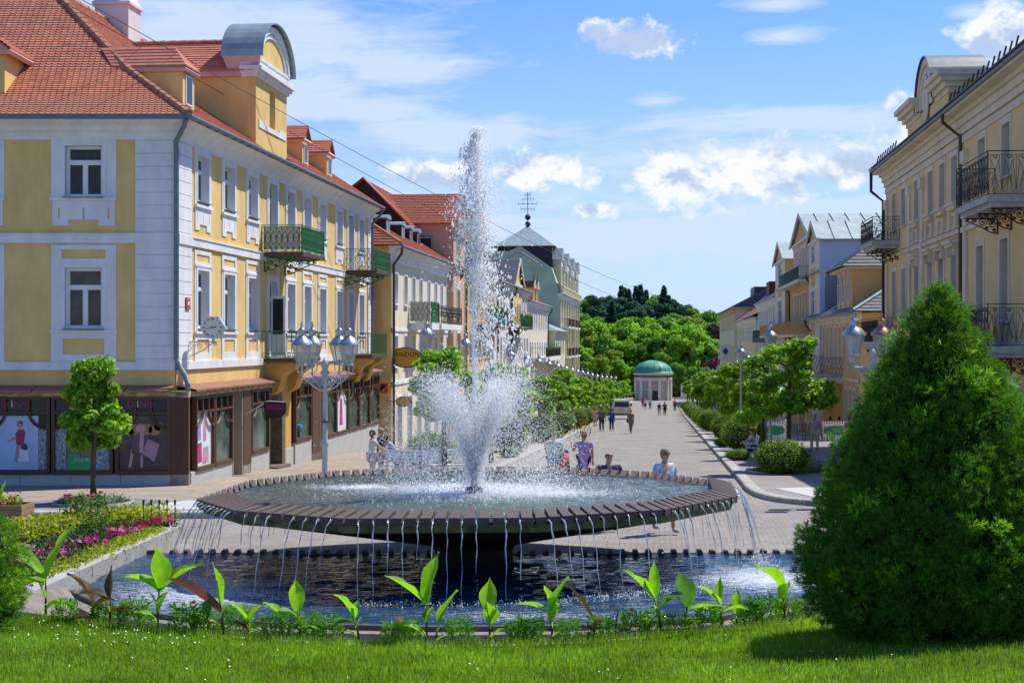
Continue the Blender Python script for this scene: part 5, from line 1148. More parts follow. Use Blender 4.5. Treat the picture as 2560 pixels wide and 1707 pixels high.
gr = blades('lawn_grass', 6000, (-8.5, -6.4), lambda x, u: 16 + 5.5 * u, lambda x, y: .62 - .07 * (y - 15.7), .04, .1, .007, GRS); tag(gr, 'rough grass beside the left conifer and the white bed wall', 'grass')
YG = mat('lime_leaf', (.36, .42, .03), .6, .25, .25, 10, trans=.3, island=.35); DKL = mat('dark_bedding_leaf', (.07, .12, .04), .6, .3, .4, 9, trans=.15, island=.5); PRL = mat('purple_bedding_leaf', (.10, .04, .06), .6, .3, .3, 9, island=.4)
MAG = mat('petunia_magenta', (.52, .01, .22), .6, .3, .2, 20, trans=.2); MAG2 = mat('petunia_pink', (.65, .16, .36), .6, .3, .2, 20, trans=.2); RSE = mat('rose_pink', (.72, .05, .13), .6, .3, .2, 20)
bedL = lambda y: -7.5 if y < 24.2 else -8.5
def cover(name, N, reg, h, w, l, m, lb):
    V = []; 
    X, Y = reg(N); q = rs; H = q.rand(N) * h; d = np.stack([q.randn(N), q.randn(N), np.abs(q.randn(N)) * .7], 1); d /= np.linalg.norm(d, axis=1)[:, None]; s = np.cross(d, q.randn(N, 3)); s /= np.linalg.norm(s, axis=1)[:, None]
    P = np.stack([X, Y, .36 + H], 1); L_ = (l * q.uniform(.6, 1.2, N))[:, None]; W_ = (w * q.uniform(.6, 1.2, N))[:, None] * .5
    V = np.stack([P, P + d * L_ * .5 - s * W_, P + d * L_, P + d * L_ * .5 + s * W_], 1).reshape(-1, 3); tag(bulk(name, V, np.arange(N * 4).reshape(-1, 4), m), lb, 'bedding plants', kind='stuff')
def reg_line(a, b, sd): return lambda N: ((lambda u: (a[0] + (b[0] - a[0]) * u + rs.randn(N) * sd, a[1] + (b[1] - a[1]) * u + rs.randn(N) * sd))(rs.rand(N)))
cover('lime_foliage', 7000, reg_line((-6.65, 20.8), (-6.25, 25.9), .14), .10, .035, .06, YG, 'lime green foliage row along the concrete bed wall')
cover('lime_foliage', 6500, reg_line((-8.3, 24.9), (-6.7, 27.3), .30), .32, .05, .08, YG, 'taller yellow green foliage at the far side of the bed')
cover('dark_foliage', 5000, reg_line((-6.95, 19.0), (-6.75, 23.5), .18), .08, .04, .08, DKL, 'low dark green rosettes between the lime row and the petunias')
cover('dark_foliage', 5000, reg_line((-7.3, 21.5), (-6.9, 26.6), .25), .20, .035, .06, DKL, 'dark green foliage under the petunia flowers')
cover('purple_foliage', 2500, reg_line((-6.9, 21.5), (-6.7, 24.5), .16), .09, .03, .05, PRL, 'dark purple leaves in the middle of the bed')
pf = MB()
for i in range(5): a = i * 1.2566; pf.add([(0, 0, 0), (.03 * math.cos(a - .5), .03 * math.sin(a - .5), .012), (.04 * math.cos(a), .04 * math.sin(a), .014), (.03 * math.cos(a + .5), .03 * math.sin(a + .5), .012)], [(0, 1, 2, 3)])
pfm = [pf.mesh('bloom', q) for q in (MAG, MAG2, RSE)]
V, F = clump(90, .12, .12, .03, .06, 8, .6, .3); q_ = bulk('petunia_foliage', V, F, DKL); me_pl = q_.data; bpy.data.objects.remove(q_)
pet = []
for i in range(34): u = i / 33; pet.append((-7.55 + 1.25 * u + rnd.gauss(0, .12), 20.4 + 6.2 * u + rnd.gauss(0, .3)))
for i, (x, y) in enumerate(pet):
    t = thing('petunia_plant', 'magenta and pink petunia in the diagonal row of the raised bed', 'petunia', T(x, y, .36, rnd.random() * 6), 'petunias across the raised flower bed'); put('foliage', me_pl, t)
    for k in range(rnd.randint(6, 10)): put('bloom', pfm[0 if rnd.random() < .72 else 1], t, T(rnd.gauss(0, .09), rnd.gauss(0, .09), .12 + rnd.random() * .07) @ Matrix.Rotation(R(rnd.uniform(20, 60)), 4, 'X') @ Matrix.Scale(1.2, 4))
V, F = clump(900, .38, .55, .04, .06, 9, .5, .3); q_ = bulk('rose_foliage', V, F, mat('rose_leaf', (.10, .20, .035), .6, .3, .3, 9, trans=.3, island=.35)); me_rl = q_.data; bpy.data.objects.remove(q_)
for i, (x, y, s_, lb) in enumerate(((-7.55, 26.2, 1.15, 'rose bush with pink red blooms at the back of the bed'), (-7.0, 24.9, .8, 'smaller rose bush with a few buds nearer the pool'))):
    t = thing('rose_bush', lb, 'rose bush', T(x, y, .35, i * 2, s_), 'rose bushes in the raised bed'); put('foliage', me_rl, t)
    for k in range(9 if i == 0 else 3): 
        a = rnd.random() * 6.28; q = MB(); q.ball((0, 0, 0), .038, 6, sz=.7); put('bloom', pfm[2] if k % 2 else q.mesh('bloom', RSE), t, T(.27 * math.cos(a), -.1 + .2 * math.sin(a), .50 + rnd.random() * .14))
for k, (px, py) in enumerate(((1725, 0), (1805, 0), (1950, 0), (1995, 0), (2080, 0))):
    t = MB(); x = -6.55 + k * .14; t.tube([(x, 26.3, .35), (x, 26.3, .83)], .008, 5); t.tube([(x, 26.3, .80), (x, 26.3, .89)], [.018, .024], 5); tag(t.build('garden_spike', DARKM), 'small black garden spike at the raised bed corner', 'garden light', 'black spikes at the bed corner')
# ---------------------------------------------------------------- houses along the street
FARG = mat('far_window', (.05, .06, .07), .15, .7, .4, .8); GREYF = mat('grey_frame', (.38, .40, .43), .6, .3); BLUEW = mat('pale_window_paint', (.50, .54, .60), .5, .4, .1, 3)
def courses(mb, A0, A1, B0, B1, n, th=.05, mi=0):
    """tile or slate courses as overlapping strips from eave line A0-A1 to ridge line B0-B1"""
    A0, A1, B0, B1 = map(Vector, (A0, A1, B0, B1)); nn = (A1 - A0).cross(B0 - A0)
    if nn.length < 1e-6: nn = (A1 - A0).cross(B1 - A0)
    nn.normalize(); nn = nn if nn.z > 0 else -nn
    for k in range(n):
        f0, f1 = k / n, min(1, (k + 1.15) / n); a, b = A0.lerp(B0, f0), A1.lerp(B1, f0); c, d = A1.lerp(B1, f1), A0.lerp(B0, f1); u = nn * th
        mb.quad(a + u, b + u, c + u * .2, d + u * .2, mi); mb.quad(a, b, b + u, a + u, mi)
def roof_par(root, F, W, D, ze, zr, m, over=.35, hip0=0, hip1=0, n=16, x0=0, th=.05, dr=None, name='roof'):
    """ridge parallel to the street; D = depth of the front slope; hips at either end"""
    mb = MB(); y0, yr, y1 = -over, D, 2 * D + over; a, b = x0 - (over * .6 if not hip0 else over), W + (over * .6 if not hip1 else over); ra, rb = a + hip0, b - hip1
    courses(mb, (a, y0, ze), (b, y0, ze), (ra, yr, zr), (rb, yr, zr), n, th)
    mb.quad((a, y1, ze), (b, y1, ze), (rb, yr, zr), (ra, yr, zr)); mb.quad((a, y0, ze - .02), (b, y0, ze - .02), (b, y1, ze - .02), (a, y1, ze - .02))
    for x, r_, h in ((a, ra, hip0), (b, rb, hip1)):
        if h: courses(mb, (x, y0, ze), (x, y1, ze), (r_, yr, zr), (r_, yr, zr), n, th)
    o = mb.build(name, m, root, M=F); o['kind'] = 'stuff' if False else o.get('kind', ''); del o['kind']
    return o
def house(name, label, side, s0, s1, t, eave, wall, trim, wins, ww, roof=None, cols2=None, cornice=.5, end_mat=None, depth=9, reveal=.2, style='plain', gf=None, fm=None, gm=None, zb=None, extra=None, sur=.12, base_d=0, eo=.4, bands=(), quoin=0, cat='building'):
    """wins: list of (s centre, z0, z1[, width]); bands: (z0,z1,d)"""
    W = s1 - s0; FW_ = frame_left(s0, t) if side == 'L' else frame_right(s1, t)
    o0 = FW_ @ Vector((0, 0, 0)); zg = gz(o0.y); root = thing(name, label, cat, FW_ @ Matrix.Translation((0, 0, zg))); I = Matrix.Translation((0, 0, -zg)); root['zg'] = zg; del root['zg']
    lx = (lambda s: s - s0) if side == 'L' else (lambda s: s1 - s)
    mats_ = [wall, trim, end_mat or wall]; rg = []; hs = []
    zbm = gst(max(s0, s1), t) - .5
    for (a, b, d) in bands: rg.append((0, W, a, b, d, 1))
    if quoin: rg += [(0, quoin, zbm, eave - cornice, .04, 1), (W - quoin, W, zbm, eave - cornice, .04, 1)]
    for w in wins:
        c = lx(w[0]); h = (w[3] if len(w) > 3 else ww) / 2
        if sur: rg.append((c - h - sur, c + h + sur, w[1] - sur * .6, w[2] + sur * 1.3, .035, 1))
        hs.append((c - h, c + h, w[1], w[2]))
    for h in hs: rg.append((*h, -reveal, -1))
    m = MB(); relief(m, 0, W, zbm, eave - .02, rg, (0, 0), 1)
    ex = 0 if side == 'L' else W
    m.quad((ex, 0, zbm), (ex, depth, zbm), (ex, depth, eave), (ex, 0, eave), 2); fx = W - ex; m.quad((fx, 0, zbm), (fx, depth, zbm), (fx, depth, eave), (fx, 0, eave), 2); m.quad((0, depth, zbm), (W, depth, zbm), (W, depth, eave), (0, depth, eave), 0)
    m.build('wall', mats_, root, M=I)
    for h in hs: window(root, I, *h, rec=reveal - .02, style=style, fm=fm or BLUEW, gm=gm or FARG)
    for h in hs:
        if sur and abs(s0) < 140: q = MB(); q.box(h[0] - sur, h[1] + sur, -.12, 0, h[2] - .1, h[2] - .04); q.build('sill', trim, root, M=I)
    if cornice:
        m = MB()
        for k, (o, z) in enumerate(((.06, 0), (.12, .28), (.22, .5), (.34, .72), (eo, .86))): m.box(-.0 - o * .3, W + o * .3, -o, .1, eave - cornice * (1 - z), eave - cornice * (1 - (z + .14 if k < 4 else 1)) - .002 * k + .1)
        m.build('cornice', trim, root, M=I)
        g = MB(); g.tube([(-.1, -eo - .06, eave - .02), (W + .1, -eo - .06, eave - .02)], .07, 6); g.build('gutter', GUT, root, M=I)
    return root, I, lx, W
def pipe(root, I, x, z0, z1, m=PIPE, off=.5, zb=-9, kink=True):
    q = MB(); pts = [(x, -off, z1), (x, -off, z1 - .35), (x, -.1, z1 - .9), (x, -.1, zb)] if kink else [(x, -.1, z1), (x, -.1, zb)]; q.tube(pts, .07, 6); return q.build('downpipe', m, root, M=I)
def gable_perp(root, I, x0, x1, y0, z0, ze, zr, wall, rm, D=6, over=.3, wins=(), seam=0, trim=WHT, fmir=None, reveal=.12, n=12, side_m=None, cor=True, apex_m=None):
    """cross gable facing the street: wall from z0 to eave ze, ridge zr running back D"""
    W = x1 - x0; m = MB(); c = (x0 + x1) / 2; rg = []
    for w in wins: rg.append((w[0] - .12, w[1] + .12, w[2] - .1, w[3] + .14, .03, 1)); 
    for w in wins: rg.append((*w, -reveal, -1))
    m2 = MB(I @ Matrix.Translation((0, y0, 0)) if y0 else None); relief(m2, x0, x1, z0, ze, rg, (0, 0), 1)
    F_ = I @ Matrix.Translation((0, y0, 0)); m = MB(); relief(m, x0, x1, z0, ze, rg, (0, 0), 1)
    for x in (x0, x1): m.quad((x, 0, z0), (x, D, z0), (x, D, ze), (x, 0, ze), 2)
    m.poly([(x0, 0, ze), (x1, 0, ze), (c, 0, zr)], 3 if apex_m else 0)
    g = m.build('gable', [wall, trim, side_m or wall, apex_m or wall], root, M=F_)
    for w in wins: window(g, Matrix(), *w, rec=reveal - .02, style='plain', fm=BLUEW, gm=FARG)
    r = MB(); e = over; dz = e * (zr - ze) / (W / 2)
    for sg, xa in ((1, x0 - e), (-1, x1 + e)):
        if sg == 1: courses(r, (xa, D, ze - dz), (xa, -e, ze - dz), (c, D + 1, zr), (c, -e, zr), 1 if seam else n, .05)
        else: courses(r, (xa, -e, ze - dz), (xa, D, ze - dz), (c, -e, zr), (c, D + 1, zr), 1 if seam else n, .05)
        if seam:
            k = 0; y = -e + .02
            while y < D: r.prism([(xa, y, ze - dz + .05), (c, y, zr + .05), (c, y, zr + .12), (xa, y, ze - dz + .12)], (0, .05, 0)); y += seam
    r.build('gable_roof', rm, g)
    if cor:
        r = MB(); r.box(x0 - .12, x1 + .12, -.16, 0, ze - .12, ze + .05)
        for sg, xa in ((1, x0 - e), (-1, x1 + e)): r.prism([(xa, -e - .02, ze - dz - .16), (c, -e - .02, zr - .14), (c, -e - .02, zr + .04), (xa, -e - .02, ze - dz + .04)], (0, .12, 0))
        r.build('gable_trim', trim, g)
    return g
DM = mat('dormer_brown', (.045, .022, .02), .6, .3, .3, 6)
def dormer_box(root, I, x0, x1, y0, z0, z1, back, curved=True):
    m = MB(); m.box(x0, x1, y0, back, z0 - .3, z1); d = m.build('dormer', DM, root, M=I)
    r = MB(); c = (x0 + x1) / 2; pts = [(x0 - .06, y0 - .1, z1 - .02)] + [(c + (x1 - x0) * .56 * math.sin(a), y0 - .1, z1 + .22 * math.cos(a)) for a in np.linspace(-1.4, 1.4, 7)] + [(x1 + .06, y0 - .1, z1 - .02)]; r.prism(pts, (0, back - y0 + .6, 0)); r.build('dormer_roof', ZINC, d)
    w = MB(); w.box(x0 + .08, x1 - .08, y0 - .03, y0, z0 + .05, z1 - .08); o = w.build('window', BLUEW, d); w = MB(); w.box(x0 + .16, c - .03, y0 - .04, y0 - .031, z0 + .13, z1 - .16); w.box(c + .03, x1 - .16, y0 - .04, y0 - .031, z0 + .13, z1 - .16); w.build('pane', FARG, o)
# --- left 2: cream house with six dormers
sc2 = [71.5, 74.2, 76.6, 78.9, 81.6, 84.1, 86.4, 88.7, 91.0]
wi = [(s + .1, 5.56, 7.01) for s in sc2] + [(s + .1, 2.5, 3.97) for s in sc2] + [(s, -1.6, .9, 1.3) for s in (72.5, 75.5, 78.5, 81.5, 84.5, 87.5)]
r, I, lx, W = house('guesthouse', 'cream three-storey guesthouse with grey roof dormers next to the yellow corner building', 'L', 70.3, 93.3, -11.4, 8.3, CREAM, WHT, wi, .85, cornice=.75, end_mat=YEL, bands=[(4.2, 4.34, .06), (1.6, 1.75, .06)], sur=.1, reveal=.3, eo=.5)
TR2 = mat('red_tile_roof', (.42, .15, .09), .85, .2, .3, 3, .3, 30)
roof_par(r, I, W, 5.2, 8.32, 11.9, TR2, hip0=3.2, n=26, over=.55); pipe(r, I, .15, 0, 8.3); pipe(r, I, W - 1.2, 0, 8.2)
m = MB(); m.tube([(-.4, -.5, 8.4), (2.6, 5.2, 11.95)], .12, 6); m.build('hip_tiles', RIDGE, r, M=I)
for s in (75.4, 79.8, 82.4, 84.9, 90.0, 93.0): x = s - 70.3 - 1.2; dormer_box(r, I, x, x + 1.0, 1.0, 9.15, 9.95, 3.0)
balcony(r, I, 5.0, 7.4, 1.2, 4.66, 1.1, 'mesh', GREENM, WHT, .35, screen=GSCR, side_screen=CANE)
balcony(r, I, 9.0, 17.2, 1.1, 4.66, 1.0, 'mesh', DARKM, WHT, .3)
q = MB(); q.box(7.5, 7.6, -1.2, -1.15, 4.7, 5.7); q.build('balcony_divider', DARKM, r, M=I)
# yellow gap strip of its neighbour wall already given by end_mat
# --- left 3: salmon house with tall red cross gable
wi = [(91.3 + 0, 5.9, 7.2, .9)] if False else []
r, I, lx, W = house('pink_house', 'salmon pink house with a tall red tiled gable facing the street', 'L', 89.0, 94.2, -11.05, 10.9, PINK, CREAM, [(91.2, 8.75, 10.05, 1.5), (91.2, 5.2, 6.9, 1.3), (91.3, 1.9, 4.2, 1.6)], 1.2, cornice=.3, end_mat=PINK, depth=4.6, reveal=.15)
m = MB(); courses(m, (-.3, 3.4, 10.85), (-.3, -.35, 10.85), (2.6, 5.2, 12.9), (2.6, -.35, 12.9), 18, .05); courses(m, (5.5, -.35, 10.85), (5.5, 5.2, 10.85), (2.6, -.35, 12.9), (2.6, 5.2, 12.9), 18, .05); m.build('roof', TILE_D, r, M=I)
m = MB(); m.poly([(0, 0, 10.9), (5.2, 0, 10.9), (2.6, 0, 12.8)]); m.build('gable', CREAM, r, M=I); pipe(r, I, 5.1, 0, 10.6, GREENM)
# darker roof wing behind, its gable end turned to us
RW = LBI; m = MB()
Fk = frame_left(86.5, -16.0); rr_ = thing('rear_house', 'dark gabled house end with red verge rising behind the guesthouse roof', 'building', Fk @ Matrix.Translation((0, 0, -2)))
I2 = Matrix.Translation((0, 0, 2)); m = MB(); m.poly([(0, -2.6, -2), (0, 5, -2), (0, 5, 9.4), (0, 0, 13.2), (0, -2.6, 10.6)]); m.box(0, 8, -2.4, 4.5, -2, 9.5); m.build('wall', mat('dark_slate_cladding', (.045, .03, .035), .7, .3, .3, 5), rr_, M=I2)
m = MB(); courses(m, (-.2, -2.8, 10.5), (9, -2.8, 10.5), (-.2, 0, 13.3), (9, 0, 13.3), 16, .06); courses(m, (9, 5.2, 9.3), (-.2, 5.2, 9.3), (9, 0, 13.3), (-.2, 0, 13.3), 20, .06); m.build('roof', TILE_D, rr_, M=I2)
m = MB(); m.tube([(-.25, -2.85, 10.45), (-.25, 0, 13.32), (-.25, 5.2, 9.3)], .13, 4); m.build('verge_board', mat('red_verge', (.32, .03, .02), .6, .3, .2, 5), rr_, M=I2)
# --- left 4: brown-flanked house with a second red gable
cols = [95.5, 97.6, 99.7, 101.8, 104, 106.2, 108.4, 110.6, 112.8]
r, I, lx, W = house('ochre_house', 'ochre house with brown flank and steep red gable behind the fountain jet', 'L', 94.2, 114.5, -11.4, 8.5, YEL2, CREAM, [(c, 5.9, 7.4) for c in cols] + [(c, 2.6, 4.3) for c in cols], 1.0, cornice=.5, reveal=.15)
roof_par(r, I, W, 5, 8.5, 11.2, TR2, n=20); gable_perp(r, I, 8.0, 12.4, 0, 8.4, 11.0, 12.9, CREAM, TILE_D, D=8, wins=[(9.4, 11.0, 9.2, 10.5)], side_m=mat('brown_render', (.22, .10, .06), .9, .2, .2, 2), trim=CREAM)
b = balcony(r, I, 6.5, 20.2, 1.1, 4.88, 1.1, 'scroll', DARKM, DARKM, .12, (8, 12, 16, 19.5), DARKM)
FLW = mat('balcony_plants', (.10, .20, .05), .7, .2, .5, 9, trans=.2, island=.4)
def greens(par, x0, x1, y0, z, N, h=.35, m=None, M=None, l=.14):
    X = rs.uniform(x0, x1, N); Y = y0 + rs.randn(N) * .1; Z = z + rs.randn(N) * h * .5; d = rs.randn(N, 3); d /= np.linalg.norm(d, axis=1)[:, None]; s = np.cross(d, rs.randn(N, 3)); s /= np.linalg.norm(s, axis=1)[:, None]
    P = np.stack([X, Y, Z], 1); V = np.stack([P, P + d * l * .5 - s * l * .3, P + d * l, P + d * l * .5 + s * l * .3], 1).reshape(-1, 3); return bulk('window_box_plants', V, np.arange(N * 4).reshape(-1, 4), m or FLW, par, M=M)
greens(b, 6.6, 20, -1.12, 5.95, 900)
for z0, z1 in ((5.0, 5.75),):
    q = MB()
    for k in range(12): q.box(6.7 + k * 1.12, 7.6 + k * 1.12, -1.13, -1.10, z0, z1)
    q.build('balcony_screen', mat('teal_screen', (.03, .16, .13), .6, .3, .2, 4), b)
# --- left 5: cream house with slate gable and long iron balcony
cols = [116, 118.4, 120.8, 123.2, 125.6]; c2 = [136, 138.6, 141.2]
r, I, lx, W = house('slate_gable_house', 'cream house with a slate gable and a green iron balcony', 'L', 114.5, 142.5, -11.4, 8.4, CREAM, WHT, [(c, 5.6, 7.3) for c in cols + c2] + [(c, 1.8, 4.0) for c in cols + [128, 131, 134] + c2] + [(c, -2.6, .2) for c in cols], .95, cornice=.6, reveal=.15)
roof_par(r, I, W, 4.6, 8.4, 10.6, SLATE, n=14); gable_perp(r, I, 12.2, 20, -.15, 4.9, 8.7, 11.0, YEL, SLATE, D=7, wins=[(14.6, 15.6, 7.7, 8.9), (13.6, 14.5, 5.2, 7.0), (15.6, 16.5, 5.2, 7.0), (17.6, 18.5, 5.2, 7.0)], trim=CREAM)
b = balcony(r, I, 8.5, 19.5, 1.2, 4.9, 1.1, 'bars', GREENM, DARKM, .14, (10, 13, 16), DARKM); greens(b, 8.6, 18, -1.15, 5.8, 300)
pipe(r, I, 1, 0, 8.3); pipe(r, I, 11.6, 0, 8.3)
# --- left 6: narrow house with twin turret dormer
r, I, lx, W = house('turret_house', 'narrow pinkish house with small red roof and twin turret dormer', 'L', 142.5, 167, -11.4, 7.6, CREAM, WHT, [(c, 5.0, 6.7) for c in (144.5, 147, 149.5, 152, 155, 158, 161, 164)] + [(c, 1.4, 3.6) for c in (144.5, 147, 150, 153, 156, 159, 162, 165)], 1.0, cornice=.5, reveal=.15)
roof_par(r, I, W, 4.5, 7.6, 10.0, TR2, n=14)
for x in (7.5, 11.5): gable_perp(r, I, x, x + 2.0, .2, 7.4, 9.3, 9.9, YEL, DARKM, D=4, over=.15, wins=[(x + .6, x + 1.4, 7.9, 9.0)], trim=CREAM)
for x in (8.5, 12.5): q = MB(); q.tube([(x, .2, 9.8), (x, .2, 10.8)], [.06, .01], 5); q.build('finial', DARKM, r, M=I)
b = balcony(r, I, -12, 12, 1.3, 4.75, 1.0, 'bars', GREENM, DARKM, .12, (-8, -3), DARKM) if False else None
b = balcony(r, I, 3, 24, 1.5, 2.1, 1.0, 'mesh', DARKM, WHT, .4); greens(b, 4, 20, -1.5, 3.2, 160); pipe(r, I, 23.6, 0, 7.4)
# --- left 7: low porch then the big pale green hotel
r, I, lx, W = house('porch_house', 'low pale house with grey hipped porch roof before the tall green hotel', 'L', 167, 184, -10.6, 4.9, PALE, WHT, [(c, 2.2, 4.0) for c in (169, 172, 175, 178, 181)], 1.2, cornice=.3, reveal=.12)
roof_par(r, I, W, 3.5, 4.9, 6.5, ZINC, n=3, hip0=2)
wi = []
for z0, z1 in ((6.6, 8.6), (2.6, 4.9), (-1.6, .7)): wi += [(c, z0, z1, 1.5) for c in (187, 192, 197, 202, 207, 212, 217, 222)]
r, I, lx, W = house('grand_hotel', 'tall pale green hotel with dark mansard roof, flank wall turned to the viewer', 'L', 184, 226, -11.4, 9.6, PALE, WHT, wi, 1.5, cornice=1.0, end_mat=GRN, depth=12, reveal=.3, bands=[(1.6, 1.9, .1), (5.4, 5.7, .1)], eo=.6)
m = MB(); m.poly([(-.02, 0, 9.5), (-.02, .25, 11.0), (-.02, .9, 12.9), (-.02, 4.8, 15.6), (-.02, 6.2, 15.0), (-.02, 12, 15.0), (-.02, 12, 9.5)]); m.quad((-.02, .25, 11.0), (-.02, .9, 12.9), (42, .9, 12.9), (42, .25, 11.0), 0); m.build('flank_gable', GRN, r, M=I)
m = MB(); m.tube([(-.15, 2.0, 13.1), (-.15, 4.8, 15.0), (-.15, 7.8, 13.2)], .1, 4); m.tube([(-.15, 1.6, 12.6), (-.15, 3.6, 12.6)], .09, 4); m.build('flank_moulding', mat('lilac_trim', (.50, .50, .58), .8, .2), r, M=I)
m = MB(); m.quad((0, .3, 9.6), (42, .3, 9.6), (42, 1.0, 14.0), (0, 1.0, 13.0)); m.build('mansard', SLATE, r, M=I)
m = MB(); m.quad((2, .9, 12.8), (42, .9, 12.8), (42, 1.0, 15.8), (2, 1.0, 15.8)); m.quad((2, 1.0, 12.6), (2, 1.0, 15.8), (2, 8.0, 15.8), (2, 8, 14.3)); m.build('attic_band', mat('dark_slate_band', (.03, .03, .04), .6, .3), r, M=I)
m = MB(); m.poly([(1.8, .6, 15.75), (1.8, 8.4, 15.75), (8, 4.6, 18.7)]); m.poly([(1.8, .6, 15.75), (42, .6, 15.75), (36, 3.6, 16.9), (14, 3.6, 16.9), (8, 4.6, 18.7)]); m.poly([(1.8, 8.4, 15.75), (42, 8.4, 15.75), (8, 4.6, 18.7)]); m.build('roof', ZINC, r, M=I)
m = MB(); m.quad((-.1, 4.9, 15.55), (-.1, 12.5, 15.55), (4, 12.5, 15.6), (4, 4.9, 15.6)); m.build('rear_roof', mat('green_lead_roof', (.36, .42, .34), .6, .3, .2, .6), r, M=I)
for k, x in enumerate((3, 9, 15, 21, 27, 33, 38)):
    w_ = 3.2 if k % 2 == 0 else 2.4; g = gable_perp(r, I, x, x + w_, -.1, 9.6, 14.2 if k % 2 == 0 else 13.0, 15.6 if k % 2 == 0 else 14.0, PALE, ZINC, D=3, over=.2, wins=[(x + w_ * .28, x + w_ * .72, 10.6, 13.2 if k % 2 == 0 else 12.2)], trim=WHT)
m = MB()
for k in range(60): m.box(.3 + k * .69, .6 + k * .69, -.55, -.35, 9.6, 10.5)
m.box(0, 42, -.6, -.3, 10.5, 10.66); m.build('balustrade', PALE, r, M=I)
for z in (5.6, 1.8):
    for x in (1.5, 8.5, 15.5, 22.5): balcony(r, I, x, x + 4.5, 1.2, z, 1.0, 'bars', BRACK, WHT, .2)
m = MB()
for k in range(9): m.box(.2 + k * 5, .8 + k * 5, -.25, 0, -5, 8.9)
m.build('pilasters', PALE, r, M=I)
m = MB(); m.tube([(8, 4.6, 18.6), (8, 4.6, 23.1)], .05, 5); m.ball((8, 4.6, 18.95), .38, 10); m.ball((8, 4.6, 19.85), .40, 10)
for z, w_ in ((20.9, .9), (22.2, .75), (22.8, .4), (21.6, 1.2)): m.tube([(8, 4.6 - w_, z), (8, 4.6 + w_, z)], .03, 4); [m.tube([(8, 4.6 + q * w_, z - .3), (8, 4.6 + q * w_, z + .3)], .02, 3) for q in (-1, -.5, .5, 1)]; m.tube([(8 - w_, 4.6, z + .1), (8 + w_, 4.6, z + .1)], .03, 4)
m.build('roof_antenna', DARKM, r, M=I)
# flags by the hotel
# ---------------------------------------------------------------- right side
# R1 big yellow house with iron balconies
R1W = 75.8 - 38
wi = []
u1 = [73.1, 70.2, 66.7, 63.3, 60.7, 58.2, 53.3, 49.6, 46.2, 42.8]
for s in u1: wi.append((s, 9.08, 10.78, 1.15))
for s in (73.1, 70.2, 66.7, 63.4, 61.0, 58.3, 53.6, 49.9, 46.3, 42.8): wi.append((s, 4.4 if s < 56 or s > 69 else 5.0, 7.05, 1.15))
wi += [(s, -1.4, 1.6, 1.6) for s in (72.5, 69, 65.5, 62, 58.5)]
YR1 = mat('warm_yellow_plaster', (.80, .60, .30), .9, .15, .1, 1, .2, 90)
r, I, lx, W = house('balcony_house', 'large yellow house at the right edge with white mouldings and rusty iron balconies', 'R', 38, 75.8, 12.7, 12.2, YR1, CREAM, wi, 1.15, cornice=1.15, reveal=.35, style='cas', fm=mat('blue_grey_door_paint', (.30, .36, .44), .5, .4), gm=mat('blue_reflecting_glass', (.06, .10, .16), .06, .9, .3, 1), bands=[(7.75, 7.9, .1), (8.0, 8.08, .06), (3.5, 3.75, .1)], eo=.7, sur=.18, zb=-3)
m = MB()
for s in (75.3, 68.5, 65.2, 56.0): x = lx(s); m.box(x - .28, x + .28, -.10, 0, 3.8, 10.6); m.box(x - .36, x + .36, -.18, 0, 10.25, 10.7); m.box(x - .36, x + .36, -.16, 0, 7.7, 7.9)
m.build('pilasters', CREAM, r, M=I)
for s in u1[2:6]:
    x = lx(s); m = MB(); m.box(x - .85, x + .85, -.28, 0, 8.86, 8.98); m.box(x - .75, x + .75, -.2, 0, 8.70, 8.86); m.box(x - .7, x - .45, -.12, 0, 8.0, 8.6); m.box(x + .45, x + .7, -.12, 0, 8.0, 8.6); m.box(x - .45, x + .45, -.06, 0, 8.05, 8.15); m.box(x - .45, x + .45, -.06, 0, 8.5, 8.6); m.build('window_apron', CREAM, r, M=I)
    m = MB(); m.box(x - .9, x + .9, -.35, 0, 7.42, 7.54); m.box(x - .8, x + .8, -.25, 0, 7.30, 7.42); m.box(x - .75, x - .6, -.2, 0, 6.95, 7.3); m.box(x + .6, x + .75, -.2, 0, 6.95, 7.3); m.build('window_hood', CREAM, r, M=I)
roof_par(r, I, W, 6, 12.3, 16.2, SLATE, n=30, over=.8)
for k in range(22): m = MB(); x = 1.0 + k * .8 if k < 8 else 19.6 + (k - 8) * .8; m.tube([(x, -.6, 12.45), (x, -.5, 12.85)], .03, 4); m.build('snow_guard', DARKM, r, M=I)
pipe(r, I, lx(56.6), 0, 12.2, off=.75); q = MB(); q.tube([(.1, -.75, 12.1), (.1, -.75, 11.2), (.1, -.15, 10.7), (.1, -.15, -5)], .08, 6); q.build('downpipe', DARKM, r, M=I)
a0, a1, ac = lx(67.4), lx(57.2), lx(61.9)
m = MB(); m.box(a0 + .4, a1 - .4, -.35, 1.6, 12.1, 13.2); g = m.build('attic', YR1, r, M=I)
for x0_, x1_ in ((a0 + .2, ac - 1.7), (ac + 1.7, a1 - .2)):
    m = MB()
    for k, (o, z) in enumerate(((.0, 13.1), (.15, 13.3), (.32, 13.5), (.45, 13.7))): m.box(x0_ - o if x0_ < ac - 1.8 else x0_, x1_ + o if x1_ > ac else x1_, -.4 - o, 1.7, z, z + .21)
    m.build('attic_cornice', CREAM, g)
m = MB(); A = [(ac - 1.85 * math.cos(a), 13.3 + 1.85 * math.sin(a)) for a in np.linspace(0, math.pi, 19)]
m.prism([(x, -.4, z) for x, z in A], (0, 1.4, 0)); m.build('arch_gable', CREAM, g)
m = MB()
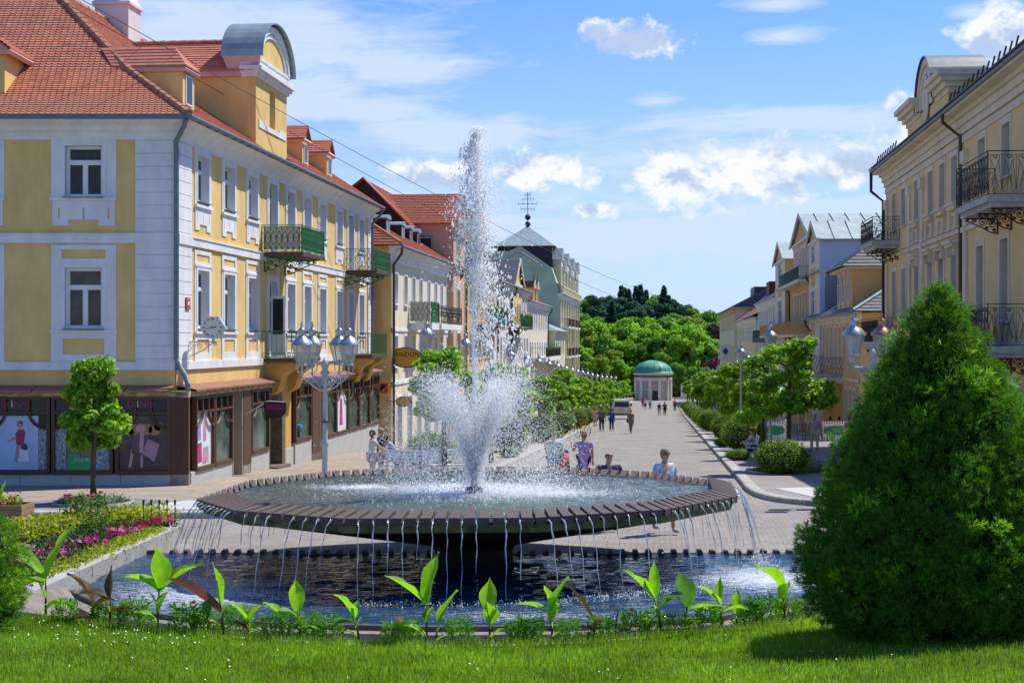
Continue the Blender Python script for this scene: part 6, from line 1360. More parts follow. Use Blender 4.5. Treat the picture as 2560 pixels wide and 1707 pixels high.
for ra, rb, d in ((1.95, 1.65, .5), (1.5, 1.3, .46)):
    for a_, b_ in zip(np.linspace(0, math.pi, 19)[:-1], np.linspace(0, math.pi, 19)[1:]):
        P4 = [(ac - ra * math.cos(a_), 13.3 + ra * math.sin(a_)), (ac - ra * math.cos(b_), 13.3 + ra * math.sin(b_)), (ac - rb * math.cos(b_), 13.3 + rb * math.sin(b_)), (ac - rb * math.cos(a_), 13.3 + rb * math.sin(a_))]
        m.prism([(x, -d, z) for x, z in P4], (0, .12, 0))
m.prism([(ac + .5 * math.cos(a), -.47, 13.6 + .95 * math.sin(a)) for a in np.linspace(0, 6.283, 17)[:-1]], (0, .06, 0)); m.build('arch_moulding', CREAM, g)
m = MB(); A = [(ac - 2.05 * math.cos(a), 13.3 + 2.0 * math.sin(a)) for a in np.linspace(0, math.pi, 19)]
for (ax, az), (bx, bz) in zip(A, A[1:]): m.quad((ax, -.6, az), (bx, -.6, bz), (bx, 1.7, bz), (ax, 1.7, az)); m.quad((ax, -.6, az), (bx, -.6, bz), (bx, -.6, bz - .06), (ax, -.6, az - .06))
m.build('zinc_hood', mat('dark_zinc', (.12, .14, .14), .45, .5, .3, 3, metal=.4), g)
IR = mat('dark_iron', (.03, .02, .022), .5, .5, .2, 20); BSW = mat('white_balcony_slab', (.50, .50, .48), .8, .2, .3, 4)
for (sa, sb, z, H) in ((51.3, 46.4, 8.15, 1.35), (75.6, 71.4, 8.45, 1.15), (51.3, 46.4, 3.55, 1.3), (75.6, 69.0, 3.65, 1.15)):
    balcony(r, I, lx(sa), lx(sb), 1.3, z, H, 'lyre', IR, BSW, .2, (lx(sa) + .5, (lx(sa) + lx(sb)) / 2, lx(sb) - .5), BRACK, under=.15)
b = MB(); b.box(lx(51.2), lx(48.4), -1.2, -1.17, 3.6, 4.7); b.build('reed_screen', mat('reed_screen', (.13, .06, .04), .8, .2, .6, 14, stretch=(8, 8, .3)), r, M=I); b = MB(); b.box(lx(75.4), lx(70), -1.2, -1.17, 3.7, 4.7); b.build('reed_screen', MATS['reed_screen'], r, M=I)
m = MB(); cx = lx(48.6)
for a_, b_ in zip(np.linspace(0, math.pi, 15)[:-1], np.linspace(0, math.pi, 15)[1:]):
    p = lambda R_, t_: (cx - R_ * math.cos(t_), .9 + R_ * .95 * math.sin(t_)); m.prism([(p(1.5, a_)[0], -.12, p(1.5, a_)[1]), (p(1.5, b_)[0], -.12, p(1.5, b_)[1]), (p(1.75, b_)[0], -.12, p(1.75, b_)[1]), (p(1.75, a_)[0], -.12, p(1.75, a_)[1])], (0, .12, 0))
m.build('arch_trim', WHT, r, M=I); m = MB(); m.poly([(cx - 1.5 * math.cos(t_), -.03, .9 + 1.42 * math.sin(t_)) for t_ in np.linspace(0, math.pi, 15)] + [(cx + 1.5, -.03, -1.5), (cx - 1.5, -.03, -1.5)]); m.build('arched_window', SGL, r, M=I)
m = MB(); m.box(cx - .04, cx + .04, -.06, -.035, -1.5, 2.3); m.box(cx - 1.5, cx + 1.5, -.06, -.035, .85, .95); m.build('window_bars', BRN, r, M=I)
# R2 orange house with slate roofs and pavement arcade
OR2 = mat('orange_plaster', (.66, .43, .20), .9, .15, .12, .8, .2, 80)
cc = [111.2, 109, 106.8, 104.6, 102.4, 100, 97.6, 95.2, 92.8, 90.4, 88]
r, I, lx, W = house('orange_house', 'orange plastered house with low slate roofs and a white awning over its cafe', 'R', 85.7, 112.7, 12.7, 5.35, OR2, CREAM, [(c, 2.2, 4.6, .9) for c in cc] + [(c, -1.6, .8, .9) for c in (92.1, 90, 88)], .9, cornice=.55, end_mat=OR2, bands=[(1.35, 1.5, .06)], reveal=.2)
roof_par(r, I, W, 4.5, 5.4, 8.4, SLATE, n=16, hip1=4.4, over=.5)
m = MB(); m.tube([(W + .45, -.45, 5.5), (W - 3.9, 4.5, 8.45)], .1, 5); m.build('hip_ridge', ZINC, r, M=I)
x0_, x1_ = lx(96.6), lx(88.9)
gm_ = MB(); gm_.box(x0_, x1_, -.02, 5, 5.0, 8.2); tw_ = gm_.build('upper_block', OR2, r, M=I)
for s in (95.3, 93.0, 90.6): x = lx(s); q = MB(); q.box(x - .6, x + .6, -.07, -.02, 5.75, 8.0); q.build('window_surround', CREAM, tw_); window(tw_, Matrix.Translation((0, -.14, 0)), x - .38, x + .38, 6.05, 7.75, .04, 'plain', BLUEW, FARG)
m = MB(); e = .7
for A0, A1, B0, B1 in (((x0_ - e, -e, 8.1), (x1_ + e, -e, 8.1), (x0_ + 2.5, 3, 10.9), (x1_ - 2.5, 3, 10.9)), ((x1_ + e, -e, 8.1), (x1_ + e, 6.5, 8.1), (x1_ - 2.5, 3, 10.9), (x1_ - 2.5, 3, 10.9)), ((x0_ - e, 6.5, 8.1), (x0_ - e, -e, 8.1), (x0_ + 2.5, 3, 10.9), (x0_ + 2.5, 3, 10.9))): courses(m, A0, A1, B0, B1, 14, .05)
m.build('upper_roof', SLATE, tw_); m = MB(); m.box(x0_ - .45, x1_ + .45, -.45, 5.2, 7.95, 8.12); m.build('upper_cornice', CREAM, tw_)
m = MB(); m.box(lx(101.5), lx(97), .6, 3, 5.6, 7.0); m.build('roof_hatch', DM, r, M=I)
pipe(r, I, .1, 0, 5.3, off=.55)
b = balcony(r, I, lx(105.7), lx(94.0), 1.9, 1.45, 1.25, 'mesh', IR, CREAM, .35)
for s in (105, 100, 95.0): m = MB(); x = lx(s); m.box(x - .35, x + .35, -1.7, -1.1, -3.5, 1.1); m.build('arcade_pillar', CREAM, b)
m = MB(); m.quad((lx(106), -1.9, .9), (lx(94.5), -1.9, .9), (lx(94.5), -4.3, .35), (lx(106), -4.3, .35)); m.quad((lx(106), -4.3, .35), (lx(94.5), -4.3, .35), (lx(94.5), -4.3, .15), (lx(106), -4.3, .15)); m.build('cafe_awning', mat('white_awning', (.72, .74, .78), .8, .2, .08, 2, trans=.2), r, M=I)
# R3 tall house: bay + siding flank, two gables with standing-seam roofs, third bay
SEAM = mat('green_grey_sheet_roof', (.36, .42, .40), .5, .4, .25, 1.2, metal=.2); SID = mat('pale_blue_siding', (.50, .56, .68), .8, .2, .08, 1, .5, 9, stretch=(5, 5, .01))
wi = [(c, 5.5, 7.6, 1.1) for c in (117.5, 120, 122.5, 125, 127.5, 130, 133, 144)] + [(c, 1.8, 3.7, 1.1) for c in (117.5, 120.5, 124, 128, 133, 138, 144)]
r, I, lx, W = house('gabled_house', 'tall orange and white house with three sheet metal gables and blue siding flank', 'R', 106.5, 147.5, 12.95, 8.7, OR2, CREAM, wi, 1.1, cornice=.4, reveal=.25, depth=14)
g = gable_perp(r, I, lx(114.4), W, -.35, -3, 11.0, 12.5, CREAM, SEAM, D=15, over=.3, wins=[(lx(112.6), lx(110.2), 9.5, 11.0 - .25), (lx(112.6), lx(110.2), 5.6, 7.4), (lx(112.6), lx(110.2), 2.0, 3.6)], seam=1.25, side_m=SID, reveal=.1, apex_m=OR2)
q = MB()
for z0, z1 in ((7.8, 9.1), (4.2, 5.2), (.5, 1.6)): q.box(lx(112.6), lx(110.2), -.03, 0, z0, z1)
q.build('infill_panel', OR2, g)
g2 = gable_perp(r, I, lx(131), lx(114.8), -.1, 8.3, 11.9, 14.1, OR2, SEAM, D=16, over=.35, wins=[(lx(c) - .5, lx(c) + .5, 9.3, 11.3) for c in (128.5, 126, 123.5, 121, 118.5)], seam=1.25, side_m=OR2, apex_m=OR2)
g3 = gable_perp(r, I, lx(147.3), lx(135.5), -.45, -5, 11.2, 13.0, CREAM, SEAM, D=9, over=.3, wins=[(lx(143.5), lx(139), 9.5, 11.0), (lx(143.5), lx(139), 5.0, 7.5), (lx(143.5), lx(139), 1.5, 3.5)], seam=1.25, side_m=OR2, apex_m=OR2)
q = MB(); q.box(lx(143.5), lx(139), -.03, 0, 7.9, 9.1); q.build('infill_panel', OR2, g3)
balcony(r, I, lx(134.6), lx(115.2), 1.1, 8.5, 1.0, 'bars', mat('teal_iron', (.04, .14, .12), .5, .4), CREAM, .25)
b = balcony(r, I, lx(155), lx(115), 1.5, 4.25, 1.0, 'bars', OR2, CREAM, .2, screen=OR2); q = MB(); q.box(lx(115) - .05, lx(115), -1.45, -.05, 4.25, 5.2); q.build('parapet_end', OR2, b)
q = MB(); q.tube([(lx(106.5) - 3.5, 6, 12.0), (lx(106.5) - 3.5, 6, 16.6)], .07, 5); q.tube([(lx(106.5) - 4.3, 6, 16.2), (lx(106.5) - 2.7, 6, 16.2)], .05, 4)
for dx in (-.8, -.4, .4, .8): q.tube([(lx(106.5) - 3.5 + dx, 6, 16.2), (lx(106.5) - 3.5 + dx, 6, 16.5)], .05, 4)
q.tube([(lx(106.5) - 3.5, 5.2, 16.2), (lx(106.5) - 3.5, 6.8, 16.2)], .05, 4); q.build('roof_mast', DARKM, r, M=I)
pipe(r, I, lx(114.7), 0, 8.8); pipe(r, I, lx(135.2), 0, 8.8)
# R4, R5, R6
r, I, lx, W = house('slate_roof_house', 'cream house with slate roof and satellite dish beyond the metal gables', 'R', 147.5, 180, 12.8, 8.1, CREAM, WHT, [(c, 5.2, 7.2, 1.1) for c in range(150, 180, 3)] + [(c, 1.5, 3.6, 1.1) for c in range(150, 180, 3)], 1.1, cornice=.6, reveal=.2)
roof_par(r, I, W, 5, 8.1, 12.3, SLATE, n=14, hip0=4); q = MB(); q.box(8, 13, .5, 3, 8.4, 10.4); q.build('dormer', mat('maroon_cladding', (.16, .03, .03), .7, .3), r, M=I)
q = MB(); q.tube([(12, 4.6, 12.0), (12, 4.6, 13.6)], .06, 5); q.lathe([(.0, 0), (.45, .08), (.75, .25)], 12, (0, 0, 0)); q.build('dish_mast', DARKM, r, M=I); r.children[-1].matrix_local = I
q = MB(); q.prism([(12 + .75 * math.cos(a), 4.2, 13.6 + .8 * math.sin(a)) for a in np.linspace(0, 6.28, 15)[:-1]], (0, .15, 0)); q.build('satellite_dish', ZINC, r, M=I)
q = r.children
for o in list(r.children):
    if o.name.startswith('dish_mast'): bpy.data.objects.remove(o)
b = balcony(r, I, lx(168), lx(150), 1.3, 3.9, 1.0, 'bars', MATS['teal_iron'], BSL, .3)
r, I, lx, W = house('red_roof_house', 'low yellow and white house with a red and a blue grey roof slope', 'R', 180, 226, 12.6, 6.6, PALE, WHT, [(c, 3.6, 5.6, 1.2) for c in range(183, 226, 4)] + [(c, -.5, 1.8, 1.2) for c in range(183, 226, 4)], 1.2, cornice=.5, reveal=.2)
roof_par(r, I, W, 5, 6.7, 10.2, TILE_D, n=12); roof_par(r, I, W + .4, 5, 6.75, 9.4, mat('blue_grey_roof', (.12, .17, .20), .6, .3, .2, 1), n=8, x0=26, over=.6, name='blue_roof')
r, I, lx, W = house('end_house', 'pale yellow house with big grey slate roof at far end of right row', 'R', 226, 285, 12.2, 8.7, PALE, YEL2, [(c, 5.5, 7.4, 1.4) for c in range(230, 284, 6)] + [(c, .5, 3, 1.4) for c in range(230, 284, 6)], 1.4, cornice=1.0, reveal=.2, end_mat=PALE, depth=16)
roof_par(r, I, W, 8, 8.8, 13.3, SLATE, n=12, hip1=2, over=.7); q = MB(); q.box(40, 50, 3.5, 6.5, 9.5, 12.3); q.build('dormer', mat('dark_green_sheet', (.04, .06, .06), .5, .4), r, M=I)
for z in (5.4, 1.0): q = MB(); [q.box(W + .01, W + .06, 2 + k * 3.2, 3.4 + k * 3.2, z, z + 2.0) for k in range(4)]; q.build('yellow_panel', OR2, r, M=I)
# ---------------------------------------------------------------- trees, hedges, forest, pavilion
LEAF1 = mat('linden_leaf', (.215, .42, .028), .5, .35, .2, 1.5, trans=.5, island=.42); LEAF2 = mat('linden_leaf_dark', (.175, .36, .028), .5, .35, .25, 1.5, trans=.48, island=.4)
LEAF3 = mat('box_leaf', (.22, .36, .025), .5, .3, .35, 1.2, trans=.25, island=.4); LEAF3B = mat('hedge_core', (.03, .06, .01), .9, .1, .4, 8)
F_BR = mat('forest_bright', (.28, .52, .035), .7, .2, .3, .12, trans=.3, island=.35); F_MD = mat('forest_mid', (.18, .38, .04), .7, .2, .3, .12, trans=.25, island=.35); F_DK = mat('forest_blue_green', (.05, .16, .075), .7, .2, .3, .1, trans=.12, island=.3); F_PU = mat('copper_beech_leaf', (.15, .08, .12), .7, .2, .3, .1, trans=.1, island=.35); F_OL = mat('forest_olive', (.28, .42, .045), .7, .2, .3, .12, trans=.3, island=.35)
def scatter(N, blobs, l, w, seed, shell=.55, up=.2, fold=True, wt=None):
    """leaf faces through lumpy volumes: blobs (x,y,z,rx,ry,rz)"""
    q = np.random.RandomState(seed); B = np.array(blobs, float); vol = B[:, 3] * B[:, 4] * B[:, 5]; pr = vol ** .8; pr /= pr.sum(); idx = q.choice(len(B), N, p=pr)
    d = q.randn(N, 3); d /= np.linalg.norm(d, axis=1)[:, None]; r = (shell + (1 - shell) * q.rand(N)) * (1 + .10 * q.randn(N)); P = B[idx, :3] + d * B[idx, 3:] * r[:, None]
    nn = d + q.randn(N, 3) * .75 + np.array([0, 0, up]); nn /= np.linalg.norm(nn, axis=1)[:, None]; a = np.cross(nn, q.randn(N, 3)); a /= np.linalg.norm(a, axis=1)[:, None]; b = np.cross(nn, a)
    L_ = (l * q.uniform(.55, 1.25, N))[:, None]; W_ = L_ * (w / l)
    V = np.stack([P - a * L_ * .5, P - a * L_ * .08 + b * W_ * .5, P + a * L_ * .5, P - a * L_ * .08 - b * W_ * .5], 1).reshape(-1, 3); return V, np.arange(N * 4).reshape(-1, 4)
def me_of(name, VF, m, mi=None):
    o = bulk(name, VF[0], VF[1], m, mi=mi); me = o.data; bpy.data.objects.remove(o); return me
def trunk_mesh(h, r0, r1, limbs, seed, crown=None):
    q = random.Random(seed); m = MB(); pts = [(q.gauss(0, .01), q.gauss(0, .01), -.05)] + [(q.gauss(0, .03) * k / 5, q.gauss(0, .03) * k / 5, h * k / 5) for k in range(1, 6)]
    m.tube(pts, [r0 * 1.25] + [r0 + (r1 - r0) * k / 5 for k in range(1, 6)], 8)
    for (z, a, L_, rz, rr_) in limbs:
        c, s = math.cos(a), math.sin(a); m.tube([(0, 0, z), (c * L_ * .4, s * L_ * .4, z + rz * .45), (c * L_, s * L_, z + rz)], [rr_, rr_ * .7, rr_ * .3], 5)
    return m.mesh('trunk', BARK, True)
# the young tree in front of the corner shop
bl = []
q_ = random.Random(4)
for k in range(46):
    z = q_.uniform(1.35, 3.35); rr = .80 * (1 - ((z - 1.5) / 2.15) ** 1.7) if z > 1.5 else .72; a = q_.uniform(0, 6.28); u = q_.uniform(.35, .95); s_ = q_.uniform(.18, .29); bl.append((rr * u * math.cos(a), rr * u * math.sin(a), z, s_, s_, s_ * .8))
LT = thing('linden_tree', 'small clipped linden tree with cone shaped crown in front of the corner shop', 'tree', T(-9.9, 35.0, gz(35) + KH)); put('crown', me_of('crown', scatter(13000, bl, .125, .11, 2, .45, .5), LEAF1), LT)
put('trunk', trunk_mesh(2.6, .075, .045, [(1.3 + .2 * k, k * 2.1, .45, .25, .02) for k in range(7)], 3), LT)
# ground-cover rings round the street trees
GC = mat('ring_cover_leaf', (.22, .30, .12), .6, .3, .3, 6, trans=.2, island=.5)
def ring_bed(x, y, R_, lb, N=2600, hh=.2):
    t = thing('tree_ring', lb, 'plant bed', T(x, y, gz(y) + KH), 'planted rings around street trees')
    bl = [(R_ * .72 * math.cos(a), R_ * .72 * math.sin(a), hh * .35, R_ * .32, R_ * .32, hh * .7) for a in np.linspace(0, 6.28, 9)[:-1]] + [(0, 0, hh * .3, R_ * .5, R_ * .5, hh * .6)]
    put('ground_cover', me_of('ground_cover', scatter(N, bl, .055, .035, int(x * 10) % 97, .3, .6), GC), t)
    m = MB(); m.lathe([(R_ * 1.0, 0), (R_ * 1.0, .06), (R_ * 1.08, .07), (R_ * 1.1, 0)], 28); m.build('rim', CONC, t); m = MB(); m.lathe([(0, .03), (R_, .03)], 20); m.build('soil', SOIL, t)
ring_bed(-9.9, 35.0, .86, 'low leafy planting ring around the young linden by the shop')
# avenue trees: three crown shapes, copied down both sides
def crown_blobs(seed, wide, z0, z1, n=34, lobes=()):
    q = random.Random(seed); out = []
    for k in range(n):
        z = q.uniform(z0, z1); u = (z - z0) / (z1 - z0); rr = wide * (.55 + .75 * math.sin(math.pi * min(1, u * .85 + .12))) * .62; a = q.uniform(0, 6.28); d = q.uniform(.3, 1); s_ = q.uniform(.24, .42); out.append((rr * d * math.cos(a), rr * d * math.sin(a), z, s_, s_, s_ * .72))
    for (x, y, z, s_) in lobes: out += [(x + q.gauss(0, .18), y + q.gauss(0, .18), z + q.gauss(0, .1), s_ * .6, s_ * .6, s_ * .42) for _ in range(4)]
    return out
cm = [me_of('crown', scatter(8200, crown_blobs(11, 1.15, 2.2, 4.6, 34, [(.95, -.1, 2.6, .85), (.8, 0, 3.2, .6), (-1.0, .2, 2.1, .7), (-.9, -.2, 3.1, .6), (.5, .1, 4.5, .5)]), .15, .135, 12, .4, .5), LEAF1), me_of('crown', scatter(5600, crown_blobs(21, 1.2, 2.0, 4.4), .16, .14, 22, .4, .5), LEAF1), me_of('crown', scatter(5200, crown_blobs(31, 1.05, 1.9, 4.3, 28, [(-1.0, 0, 2.4, .5)]), .16, .14, 32, .4, .5), LEAF2)]
tm_ = [trunk_mesh(3.9, .095, .05, [(2.0 + .25 * k, k * 2.2 + .2, .95, .55, .035) for k in range(8)], 5), trunk_mesh(3.7, .09, .05, [(1.9 + .3 * k, k * 2.4 + 1, .9, .5, .03) for k in range(7)], 6)]
ordn = ['nearest', 'second', 'third', 'fourth', 'fifth', 'sixth', 'seventh', 'eighth', 'ninth', 'tenth', 'eleventh', 'twelfth', 'thirteenth', 'fourteenth', 'fifteenth', 'sixteenth', 'seventeenth', 'eighteenth', 'nineteenth', 'twentieth']
def at_ty(t, Y): s = (Y + UX * t) / UY; return S(s, t)
YR = [49.7, 61.3, 73, 84.5, 96, 107.5, 119, 131, 143, 155.5, 168.5, 182, 196.5, 212, 229, 247, 265]
YL_ = [44.2, 55.5, 67, 78.2, 90, 101.5, 113, 125, 137, 149.5, 162, 175.5, 190, 206, 223, 241, 260]
for side, tt, YY in (('right', 5.8, YR), ('left', -4.9, YL_)):
    for i, Y in enumerate(YY):
        p = at_ty(tt + (rnd.uniform(-.2, .2) if i else 0), Y); k = 0 if (i == 0 and side == 'right') else (1, 2, 0)[i % 3]; sc = 1.06 if i == 0 else rnd.uniform(1.02, 1.2)
        if side == 'left': sc *= .98
        t = thing('linden_tree', f'{ordn[i]} linden tree from the fountain in the {side}-hand row along the street', 'tree', T(p.x, p.y, gz(p.y) + KH, (0 if i == 0 else rnd.random() * 6.28), sc) @ Matrix.Diagonal((1, 1, .87 if i == 0 else .85 - .09 * (side == 'left'), 1)), f'linden trees in the {side} row'); put('crown', cm[k], t); put('trunk', tm_[i % 2], t)
ring_bed(at_ty(6.0, 49.7).x, 49.3, 1.55, 'oval ground cover bed round the nearest right-hand street tree', 5200, .42)
# round clipped bushes
def ball_mesh(seed, rx, rz, N=9000, l=.055):
    bl = [(0, 0, rz * .92, rx, rx, rz)]; q = random.Random(seed)
    for k in range(40): a = q.uniform(0, 6.28); e = q.uniform(-.3, 1.4); bl.append((rx * .86 * math.cos(a) * math.cos(e), rx * .86 * math.sin(a) * math.cos(e), rz * .92 + rz * .86 * math.sin(e), rx * .2, rx * .2, rz * .2))
    V, F = scatter(N, bl, l, l * .7, seed, .93, .3); V[:, 2] = np.maximum(V[:, 2], 0.02); return me_of('foliage', (V, F), LEAF3)
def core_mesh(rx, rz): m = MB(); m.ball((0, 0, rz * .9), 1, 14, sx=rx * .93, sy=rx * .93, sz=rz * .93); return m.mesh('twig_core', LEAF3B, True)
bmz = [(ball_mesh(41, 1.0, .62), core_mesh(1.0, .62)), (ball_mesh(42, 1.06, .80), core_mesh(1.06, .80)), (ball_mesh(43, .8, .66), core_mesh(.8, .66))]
bushes = [('right', 5.45, 47.9, 0, .92), ('right', 5.25, 67, 1, 1.0), ('right', 5.2, 81, 1, .98), ('right', 4.9, 102, 1, .95), ('right', 4.9, 113, 1, .95), ('right', 4.9, 124, 1, .95), ('right', 4.8, 138, 1, .9), ('right', 4.8, 158, 1, .9), ('right', 4.8, 178, 1, .9), ('right', 4.8, 200, 1, .9),
          ('left', -6.2, 50, 1, .85), ('left', -5.2, 66, 1, .85), ('left', -5.0, 78.5, 1, .95), ('left', -5.0, 94, 1, 1.0), ('left', -5.0, 109, 1, 1.0), ('left', -5.0, 122, 1, .95), ('left', -5.0, 135, 1, .95), ('left', -5.0, 150, 1, .9), ('left', -5.0, 170, 1, .9)]
cnt = {'right': 0, 'left': 0}
for side, tt, Y, k, sc in bushes:
    p = at_ty(tt, Y); i = cnt[side]; cnt[side] += 1
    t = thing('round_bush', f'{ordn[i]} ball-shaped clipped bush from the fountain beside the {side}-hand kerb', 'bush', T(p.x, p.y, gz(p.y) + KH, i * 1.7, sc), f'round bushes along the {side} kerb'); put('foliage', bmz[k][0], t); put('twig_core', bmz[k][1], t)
for i, (side, tt, Y, lb) in enumerate((('right', 4.5, 57.5, 'small low shrub at the feet of the seated woman'), ('right', 4.5, 72.5, 'small low shrub between the two big round bushes on the right'), ('left', -4.6, 60, 'low grey green shrub beside the left kerb behind the spray'), ('left', -4.6, 86, 'low shrub next to the bicycle on the left pavement'))):
    p = at_ty(tt, Y); t = thing('low_shrub', lb, 'bush', T(p.x, p.y, gz(p.y) + KH, i, .42) @ Matrix.Diagonal((1.5, 1.2, .8, 1))); put('foliage', bmz[2][0], t); put('twig_core', bmz[2][1], t)
# foreground conifers
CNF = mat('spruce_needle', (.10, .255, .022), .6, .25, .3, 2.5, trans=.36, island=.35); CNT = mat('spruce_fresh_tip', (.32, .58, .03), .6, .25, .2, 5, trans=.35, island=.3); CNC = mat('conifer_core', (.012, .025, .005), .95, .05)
def conifer(prof, Nt, seed, l, per=15, lump=.10, fresh=.10):
    q = np.random.RandomState(seed); hs = np.array([p[0] for p in prof]); rs_ = np.array([p[1] for p in prof]); H = hs.max()
    u = q.rand(Nt * 3) * H; r = np.interp(u, hs, rs_); keep = q.rand(Nt * 3) < (r + .05) / (rs_.max() + .05); z = u[keep][:Nt]; r = np.interp(z, hs, rs_); n_ = len(z); th = q.rand(n_) * 6.2832
    lm = np.array([mnoise.noise(Vector((math.cos(a) * 2.6, math.sin(a) * 2.6, zz * 3.2 + seed))) + .6 * mnoise.noise(Vector((math.cos(a) * 7, math.sin(a) * 7, zz * 8 + seed))) for a, zz in zip(th, z)])
    hole = np.array([mnoise.noise(Vector((math.cos(a) * 1.7 + 9, math.sin(a) * 1.7, zz * 2.6 + seed))) for a, zz in zip(th, z)])
    dep = np.abs(q.randn(n_)) * .06; rr = r * (1 + lump * lm) - dep - np.where(hole < -.33, .10, 0)
    C = np.stack([rr * np.cos(th), rr * np.sin(th), z + lm * .03], 1); out = np.stack([np.cos(th), np.sin(th), np.full(n_, .55)], 1)
    # gather the shoots into rounded pads
    npd = max(60, n_ // 15); cen = C[:npd]; own = q.randint(0, npd, n_); dd_ = q.randn(n_, 3); dd_ /= np.linalg.norm(dd_, axis=1)[:, None]; fl = np.sum(dd_ * out[own], 1) < -.1; dd_[fl] *= -1
    pr = q.uniform(.075, .135, npd)[own] * (l / .046) ** .5; C2 = C.copy(); o2 = out.copy(); keepu = q.rand(n_) < .32; C = cen[own] + dd_ * (pr * np.array([[1.15], [1.15], [.8]])).T * q.uniform(.75, 1, n_)[:, None]; C[keepu] = C2[keepu] * np.array([.965, .965, 1]); th = th[own]; z = z[own]; dep = dep * 0 + keepu * .1; out = dd_ * .8 + out[own] * .35 + np.array([0, 0, .25]); out[keepu] = o2[keepu]
    fr = (np.array([mnoise.noise(Vector((math.cos(a) * 4 + 3, math.sin(a) * 4, zz * 5 + seed * 2))) for a, zz in zip(th, z)]) > .42 - fresh) & (q.rand(n_) < .75) & (dep < .06)
    k = per; P = np.repeat(C, k, 0) + q.randn(n_ * k, 3) * .012; d = np.repeat(out, k, 0) + q.randn(n_ * k, 3) * .65; d /= np.linalg.norm(d, axis=1)[:, None]; s = np.cross(d, q.randn(n_ * k, 3)); s /= np.linalg.norm(s, axis=1)[:, None]
    L_ = (l * q.uniform(.6, 1.25, n_ * k))[:, None]; w_ = .0075 * (l / .06)
    V = np.stack([P - s * w_ * .6, P + s * w_ * .6, P + d * L_ + s * w_ * .35, P + d * L_ - s * w_ * .35], 1).reshape(-1, 3); return V, np.arange(n_ * k * 4).reshape(-1, 4), np.repeat(fr, k).astype(int)
prof = [(0, .75), (.1, .98), (.41, 1.16), (.87, 1.24), (1.44, 1.08), (2.06, .845), (2.6, .585), (3.05, .33), (3.3, .14), (3.42, .02)]
CX = (2334 - 1280) / 3700 * 14.0
cf = thing('conical_conifer', 'big dense dark green cone-shaped conifer standing on the lawn at the right edge', 'conifer', T(CX + .05, 14.0, .80))
V, F, mi = conifer([(h, max(.015, r - .045)) for h, r in prof], 25000, 3, .044, 11, .13, .03); put('foliage', me_of('foliage', (V, F), [CNF, CNT], mi), cf)
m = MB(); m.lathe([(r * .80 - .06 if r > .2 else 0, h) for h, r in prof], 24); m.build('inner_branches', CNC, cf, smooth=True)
cf = thing('conical_conifer', 'small light green conifer cut off by the left edge of the picture', 'conifer', T(-5.42, 14.6, .82))
V, F, mi = conifer([(h * .46, r * .50) for h, r in prof], 5000, 8, .034, 11, .12, .3); put('foliage', me_of('foliage', (V, F), [CNF, CNT], mi), cf)
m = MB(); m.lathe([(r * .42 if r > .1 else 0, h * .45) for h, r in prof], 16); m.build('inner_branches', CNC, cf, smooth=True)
# no trees behind the viewer: the soft shade on the lawn is left out
# ---------------------------------------------------------------- wooded hill
def big_crown(seed, w, z0, z1, n, N, l, m):
    q = random.Random(seed); bl = []
    for k in range(n):
        z = q.uniform(z0, z1); u = (z - z0) / (z1 - z0); rr = w * math.sqrt(max(.05, 1 - (u * 1.55 - .55) ** 2 * .85)); a = q.uniform(0, 6.28); d = q.uniform(.3, .9); s_ = q.uniform(.26, .42) * w; bl.append((rr * d * math.cos(a), rr * d * math.sin(a), z, s_, s_, s_ * .75))
    return me_of('crown', scatter(N, bl, l, l * .8, seed, .7, .5), m)
bc = {}
for key, m in (('b', F_BR), ('m', F_MD), ('o', F_OL), ('p', F_PU), ('d', F_DK)): bc[key] = [big_crown(s + ord(key), 5.2, 5, 18, 26, 5200, .85, m) for s in ((1, 2) if key in 'bmd' else (1,))]
bt = trunk_mesh(12, .42, .2, [(5 + k, k * 2.3, 3.5, 3, .16) for k in range(7)], 9)
def spruce(seed):
    q = np.random.RandomState(seed); N = 3600; u = q.rand(N) ** .75; z = 20 * (1 - u) + 1.2; lay = np.abs(np.sin(z * 2.2)); r = u * 3.9 * (.62 + .38 * lay) * (.85 + .3 * q.rand(N)); a = q.rand(N) * 6.283; P = np.stack([r * np.cos(a), r * np.sin(a), z], 1)
    d = np.stack([np.cos(a), np.sin(a), -.35 + .2 * q.randn(N)], 1) + q.randn(N, 3) * .3; d /= np.linalg.norm(d, axis=1)[:, None]; s = np.cross(d, np.array([0, 0, 1.]) + q.randn(N, 3) * .3); s /= np.linalg.norm(s, axis=1)[:, None]; V = np.stack([P, P + d * .55 - s * .28, P + d * 1.1, P + d * .55 + s * .28], 1).reshape(-1, 3); return me_of('crown', (V, np.arange(N * 4).reshape(-1, 4)), F_DK)
spm = [spruce(1), spruce(2)]; spt = trunk_mesh(19, .3, .05, [], 2)
